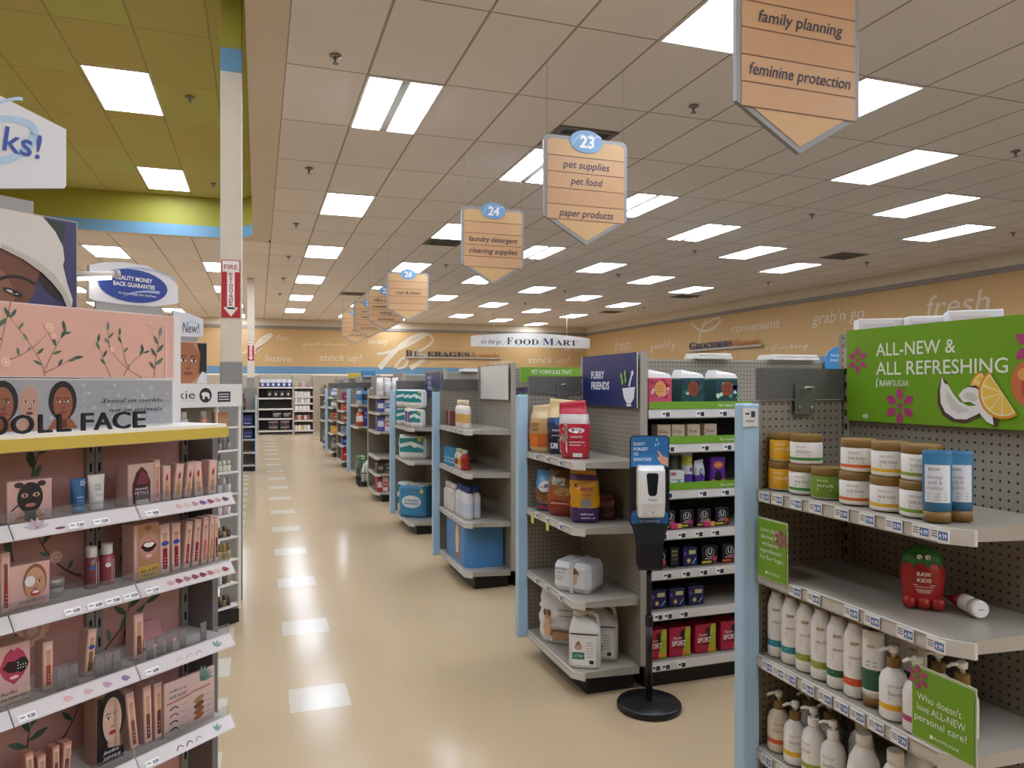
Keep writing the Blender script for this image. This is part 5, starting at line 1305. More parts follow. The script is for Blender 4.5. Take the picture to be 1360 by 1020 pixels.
G8 = 'goods on the eighth end display'
for z, cs, h, w_, sh in ((1.381, ['#5a7a9a', '#c9ccd0'], .2, 'blue and white', 'bottle'), (1.151, ['#b0aca8', '#d0ccc8'], .17, 'pale', 'bottle'), (.851, ['#b05a3a', '#8a3a2a'], .17, 'rust', 'box'), (.551, ['#d0a02a', '#c89020'], .16, 'yellow', 'box'), (.141, ['#4a4644', '#8a8884'], .3, 'dark', 'bottle')):
    fill(7, z, 437, 448, 2, .2, h, cs, 'small_pack', sh if sh == 'bottle' else 'pack', w_ + ' eighth display', G8, d=.16, shape=sh)
G9 = 'dark bottles on the farthest end display'
for z, cs, h, w_ in ((1.421, ['#6a4a34', '#8a6a4a', '#5a4030'], .26, 'brown topmost'), (1.101, ['#b5aca0', '#4a4440'], .2, 'grey second shelf'), (.751, ['#2a2624', '#4a4038'], .24, 'black third shelf'), (.141, ['#3a3634', '#8a8680', '#2a2826'], .35, 'dark low')):
    fill(8, z, 420, 431, len(cs), .16, h, cs, 'dark_bottle', 'bottle', w_, G9, shape='bottle')
# yellow and blue packs on top of far rows
for i, (px0, px1, k, c, h, l) in enumerate(((434, 461, 7, '#c9a82a', .13, 'yellow wrapped pack lying on top of a distant row'), (464, 482, 6, '#3f7aa0', .16, 'blue pack on top of the row nearer than the yellow one'), (575, 586, 3, '#3a7ab0', .05, 'flat blue pack on the row top behind the navy sign'))):
    yc = YN[k] + .42; xa, d = on_y(px0, yc); xb, _ = on_y(px1, yc); xa = max(xa, 2.02); xb = max(xb, xa + .3)
    if k == 3: xa += .7; xb += .7
    box_item('top_stock_pack', l, 'pack', ((xa+xb)/2, yc, 1.811), (xb-xa, .16, h), c, 0, plain(['#d8d4c8']), 'stock on top of distant rows', c=.02)
# wire bin
t = empty('wire_bin', 'black wire floor bin standing beside a distant end display', 'wire bin', (1.72, 12.42, 0))
WK = M('#26262a', .4, .5)
mb = MB()
for z in (.06, .22, .44): mb.tube([(-.16,-.2,z),(.16,-.2,z),(.16,.2,z),(-.16,.2,z),(-.16,-.2,z)], .007, WK, 6)
mb.build('ring_wires', t)
for i in range(5):
    for sgn in (-1, 1):
        mb = MB(); mb.tube([(-.16+.08*i, .2*sgn, .02), (-.16+.08*i, .2*sgn, .44)], .005, WK, 6); mb.build('upright_wire', t)
for i in range(5):
    for sgn in (-1, 1):
        mb = MB(); mb.tube([(.16*sgn, -.2+.1*i, .0), (.16*sgn, -.2+.1*i, .44)], .005, WK, 6); mb.build('upright_wire', t)
mb = MB(); mb.box(-.15, .15, -.19, .19, .06, .07, WK); mb.build('bottom', t)
for i, c in enumerate(('#c9ccc4', '#9a9c98', '#6fa844')):
    bag('bin_bag', ('white', 'grey', 'green')[i] + ' bag standing in the wire bin', 'bag', (1.66 + .05*i, 12.3 + .12*i, .0705), (.13, .1, .30), bands([(.6, c), (1, '#d0d0cc')]), math.radians(-60), 'bags in the wire bin', seed=70+i, n=12, m=8)

# ------------------------------------------------------------------ shelving along the back wall
def wall_unit(px0, px1, yfr, zs, label, back='#b9ad98', dark=True):
    xa, d = on_y(px0, yfr); xb, _ = on_y(px1, yfr); yb = yfr + .5
    t = empty('wall_shelving', label, 'store shelving', ((xa+xb)/2, yb, 0), 0, 'shelving along the back wall'); off = ((xa+xb)/2, yb, 0)
    mb = MB(); mb.box(xa, xb, yb, yb+.03, .08, 2.03, M(back, .6)); mb.build('back_panel', t, off=off)
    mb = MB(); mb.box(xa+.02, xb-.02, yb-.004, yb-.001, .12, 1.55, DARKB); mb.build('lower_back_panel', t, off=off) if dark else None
    mb = MB(); mb.box(xa, xb, yfr+.04, yb, 0, .08, KICK); mb.build('kick_base', t, off=off)
    for x in (xa-.02, xb):
        mb = MB(); mb.box(x, x+.03, yfr+.02, yb+.03, 0, 1.98, STEEL); mb.build('upright', t, off=off)
    for z in zs:
        mb = MB(); mb.box(xa+.01, xb-.001, yfr, yb-.006, z-.05, z, M('#cfcac2', .4)); mb.build('shelf', t, off=off)
    return xa, xb
YB = 26.3
za = [.13, .54, .87, 1.235, 1.60]
xa, xb = wall_unit(343, 388.5, YB, za, 'dark backed wall shelving at the end of the aisle')
wall_unit(390.5, 416, YB, [.13, .47, .80, 1.05, 1.28, 1.60], 'wall shelving of pale jars beside the dark backed one', dark=False)
GW1 = 'packs on the dark wall shelving'
def wfill(px0, px1, n, z, h, cols, name, cat, what, group, d=.25, dep=.02, art=None):
    x0, _ = on_y(px0, YB); x1, _ = on_y(px1, YB); w = (x1-x0)/n
    for i in range(n):
        box_item(name, '%s %s, %s from the left' % (what, cat, ORD[i]), cat, (x0 + w*(i+.5), YB + dep + d/2, z), (w*.92, d, h), cols[i % len(cols)], 0, art, group, c=.01)
bw = lambda A, w, h: (A.rect(-w*.5, w*.5, h*.55, h, M('#c9ccd2', .4), 1), A.ell(0, h*.3, w*.25, h*.2, M('#d0d6e6', .4), 2, 10))
wfill(345, 388, 6, 1.601, .26, ['#22316e'], 'bottle_case', 'case', 'blue and white', GW1, art=bw)
wfill(354, 387, 4, 1.236, .24, ['#1c1b1d'], 'black_case', 'case', 'emblem marked black', GW1, art=lambda A, w, h: (A.poly([(-w*.2, h*.5), (0, h*.3), (w*.2, h*.5), (0, h*.7)], M('#d0ccc8', .4), 1), A.rect(-w*.36, -w*.28, h*.3, h*.7, M('#5a3030', .4), 1)))
wfill(361, 388, 2, .541, .22, ['#1f1d1e'], 'black_case', 'case', 'scrawl marked black', GW1, art=lambda A, w, h: (A.line([(-w*.4, h*.6), (w*.4, h*.7)], h*.16, M('#a8a4a0', .4), 1), A.line([(-w*.3, h*.35), (w*.2, h*.4)], h*.1, M('#a8a4a0', .4), 1)))
for q in range(2): wfill(355.5, 386, 2, .131 + .176*q, .172, ['#222021'], 'black_case', 'case', ('lower', 'upper')[q] + ' red marked black', GW1, art=lambda A, w, h: (A.line([(-w*.4, h*.6), (w*.4, h*.65)], h*.2, M('#8f8c88', .4), 1), A.line([(-w*.1, h*.25), (w*.2, h*.3)], h*.16, M('#9a3a34', .4), 1)))
GW2 = 'jars on the pale wall shelving'
for q, (z, cs, n) in enumerate(((1.601, ['#c9b58a', '#a88a80', '#9a8aa0'], 6), (1.281, ['#d0ccc4', '#c9c6c0'], 5), (1.051, ['#cfcac2', '#b9a89a'], 5), (.801, ['#d4d0c8', '#cfccc6'], 4), (.471, ['#8a4a3a', '#b5aca0'], 5), (.131, ['#cfc6b8', '#d0ccc4', '#c9a86a'], 5))):
    wfill(391.5, 412, n, z, .16, cs, 'pale_jar', 'jar', ('tan topmost', 'white second shelf', 'white third shelf', 'white fourth shelf', 'brown fifth shelf', 'cream bottom shelf')[q], GW2, d=.15)

# ------------------------------------------------------------------ the slanted cosmetics displays on the left
TH = math.radians(41.5)
class Frame:
    def __init__(s, R): s.R = R; s.u = (math.cos(TH), math.sin(TH)); s.v = (-math.sin(TH), math.cos(TH))
    def x(s, px, yl):
        r = ray(px); d = (yl + s.R[0]*s.v[0] + s.R[1]*s.v[1]) / (r[0]*s.v[0] + r[1]*s.v[1])
        return (d*r[0]-s.R[0])*s.u[0] + (d*r[1]-s.R[1])*s.u[1], d
    def p(s, px, py, yl):
        x, d = s.x(px, yl); return x, zz(py, d)
    def w(s, x, y, z): return (s.R[0] + x*s.u[0] + y*s.v[0], s.R[1] + x*s.u[1] + y*s.v[1], z)
U1 = Frame((-.063, 2.135)); U2 = Frame((-.142, 5.48))
PINK, PINKD = M('#cf9d90', .5), M('#c08f86', .5)
TRAY, CLR = M('#c8c3c1', .25), M('#e8eaea', .08, 0, 0, .92)
STEMC, LF = '#6a4632', ['#3f5f4c', '#4f6f58', '#5f7f78', '#35523f']
t = empty('cosmetics_display', 'slanted pink cosmetics display with tilted white shelf rails in the left foreground', 'cosmetics display', U1.w(0, 0, 0), TH)
XL = -1.15
UPX = -.268
for xa, xb in ((XL, UPX-.012), (UPX+.012, -.012)):
    mb = MB(); mb.box(xa, xb, .20, .215, .12, 1.535, PINKD)
    A = Art(mb, front(.20)); rnd = random.Random(int(-xa*100))
    def pp(px, py): return U1.p(px, py, .2)
    if xa < -1:
        for base, tip, mid, lv in (((30, 700), (52, 600), (34, 650), [(.3, 120, .05, 0), (.55, 60, .055, 1), (.75, 100, .06, 3), (.95, 45, .07, 0)]),
                                   ((108, 765), (48, 705), (66, 755), [(.25, 60, .03, 1), (.95, 130, .04, 3), (.8, 60, .05, 0), (.6, 150, .03, 2)]),
                                   ((20, 760), (12, 690), (12, 730), [(.3, 110, .05, 1), (.6, 60, .06, 0), (.9, 90, .06, 3)]),
                                   ((80, 985), (105, 935), (95, 965), [(.6, 130, .04, 0)]), ((35, 1005), (40, 965), (36, 985), [(.3, 150, .05, 1), (.5, 20, .05, 0), (.8, 110, .05, 3), (.95, 60, .05, 1)])):
            branch_art(A, [pp(*base), pp(*mid), pp(*tip)], .004, STEMC, [(q, a, l, LF[c]) for q, a, l, c in lv], 1)
        rose_art(A, *pp(42, 838), .045); A.leaf(*pp(12, 860), .06, .012, math.radians(40), M('#6a4632', .6), 2)
        rose_art(A, *pp(74, 740), .018)
    else:
        for base, tip, mid, lv in (((166, 845), (172, 800), (168, 820), [(.3, 100, .03, 1), (.6, 140, .05, 0), (.8, 40, .06, 3), (.95, 80, .05, 0)]),
                                   ((135, 870), (205, 790), (160, 830), [(.2, 100, .04, 2), (.4, 60, .05, 1), (.6, 30, .05, 0), (.85, 20, .05, 3)]),
                                   ((160, 745), (172, 690), (168, 720), [(.4, 120, .03, 2), (.8, 70, .04, 0)]), ((200, 1000), (180, 930), (190, 960), [(.4, 150, .04, 1), (.8, 60, .04, 0)]), ((215, 700), (165, 660), (190, 690), [(.6, 120, .035, 1)])):
            branch_art(A, [pp(*base), pp(*mid), pp(*tip)], .004, STEMC, [(q, a, l, LF[c]) for q, a, l, c in lv], 1)
    mb.build('back_panel', t)
UPM = M('#8f8c86', .4)
for x in (UPX-.011, UPX+.011, -.010):
    mb = MB(); mb.box(x-.0095, x+.0095, .186, .212, .1, 1.535, UPM)
    for i in range(28): mb.box(x-.003, x+.003, .1852, .186, .16+.049*i, .182+.049*i, BLACK)
    mb.build('upright', t)
mb = MB(); mb.box(0, .018, .085, .26, .0, 1.535, M('#6d6a68', .5)); mb.build('end_panel', t)
mb = MB(); mb.box(XL, -.005, .01, .20, 0, .10, KICK); mb.build('kick_base', t)
CAN = M('#e6e2dc', .4)
mb = MB(); mb.box(XL, -.025, -.002, .24, 1.538, 1.548, CAN); mb.box(XL, -.025, -.010, -.002, 1.514, 1.540, M('#c9b04a', .4)); mb.box(XL, -.025, -.002, .02, 1.512, 1.538, CAN); mb.build('canopy', t)
for s_, q0, q1 in (('D', -9, 10.5), ('O', 15, 45), ('L', 51, 69), ('L', 76, 94), ('F', 108, 124), ('A', 125, 149), ('C', 150, 173), ('E', 177, 193)):
    a0, a1 = U1.x(q0, .025)[0], U1.x(q1, .025)[0]
    vs, fs, w = text_geo(s_, 'sans', .012); k = .041/.73; kx = (a1-a0)/w
    mb = MB()
    for y, fl in ((.022, 0), (.028, 1)): mb.raw([(a0 + x*kx, y, 1.549 + b*k) for x, b in vs], [tuple(reversed(q)) if fl else q for q in fs], BLACK)
    mb.build('raised_letter', t)
SZ = [1.365, 1.179, .985, .765]
SEG = [(-.275, -.002), (-.5535, -.2775), (-.835, -.5565), (XL, -.838)]
SWC = [['#cfc4c0', '#c9a09a', '#c9b0aa', '#b5808a', '#6a4a7a', '#8a2a3a', '#b58f8a', '#4a3440'], ['#c59a98', '#7a2432', '#a06a6a', '#8a3a44', '#7a2a3a', '#a0686a', '#c9b09a', '#8a3438'], ['#cfa09a', '#c9a0a8', '#b08aa0', '#7a6a94', '#a8a0b0', '#c9b0b0'], ['#4a3a38', '#3a2c2a', '#7a8a80', '#b04a5a']]
PRICE = ['8.00', '7.00', '12.00', '10.00', '6.00', '9.00']
rnd = random.Random(5)
for si, z in enumerate(SZ):
    for gi, (xa, xb) in enumerate(SEG):
        mb = MB(); mb.box(xa, xb, .012, .195, z-.016, z-.010, M('#c9c5c0', .2))
        mb.build('shelf', t)
        mb = MB(); P0, P1 = (-.012, z-.030), (.010, z-.001)
        mb.loops([[(x, -.012, z-.032), (x, .010, z-.002), (x, .014, z-.002), (x, -.007, z-.034)] for x in (xa, xb)], TRAY)
        f = lambda a, b, h: (xa + a, -.012 + b*.022/.0372 - h*1.4, z - .032 + b*.030/.0372 + h*1.0)
        A = Art(mb, f); L = xb - xa
        if gi < 2:
            cs = SWC[si]; n = len(cs) if gi == 0 else 4
            A.rect(.004, L-.004, .003, .0345, M('#cfc6c4', .3), 1)
            if si == 3 or (si == 2 and gi == 0):
                for i in range(3): A.curve((L*(.36+.1*i), .01), (L*(.40+.1*i), .028), (L*(.43+.1*i), .012), .003, .002, M(cs[i % len(cs)], .4), 2, 5)
                for i in range(3): A.leaf(L*.8, .012, .02, .004, math.radians(30 + 40*i), M('#7a9a94', .4), 2)
            elif gi == 0 or si == 2:
                for i in range(n):
                    a = L*(.30 + .68*i/n) if gi == 0 else L*(.40 + .16*i)
                    A.ell(a, .018, .0085, .0065, M(cs[i], .35), 2, 12, -.6); A.leaf(a + .002, .022, .014, .003, -.7, M(cs[i], .35), 3)
            elif si == 0:
                for i in range(6): A.leaf(L*.18, .018, .028, .004, math.radians(20 + 28*i), M(rnd.choice(['#9aa0b0', '#b58a94', '#a8a0a4']), .4), 2)
                A.ell(L*.34, .012, .011, .003, M('#5a1a2a', .4), 2)
            tg = [.05] if gi == 0 else ([.40, .60] if si == 0 else [.37, .55, .70, .86] if si == 1 else [.03])
            for i, q in enumerate(tg):
                A.rect(L*q, L*q + .036, .004, .019, M('#eceae8', .4), 3); A.text(PRICE[(i + si*2 + gi) % 6], L*q + .018, .007, .0075, INK, 5, w=.015, bold=.03); A.line([(L*q + .003, .012), (L*q + .013, .012)], .002, INK, 5)
        mb.build('price_rail', t)
        mb = MB(); mb.box(xa+.002, xb-.002, .014, .0155, z-.009, z+.022, CLR); mb.build('clear_fence', t)
# clear dividers on the third shelf
for px in (78, 95, 128, 141, 152, 196, 210, 222, 240, 267):
    x, _ = U1.x(px, .05)
    if x > -.01: continue
    mb = MB(); mb.box(x-.009, x+.009, .04, .042, SZ[2]-.009, SZ[2]+.038, M('#c9c0bc', .15, 0, 0, .6)); mb.build('clear_divider', t)

# header panels standing on the canopy
def frame_panel(name, label, fr, yl, px0, px1, z0, z1, depth, facec, edgec, draw, x0=None):
    xa = x0 if x0 is not None else fr.x(px0, yl)[0]; xb = fr.x(px1, yl)[0]
    e = empty(name, label, 'sign', fr.w(xa, yl, z0), TH)
    mb = MB(); mb.box(0, xb-xa, 0, depth, 0, z1-z0, M(edgec, .4)); mb.box(.004, xb-xa-.004, -.0012, 0, .003, z1-z0-.003, M(facec, .3)); mb.build('board', e)
    c = lambda px, py: (fr.x(px, yl)[0] - xa, zz(py, fr.x(px, yl)[1]) - z0)
    for nm, dr_ in (draw if isinstance(draw, list) else [('print', draw)]):
        mb = MB(); dr_(Art(mb, front(-.0013)), c, xb-xa, z1-z0); mb.build(nm, e)
    return e
def c1(X, Y): return X/3.924, 380 + Y/3.924
def d_floral(A, c, w, h):
    cc = lambda X, Y: c(*c1(X, Y))
    for b, m, tp, lv in (((230, 470), (240, 400), (40, 150), [(.3, 150, .022, 1), (.5, 45, .022, 0), (.7, 120, .02, 2), (.85, 60, .018, 1), (.97, 120, .026, 3), (.97, 60, .024, 0)]),
                         ((20, 390), (150, 360), (240, 250), [(.3, 100, .02, 1), (.5, 60, .012, 2)]), ((235, 430), (270, 340), (340, 230), [(.4, 20, .024, 1), (.6, 110, .024, 0), (.8, 60, .026, 3), (.97, 100, .026, 3), (.9, 20, .02, 0)]),
                         ((230, 450), (290, 430), (385, 370), [(.5, 60, .022, 0), (.8, 20, .024, 1), (.95, 10, .026, 3)]), ((740, 478), (640, 430), (585, 345), [(.4, 100, .015, 2)]),
                         ((640, 470), (680, 390), (750, 345), [(.8, 60, .022, 1), (.95, 100, .024, 3), (.95, 20, .02, 0)]), ((575, 475), (540, 400), (505, 290), [(.4, 130, .02, 0), (.6, 60, .022, 3), (.8, 120, .022, 1), (.97, 80, .024, 0)]),
                         ((655, 410), (640, 330), (620, 250), [(.4, 50, .018, 1), (.7, 120, .02, 3), (.95, 90, .02, 0)]), ((570, 320), (560, 270), (560, 230), [(.2, 130, .018, 2), (.5, 50, .02, 1), (.95, 90, .024, 2)]),
                         ((800, 475), (810, 370), (830, 260), [(.2, 130, .026, 0), (.3, 40, .03, 1), (.5, 125, .028, 3), (.6, 50, .03, 0), (.8, 120, .026, 1), (.97, 80, .028, 2)]), ((60, 60), (10, 250), (0, 330), [(.3, 230, .03, 1), (.7, 200, .03, 0)])):
        branch_art(A, [cc(*b), cc(*m), cc(*tp)], .0016, '#8a6248', [(q, a, l, LF[k]) for q, a, l, k in lv], 1)
    for X, Y, r in ((255, 215, .0125), (275, 260, .009), (25, 395, .0125), (580, 330, .0075), (775, 195, .006)): rose_art(A, *cc(X, Y), r)
    A.line([cc(862, 190), cc(862, 480)], .0022, M('#e6dcd8', .2), 4)
ZF0, ZF1, ZF2 = 1.549, 1.668, 1.832
def d_strip(A, c, w, h):
    cc = lambda X, Y: c(*c1(X, Y))
    rn = random.Random(3); x0 = cc(0, 600)[0]
    for i in range(150):
        a = rn.uniform(x0*.9, w-.012); A.ell(a, rn.uniform(.008, h-.008), .006, .003, M(rn.choice(['#a8a8aa', '#8f9094', '#b8b8ba', '#9a9b9e']), .5), 1, 6, rn.random()*3)
def strip_face(X, Y, ww, sk, hr, st, lk):
    def f(A, c, w, h):
        k = c(*c1(100, 600))[0] - c(*c1(0, 600))[0]; a, b = c(*c1(X, Y)); hh = .076; b = min(b, .060)
        A.poly([(a-k*.9, .002), (a+k*.9, .002), (a+k*.45, .026), (a-k*.45, .026)], M(sk, .5), 2)
        face_art(A, a, b, k*ww, hh, sk, hr, '#6a2f34' if X == 150 else '#8a3a38', '#5a3020', st, lk)
    return ('printed_portrait', f)
def strip_text(s_, X0, X1, Y):
    return ('lettering', lambda A, c, w, h: A.text(s_, *c(*c1(X0, Y)), .0145, M('#1f1e20', .5), 12, w=c(*c1(X1, 600))[0]-c(*c1(X0, 600))[0], font='serifit'))
d_strip = [('print', d_strip)] + [strip_face(*q) for q in ((10, 530, 1.25, '#8a5238', '#141012', 'full', -.6), (150, 545, 1.15, '#b58c78', '#a89c94', 'slick', 0), (325, 555, 1.25, '#8f5236', '#120e0f', 'full', -.8))] + [strip_text('Tested on starlets...', 525, 872, 607), strip_text('not on animals.', 560, 845, 655)]
frame_panel('header_sign', 'grey header strip with three women and Tested on starlets lettering', U1, .10, 0, 230, ZF0, ZF1-.002, .012, '#9c9c9e', '#d0ccc8', d_strip, XL)
frame_panel('header_sign', 'pink floral header board above the strip with three women', U1, .10, 0, 231.5, ZF1, ZF2, .02, '#d8a999', '#d9c9c4', d_floral, XL)
# lit photo boxes behind the floral board
def d_hat(A, c, w, h):
    k = c(100, 340)[0] - c(0, 340)[0]
    A.rect(0.004, w-.004, .003, h-.003, M('#3d3860', .4), 1)
    A.poly([c(52, 288), c(86, 297), c(84, 318), c(78, 330), c(66, 320)], M('#2a3330', .5), 2)
    A.poly([c(-60, 300), c(30, 330), c(56, 360), c(48, 372), c(46, 388), c(30, 412), c(-60, 440)], M('#6f432e', .5), 2)
    A.poly([c(-60, 345), c(-10, 350), c(8, 365), c(20, 390), c(14, 420), c(-60, 440)], M('#8a5a40', .5), 3)
    A.poly([c(54, 352), c(84, 392), c(80, 402), c(60, 385), c(50, 372)], M('#2a1a18', .5), 3)
    A.ell(*c(16, 388), k*.13, k*.04, M('#1a1210', .4), 5, 16, -.3); A.ell(*c(15, 388), k*.08, k*.02, M('#cfc4ba', .4), 6, 12, -.3); A.ell(*c(18, 388), k*.035, k*.026, M('#2a1812', .4), 7, 10)
    A.curve(c(-5, 372), c(22, 360), c(46, 378), k*.05, k*.03, M('#21150f', .5), 5, 8)
    A.poly([c(-60, 268), c(0, 277), c(55, 288), c(72, 308), c(82, 328), c(84, 345), c(82, 353), c(88, 378), c(95, 398), c(94, 407), c(88, 409), c(80, 391), c(68, 376), c(55, 363), c(30, 345), c(0, 330), c(-60, 312)], M('#d3ccc2', .5), 8)
    A.poly([c(0, 330), c(30, 345), c(55, 363), c(68, 376), c(80, 391), c(88, 409), c(94, 407), c(84, 384), c(70, 364), c(50, 348), c(28, 336), c(0, 323)], M('#bdb5aa', .5), 9)
ztop = U1.p(103, 295, .2)[1]
frame_panel('photo_panel', 'large photo panel of a person in a white brimmed hat', U1, .20, 0, 103, ZF2-.28, ztop, .03, '#3a3458', '#a8a49c', d_hat, XL)
def d_por(A, c, w, h):
    A.poly([c(112, 414), c(222, 424), c(222, 450), c(112, 440)], M('#b58058', .5), 1)
    A.poly([c(112, 414), c(150, 417), c(215, 432), c(222, 470), c(150, 440)], M('#c4925f', .5), 2)
    A.poly([c(205, 424), c(228, 426), c(229, 500), c(222, 500), c(226, 450)], M('#1a1412', .5), 3)
    A.ell(*c(224, 452), .008, .022, M('#b06a45', .5), 4)
zp = U1.p(238, 421, .205)[1]
frame_panel('photo_panel', 'white framed portrait light box just showing behind the floral board', U1, .205, 106, 240, ZF0, zp, .03, '#dedad4', '#dedad4', d_por)
# small lamp reaching out from the hat photo panel
xl, zl = U1.p(103, 364, .19)
t = empty('display_lamp', 'slim white tube lamp reaching out beside the hat photo', 'lamp', U1.w(xl+.003, .205, zl), TH)
mb = MB(); mb.tube([(0, 0, 0), (.09, -.02, .012)], .0085, M('#d8d4ce', .3), 12); mb.build('tube_arm', t)
mb = MB(); mb.tube([(.004, -.001, -.0085), (.08, -.019, .002)], .006, M('#fff6ee', .5, 0, 5.0), 10); mb.build('lamp_strip', t)
mb = MB(); mb.tube([(.088, -.0195, .0117), (.1, -.022, .0133)], .0105, M('#b0aca6', .3), 12); mb.build('end_cap', t)
# toppers
def topper(label, fr, yl, pts, depth, draw, foot):
    P = [fr.p(px, py, yl) for px, py in pts]; x0 = sum(p[0] for p in P)/len(P); z0 = min(p[1] for p in P)
    e = empty('topper_sign', label, 'sign', fr.w(x0, yl, z0), TH)
    mb = MB(); mb.slab(front(0), [(x - x0, z - z0) for x, z in P], depth, M('#d9d8da', .4), M('#a8a6a4', .4)); mb.build('board', e)
    c = lambda px, py: (fr.x(px, yl)[0] - x0, zz(py, fr.x(px, yl)[1]) - z0)
    mb = MB(); draw(Art(mb, front(-.0005)), c); mb.build('print', e)
    (fa, fz0), (fb_, fz1) = fr.p(*foot[0], yl), fr.p(*foot[1], yl)
    mb = MB(); mb.box(fa-x0, fb_-x0, .001, depth*.8, foot[2]-z0, .006, M('#9a9690', .4)); mb.build('foot', e)
    return e
def d_ks(A, c):
    LB = M('#a9c6dc', .4); DB = M('#27409a', .4)
    A.curve(c(-40, 160), c(50, 150), c(46, 180), .012, .02, LB, 1); A.curve(c(46, 178), c(40, 210), c(-20, 218), .02, .014, LB, 1); A.curve(c(-10, 140), c(20, 128), c(30, 132), .006, .008, LB, 1)
    w = c(52, 200)[0] - c(-112, 200)[0]
    A.text('Thanks!', c(-112, 206)[0], c(50, 211)[1], .060, DB, 3, w=w, shear=.12, bold=.01)
topper('white pointed topper sign reading ks! at the upper left', U1, .215, [(-60, 250), (86, 250), (88, 246), (88, 172), (0, 127), (-60, 105)], .016, d_ks, [(-60, 252), (45, 278), ztop+.001])
def d_mb(A, c):
    LB = M('#9fb6d4', .4); DB = M('#24418f', .4)
    x0, z0 = c(178, 380); rx = c(222, 380)[0] - x0; rz = abs(c(178, 402)[1] - z0)
    A.curve(c(122, 372), c(180, 340), c(234, 372), .004, .004, LB, 1); A.curve(c(124, 366), c(150, 402), c(176, 398), .006, .004, LB, 1)
    A.ell(x0, z0, rx, rz, DB, 2, 28)
    A.text('BEAUTY MONEY', x0, c(0, 371)[1]*0 + z0 + rz*.30, rz*.26, WHITE, 4, 'c', w=rx*1.05, bold=.02); A.text('BACK GUARANTEE', x0, z0 - rz*.08, rz*.26, WHITE, 4, 'c', w=rx*1.2, bold=.02)
    A.curve((x0-rx*.3, z0-rz*.7), (x0, z0-rz*.2), (x0+rx*.75, z0-rz*.22), .001, .008, LB, 3)
    A.text("It's ok to change your mind here.", x0+rx*.1, z0 - rz*.56, rz*.16, WHITE, 5, 'c', w=rx*1.1)
topper('white curved topper sign with blue oval reading BEAUTY MONEY BACK GUARANTEE', U1, .215, [(118, 396), (125, 399), (160, 404), (205, 407), (237, 403), (236, 378), (222, 366), (195, 353), (165, 348), (138, 348), (119, 352)], .012, d_mb, [(128, 404), (216, 412), zp+.001])
t2 = empty('cosmetics_display', 'white gridded cosmetics display with black base behind the pink one', 'cosmetics display', U2.w(0, 0, 0), TH)
WF = M('#dedbd5', .4); x2 = -1.1
xr = U2.x(320, 0)[0]
for x, y0_, wd in ((xr-.018, 0, .018), (xr-.20, 0, .006), (xr-.018, .24, .018)):
    mb = MB(); mb.box(x, x+wd, y0_, y0_+.02, .10, 1.505, WF); mb.build('frame_post', t2)
mb = MB(); mb.box(x2, xr-.02, .262, .275, .10, 1.505, M('#a79f88', .5)); mb.build('back_panel', t2)
mb = MB(); mb.box(x2, xr, .02, .26, 0, .10, KICK); mb.build('kick_base', t2)
ZU = [.13, .285, .45, .605, .76, .905, 1.055, 1.205, 1.365]
for z in ZU:
    mb = MB(); mb.box(x2, xr-.019, .012, .258, z-.006, z-.002, WF); mb.box(x2, xr-.019, .004, .012, z-.010, z+.004, WF); mb.build('shelf', t2)
mb = MB(); mb.box(x2, xr, -.01, .26, 1.506, 1.66, WF)
A = Art(mb, front(-.01)); c = lambda px, py: U2.p(px, py, -.01)
A.text('pixie kie'[-3:], *c(236, 530), c(236, 518)[1]-c(236, 530)[1], INK, 2, w=c(259, 525)[0]-c(236, 525)[0]); A.text('professional', *c(226, 533.5), .006, INK, 2, w=c(259, 530)[0]-c(226, 530)[0], space=1.2)
bx, bz = c(273, 525); rb = .048; A.ell(bx, bz, rb, rb*1.02, INK, 2, 24)
WB = M('#e2dfd9', .4)
A.poly([(bx-.034, bz+.004), (bx-.028, bz+.016), (bx-.012, bz+.022), (bx+.02, bz+.018), (bx+.030, bz+.006), (bx+.032, bz-.024), (bx+.018, bz-.024), (bx+.012, bz-.008), (bx-.006, bz-.008), (bx-.010, bz-.026), (bx-.024, bz-.026), (bx-.024, bz-.004)], WB, 3)
a0, z0 = c(289, 534); a1, z1 = c(306, 520); A.rect(a0, a1, z0, z1, INK, 2)
for q in (.75, .5, .25): A.line([(a0+.01, z0+(z1-z0)*q), (a1-.012, z0+(z1-z0)*q)], .006, WB, 3)
mb.build('header_box', t2)
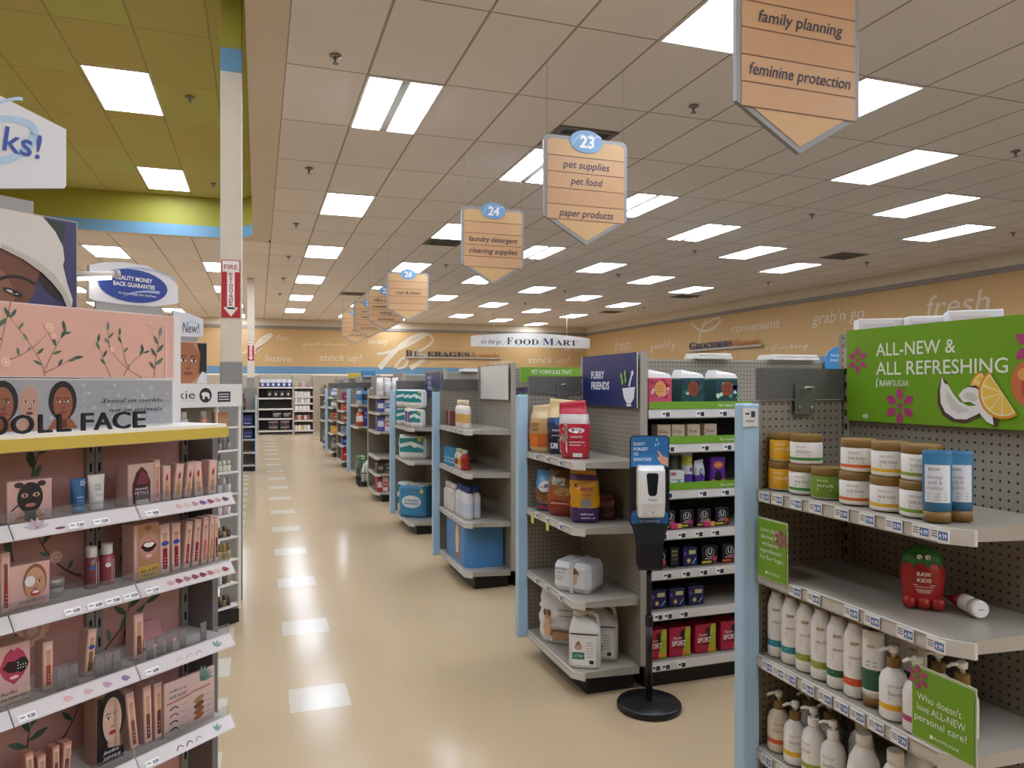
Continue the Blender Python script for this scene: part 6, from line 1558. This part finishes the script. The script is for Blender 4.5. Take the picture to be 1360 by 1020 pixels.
# small make-up standing on its shelves
G2 = 'small make-up items on the white gridded display'
MK = [['#2a2a2c', '#8a6a3a'], ['#9a8a5a', '#3a3634', '#c9c4bc'], ['#b09050', '#8a7038'], ['#3a3836', '#9a8050'], ['#c9c4bc', '#b08a8a', '#d0ccc4'], ['#cfcac2', '#8f8a80'], ['#d0cbb0', '#c9c6bc'], ['#8a8478', '#6a665e'], ['#d8d4cc', '#c98f70', '#d0ccc6']]
for zi, z in enumerate(ZU):
    n = 6 if zi < 8 else 3
    lvl = ('lowest', 'second lowest', 'third lowest', 'fourth lowest', 'middle', 'fourth highest', 'third highest', 'second highest', 'top')[zi]
    for i in range(n):
        x = xr - .062 - .036*i if zi < 8 else xr - .09 - .15*i
        h = .075 + .018*((zi*7 + i*3) % 3); cc_ = MK[zi][i % len(MK[zi])]
        w = .034 if zi < 8 else .06
        if zi == 8 and i == 0:
            box_item('powder_box', 'tan make-up box on the top shelf of the white gridded display', 'make-up', U2.w(x-.005, .10, z), (.10, .05, .10), '#b9805f', TH, None, G2); continue
        nm = 'make-up item, %s from the right on the %s white gridded shelf' % (ORD[i], lvl)
        bottle('makeup_bottle', nm, 'make-up', U2.w(x, .055 if zi < 8 else .09, z), [('body', [(w*.42, 0), (w*.46, .004), (w*.46, h*.55)], M(cc_, .3)), ('cap', [(w*.34, h*.55), (w*.34, h)], M(MK[zi][(i+1) % len(MK[zi])], .3))], 0, G2)
def d_u2(A, c, w, h):
    A.poly([(0.005, .005), (w*.4, .005), (w*.75, h*.3), (w*.5, h*.97), (.005, h*.97)], M('#9a5f3f', .5), 1)
    face_art(A, w*.30, h*.50, w*.95, h*.95, '#a0643f', '#17110f', '#8f4038', '#6a3a22', 'none', .3, neck=False)
    A.poly([(w*.62, h*.97), (w*.97, h*.97), (w*.97, .005), (w*.75, .005), (w*.70, h*.3), (w*.74, h*.7)], M('#17110f', .5), 8)
    A.poly([(w*.6, .005), (w*.97, .005), (w*.97, h*.25), (w*.8, h*.30), (w*.66, h*.15)], M('#c9c8ca', .5), 9)
zt2 = U2.p(258, 454, .15)[1]
frame_panel('photo_panel', 'portrait photo panel above the white gridded display', U2, .15, 238, 275, 1.661, zt2, .03, '#b98a66', '#d9d5ce', d_u2)
def d_new(A, c):
    A.curve(c(236, 440), c(262, 412), c(266, 446), .012, .016, M('#c0cade', .4), 1)
    A.text('New!', *c(242, 441), .07, M('#2b3550', .5), 3, w=c(263, 440)[0]-c(242, 440)[0], shear=.1)
topper('small white topper sign reading New! above the portrait photo panel', U2, .15, [(230, 446), (268, 448), (270, 444), (270, 424), (250, 416), (230, 412)], .02, d_new, [(232, 448), (262, 455), zt2+.001])

# ------------------------------------------------------------------ goods on the pink display
GC = 'lip colour boxes on the pink display'
def cz(si): return SZ[si] - .0095
def cbox(si, px0, px1, py, name, label, art, yl=.06, d=.035, colr='#c9a79c', tilt=0.0, group=GC, x0=None):
    xa = U1.x(px0, yl)[0]; xb = U1.x(px1, yl)[0]; zt_ = U1.p((px0+px1)/2, py, yl)[1]; w = xb - xa
    p = U1.w((xa+xb)/2, yl + d/2, cz(si))
    return box_item(name, label, 'cosmetics box', p, (w, d, max(.03, zt_-cz(si))), colr, TH, art, group, .4, tilt, .0015)
def gloss(c1_, cap='#c9a07a', st=False):
    def f(A, w, h):
        A.rect(-w*.36, w*.36, h*.05, h*.93, M('#e0b6a8', .3), 1); A.rect(-w*.22, w*.22, h*.10, h*.52, M(c1_, .25), 2); A.rect(-w*.20, w*.20, h*.52, h*.82, M(cap, .25), 2); A.ell(0, h*.80, w*.28, h*.03, M('#b98d80', .4), 2, 8)
        if st: A.ell(0, h*.62, w*.36, h*.05, M('#2f4a94', .4), 3, 10)
        for q in (.2, .26, .32): A.line([(-w*.1, h*q), (w*.1, h*q)], h*.01, M('#e8d0c8', .4), 3)
    return f
def stick(c1_):
    def f(A, w, h):
        A.rect(-w*.36, w*.36, h*.06, h*.93, M('#e0b6a8', .3), 1); A.rect(-w*.22, w*.22, h*.10, h*.42, M('#b98a5a', .3), 2); A.rect(-w*.17, w*.17, h*.42, h*.58, M('#d0a878', .3), 2); A.poly([(-w*.14, h*.58), (w*.14, h*.58), (w*.14, h*.78), (-w*.14, h*.70)], M(c1_, .3), 2)
    return f
def a_mask(A, w, h):
    A.rect(-w*.49, w*.49, h*.01, h*.99, M('#d3a9a0', .4), 1); A.poly([(-w*.36, h*.02), (w*.36, h*.02), (w*.2, h*.30), (-w*.2, h*.30)], M('#c08a6c', .5), 2)
    face_art(A, 0, h*.58, w*.62, h*.74, '#23211f', '#2a1c18', '#b06a60', '#15110f', 'none')
    for s in (-1, 1): A.ell(s*w*.13, h*.64, w*.075, h*.055, M('#c9a488', .4), 6); A.ell(s*w*.13, h*.64, w*.03, h*.04, M('#3a2a22', .4), 7); A.ell(s*w*.25, h*.9, w*.1, h*.07, M('#3a2620', .5), 5)
    A.ell(0, h*.40, w*.12, h*.045, M('#b8756a', .4), 7); A.line([(-w*.42, h*.3), (-w*.2, h*.48)], h*.03, M('#2a2624', .4), 6)
    A.text('ADORABLES', -w*.34, h*.09, h*.10, INK, 8, w=w*.66, font='serifit')
def a_wink(A, w, h):
    A.rect(-w*.49, w*.49, h*.01, h*.99, M('#d6aaa0', .4), 1)
    face_art(A, w*.12, h*.52, w*.56, h*.74, '#c99878', '#8a5a3a', '#b03a3a', '#8a5840', 'slick', neck=False); A.ell(-w*.02, h*.60, w*.13, h*.12, M('#e6e2dc', .4), 8)
    A.ell(w*.12, h*.32, w*.12, h*.07, M('#b8323a', .4), 8); A.ell(w*.12, h*.335, w*.09, h*.03, M('#f0ece8', .4), 9)
    A.text('ADORABLES', -w*.34, h*.12, h*.10, INK, 10, w=w*.66, font='serifit'); A.line([(-w*.4, h*.05), (w*.3, h*.05)], h*.02, M('#b06a5a', .5), 9)
cbox(0, 9, 69, 638, 'mask_box', 'pink box with a woman in a black face mask', a_mask, d=.05)
def ctube(si, px0, px1, py, cols, label, art):
    xa = U1.x(px0, .07)[0]; xb = U1.x(px1, .07)[0]; zt_ = U1.p((px0+px1)/2, py, .07)[1]; h = zt_ - cz(si); w = xb - xa
    t = empty('squeeze_tube', label, 'cosmetics tube', (*U1.w((xa+xb)/2, .085, 0)[:2], cz(si) + .0008), TH, 'skin care tubes on the pink display')
    n = 18; mb = MB()
    rr_ = lambda k, kd, z: [(w/2*k*math.cos(2*PI*i/n), w/2*kd*math.sin(2*PI*i/n), z) for i in range(n)]
    mb.loops([rr_(.74, .7, h*.18), rr_(.80, .66, h*.25), rr_(.9, .4, h*.65), rr_(1, .1, h*.94), rr_(1, .06, h)], M(cols, .35), True, True, True)
    A = Art(mb, lambda a, b, hh: (a, -w/2*(.68 - .62*(b/h - .2)/.8 if b/h > .2 else .68)*math.sqrt(max(0, 1 - (min(abs(a)/(w/2*.8), .97))**2)) - hh - .0012, b)); art(A, w, h)
    mb.build('body', t)
    mb = MB(); mb.lathe([(w*.34, 0), (w*.36, .002), (w*.36, h*.18)], M('#dcd8d4' if cols != '#1f5a8a' else '#3a82b0', .4), 16); mb.build('cap', t)
ctube(0, 98, 119, 636, '#1f5a8a', 'blue tube with white flowers on the top shelf of the pink display', lambda A, w, h: (flower_art(A, w*.22, h*.85, w*.22, '#d8dce4', 5, 3), A.text('Cooling', 0, h*.42, h*.07, M('#cfdbe8', .5), 3, 'c', w=w*.45), A.line([(-w*.2, h*.34), (w*.2, h*.34)], h*.015, M('#9ab8d0', .5), 3)))
ctube(0, 121, 144, 631, '#d9d4cc', 'white tube with two short words in capitals beside the blue tube', lambda A, w, h: (A.text('DOLL', 0, h*.66, h*.07, INK, 3, 'c', w=w*.36), A.text('FACE', 0, h*.56, h*.07, INK, 3, 'c', w=w*.36), A.line([(-w*.18, h*.44), (w*.18, h*.44)], h*.012, GINK, 3), A.line([(-w*.18, h*.40), (w*.18, h*.40)], h*.012, GINK, 3)))
def a_moody(A, w, h):
    A.poly([(-w*.34, h*.04), (w*.34, h*.04), (w*.34, h*.55), (w*.2, h*.80), (0, h*.93), (-w*.2, h*.78), (-w*.34, h*.5)], M('#4a2228', .4), 1)
    A.poly([(-w*.2, h*.50), (w*.24, h*.50), (w*.24, h*.70), (0, h*.84)], M('#7a3a40', .35), 2); A.text('moody', 0, h*.36, h*.10, M('#e8d8d4', .5), 3, 'c', w=w*.5, font='serifit'); A.text('METALS', 0, h*.25, h*.08, M('#e8d8d4', .5), 3, 'c', w=w*.52)
    A.rect(-w*.2, w*.28, 0, h*.12, M('#d8d2ce', .4), 3)
cbox(0, 170, 205, 616, 'lip_sample_box', 'pink box with a dark lipstick shaped window', a_moody, d=.05)
for i, (p0, p1, py, c, tl) in enumerate(((204.5, 213, 611, None, 0), (216, 227, 619, '#a02a30', 0), (230, 241, 617, '#8a3038', .10), (244.5, 254, 616, '#8a2a38', .12), (259, 270, 614, '#b02a30', -.06), (276, 287, 612, '#8a2430', .05))):
    cbox(0, p0, p1, py, 'lip_colour_box', 'pink lipstick box, %s from the left on the top shelf' % ORD[i], stick(c) if c else gloss('#c9826a'), tilt=tl)
cbox(1, 12, 66, 749, 'mask_box', 'pink box with a laughing person holding a cotton pad', a_wink, d=.05)
cbox(1, 1, 14, 735, 'lip_colour_box', 'tall pink box at the left edge beside the cotton pad box', gloss('#8a3a2a', '#7a4a30'), yl=.05)
x, _ = U1.x(79, .08)
bottle('cream_jar', 'small grey cream jar beside the cotton pad box', 'cosmetics jar', (*U1.w(x, .105, 0)[:2], cz(1)), [('body', [(.019, 0), (.021, .003), (.021, .022)], M('#8a857c', .3), lambda A: A.line([(-.012, .012), (.012, .012)], .004, M('#4a4642', .5), 2), .021), ('lid', [(.022, .022), (.022, .038), (.02, .04)], M('#a39e94', .3, .4))], TH)
for i, (p0, p1, py) in enumerate(((119, 137, 729), (139.5, 157.5, 725))):
    xa, xb = U1.x(p0, .08)[0], U1.x(p1, .08)[0]; w = xb-xa; h = U1.p(p0, py, .08)[1] - cz(1)
    bottle('remover_bottle', ('left', 'right')[i] + ' dark pink bottle with white cap on the second shelf', 'cosmetics bottle', (*U1.w((xa+xb)/2, .10, 0)[:2], cz(1)),
           [('body', [(w*.46, 0), (w*.48, .003), (w*.48, h*.68), (w*.36, h*.74)], M(('#7a4444', '#94444c')[i], .15), lambda A: (A.rect(.002, .013, h*.08, h*.62, M('#d8ccc8', .4), 1), A.ell(-.006, h*.5, .006, .006, M('#3a5a9a' if i == 0 else '#e6e2de', .4), 2)), w*.48), ('cap', [(w*.36, h*.74), (w*.37, h*.76), (w*.37, h)], M('#e0dcd6', .4))], TH, 'make-up remover bottles on the pink display')
def a_lit(A, w, h):
    A.rect(-w*.36, w*.49, h*.01, h*.99, M('#c99a6a', .4), 1); A.rect(-w*.36, w*.49, h*.24, h*.99, M('#b5845f', .5), 2); A.ell(w*.06, h*.92, w*.14, h*.05, M('#8a5c40', .5), 2.5); lips_art(A, w*.07, h*.58, w*.82, h*.56, '#c08a80', '#1a1012')
    A.rect(-w*.36, w*.49, h*.01, h*.24, M('#d0a24a', .4), 6); A.text('my LIT!', -w*.28, h*.13, h*.08, INK, 8, w=w*.7, font='serifit'); A.line([(-w*.2, h*.07), (w*.3, h*.07)], h*.012, INK, 8)
cbox(1, 178, 211, 696, 'lip_sample_box', 'tan and yellow box with a close up of open lips', a_lit, d=.05)
for i, (p0, p1, py, c, tl, st) in enumerate(((212, 226, 697, '#8a2a30', 0, 1), (228, 240, 695, '#8a2028', 0, 1), (243, 252, 694, '#a03a38', .09, 0), (255, 264, 691, '#9a2428', .08, 0), (267, 275, 688, '#c05a40', .06, 0), (276.5, 283, 686, '#c8782a', .05, 0), (285, 290, 685, '#5a2024', .0, 0))):
    cbox(1, p0, p1, py, 'lip_colour_box', 'pink lip gloss box, %s from the left on the second shelf' % ORD[i], gloss(c, st=bool(st)), tilt=tl)
def a_berry(A, w, h):
    A.rect(-w*.49, w*.49, h*.01, h*.99, M('#d3aba0', .4), 1); lips_art(A, 0, h*.62, w*.92, h*.62, '#b03a5a', '#2a1016', False); A.ell(w*.22, h*.62, w*.2, h*.13, M('#1a1a24', .3), 6)
    for i in range(9): A.ell(w*(.10 + .08*(i % 4)), h*(.57 + .05*(i//4)), w*.02, h*.012, WHITE, 7, 6)
    A.rect(-w*.49, w*.49, h*.01, h*.22, M('#d9b8a4', .4), 7); A.text('hella', -w*.42, h*.17, h*.08, INK, 9, w=w*.5, font='serifit'); A.text('pigment lips', -w*.42, h*.08, h*.07, INK, 9, w=w*.8, font='serifit')
cbox(2, -4, 40, 856, 'lip_sample_box', 'pink box with bright lips biting a dark berry', a_berry, d=.05)
for i, (p0, p1, py, c, tl) in enumerate(((57, 71, 853, '#b5503a', 0), (112, 124, 838, '#8f6a3a', .09), (178, 191, 816, '#8a4a2a', 0))):
    cbox(2, p0, p1, py, 'lip_colour_box', ('pink box beside the berry lips box', 'leaning pink box with a blue sticker between clear dividers', 'upright pink box alone on the right of the third shelf')[i], gloss(c, '#c9a07a', i == 1), tilt=tl)
x, _ = U1.x(208, .12)
cp = empty('open_palette', 'small pink patterned palette lying behind the clear dividers', 'cosmetics palette', U1.w(x, .13, cz(2)), TH)
mb = MB(); mb.box(-.045, .045, -.03, .03, .0008, .008, M('#c9a8a4', .4), .002); mb.build('base', cp)
mb = MB(); mb.loops([[(-.045,.028,.008),(.045,.028,.008),(.045,.032,.008),(-.045,.032,.008)],[(-.045,.045,.05),(.045,.045,.05),(.045,.049,.05),(-.045,.049,.05)]], M('#b5787a', .4)); mb.build('lid', cp)
def a_hush(A, w, h):
    A.rect(-w*.49, w*.49, h*.01, h*.99, M('#6a5348', .4), 1); A.poly([(-w*.49, h*.02), (-w*.05, h*.02), (-w*.3, h*.97), (-w*.49, h*.97)], M('#1f1614', .5), 2)
    face_art(A, w*.08, h*.60, w*.78, h*.66, '#c9ab98', '#1f1614', '#a82a34', '#94705c', 'full'); A.poly([(w*.2, h*.05), (w*.38, h*.1), (w*.32, h*.5), (w*.26, h*.82), (w*.18, h*.8), (w*.2, h*.45)], M('#c09a84', .5), 8)
    A.poly([(-w*.49, h*.02), (w*.49, h*.02), (w*.49, h*.18), (-w*.49, h*.26)], M('#15100f', .5), 9)
    A.text('fearless', -w*.3, h*.15, h*.07, WHITE, 11, w=w*.6, font='serifit'); A.text('ZIPPER', -w*.3, h*.06, h*.07, WHITE, 11, w=w*.66, font='serifit')
cbox(3, 128, 163, 921, 'lip_sample_box', 'box with a dark haired woman holding a finger to her lips', a_hush, d=.05, colr='#a88474')
for i, (p0, p1, py, c, tl) in enumerate(((174, 185, 918, '#8a5a3a', -.10), (192, 203, 911, '#7a4a34', -.03), (206, 217, 907, '#6a3a2c', -.02))):
    cbox(3, p0, p1, py, 'lip_colour_box', ('leftmost', 'middle', 'rightmost')[i] + ' slim pink box of three beside the shade chart', gloss(c), tilt=tl)
def a_shade(A, w, h):
    A.rect(-w*.49, w*.49, h*.01, h*.99, M('#cbb0a8', .4), 1)
    A.text('select a', -w*.42, h*.80, h*.08, INK, 3, w=w*.34, font='serifit'); A.text('SHADE', -w*.42, h*.68, h*.09, INK, 3, w=w*.36, font='serifit')
    A.line([(-w*.46, h*.60), (-w*.0, h*.64)], h*.035, M('#a8685a', .4), 2); A.line([(w*.0, h*.66), (w*.4, h*.68)], h*.04, M('#b57868', .4), 2)
    for i in range(4): A.curve((-w*.40, h*(.48 - .13*i)), (-w*.28, h*(.56 - .13*i)), (-w*.24, h*(.46 - .13*i)), w*.03, w*.02, M(('#5a3a2a', '#7a5438', '#4a2c20', '#1f1614')[i], .4), 3, 6); A.line([(-w*.18, h*(.5 - .13*i)), (-w*.04, h*(.5 - .13*i))], h*.012, GINK, 3)
    for i in range(4): A.ell(w*.17, h*(.48 - .11*i), w*.11, h*.055, M(('#a07848', '#6a4a34', '#8a5c3c', '#a0603a')[i], .35), 3, 12, .3); A.line([(w*.30, h*(.5 - .11*i)), (w*.44, h*(.5 - .11*i))], h*.012, GINK, 3)
    for i in range(6): A.leaf(w*.2, h*.80, w*.28, w*.03, math.radians(5 + 16*i), M('#6a8a84', .5), 2)
cbox(3, 218, 285, 897, 'shade_chart', 'pink board reading select a SHADE at the end of the low shelf', a_shade, yl=.05, d=.008, group='charts on the pink display')
# the lowest row just enters the picture
for i, (p0, p1, py, tl) in enumerate(((34, 46, 999, -.05), (48, 60, 1003, 0), (68, 78, 991, 0), (80, 92, 987, .06))):
    xa = U1.x(p0, .09)[0]; xb = U1.x(p1, .09)[0]; zt_ = U1.p((p0+p1)/2, py, .09)[1]
    box_item('lip_colour_box', ('leftmost', 'second', 'third', 'rightmost')[i] + ' brown pink box of four at the bottom of the picture', 'cosmetics box', U1.w((xa+xb)/2, .10, cz(3)), (xb-xa, .03, max(.05, zt_-cz(3))), '#b98472', TH, gloss('#7a4a3a'), GC, .4, tl, .0015)

# ------------------------------------------------------------------ farther end display on the left of the aisle
yl_ = 15.1; xa, d = on_y(316, yl_); xb, _ = on_y(341, yl_)
t = empty('gondola_shelving', 'grey shelving end on the left of the aisle beyond the white gridded display', 'store shelving', (xb, yl_+.45, 0), 0, 'rows of shelving across the store'); off = (xb, yl_+.45, 0)
xa -= 1.2
mb = MB(); mb.box(xa, xb, yl_+.44, yl_+.47, .08, 1.60, PEGX); mb.build('back_panel', t, off=off)
mb = MB(); mb.box(xb-.03, xb, yl_+.02, yl_+.47, .0, 1.45, POSTB); mb.build('end_panel', t, off=off)
mb = MB(); mb.box(xa, xb-.03, yl_+.06, yl_+.44, 0, .08, KICK); mb.build('kick_base', t, off=off)
for z in (.125, .37, .62, .87, 1.17):
    mb = MB(); mb.box(xa, xb-.031, yl_, yl_+.439, z-.03, z, M('#b5b0a8', .4)); mb.build('shelf', t, off=off)
for zi, (z, h) in enumerate(((.621, .19), (.871, .21))):
    for i in range(2):
        box_item('navy_case', ('right', 'left')[i] + ' navy case on the ' + ('lower', 'upper')[zi] + ' filled shelf left of the aisle', 'case', (xb - .17 - .22*i, yl_+.18, z), (.2, .2, h), '#23285a', 0, lambda A, w, h: (A.line([(-w*.4, h*.6), (w*.4, h*.6)], h*.2, M('#4a5090', .4), 1), A.line([(-w*.3, h*.25), (w*.3, h*.25)], h*.1, M('#9aa0c0', .4), 1)), 'navy cases left of the aisle', c=.01)
simple_bottle((xb - .25, yl_+.15, 1.171), .05, .33, '#3a2a24', '#6a3a2a', 'slim dark bottle standing alone left of the aisle', 'dark_bottle', '#8a4a34', None)
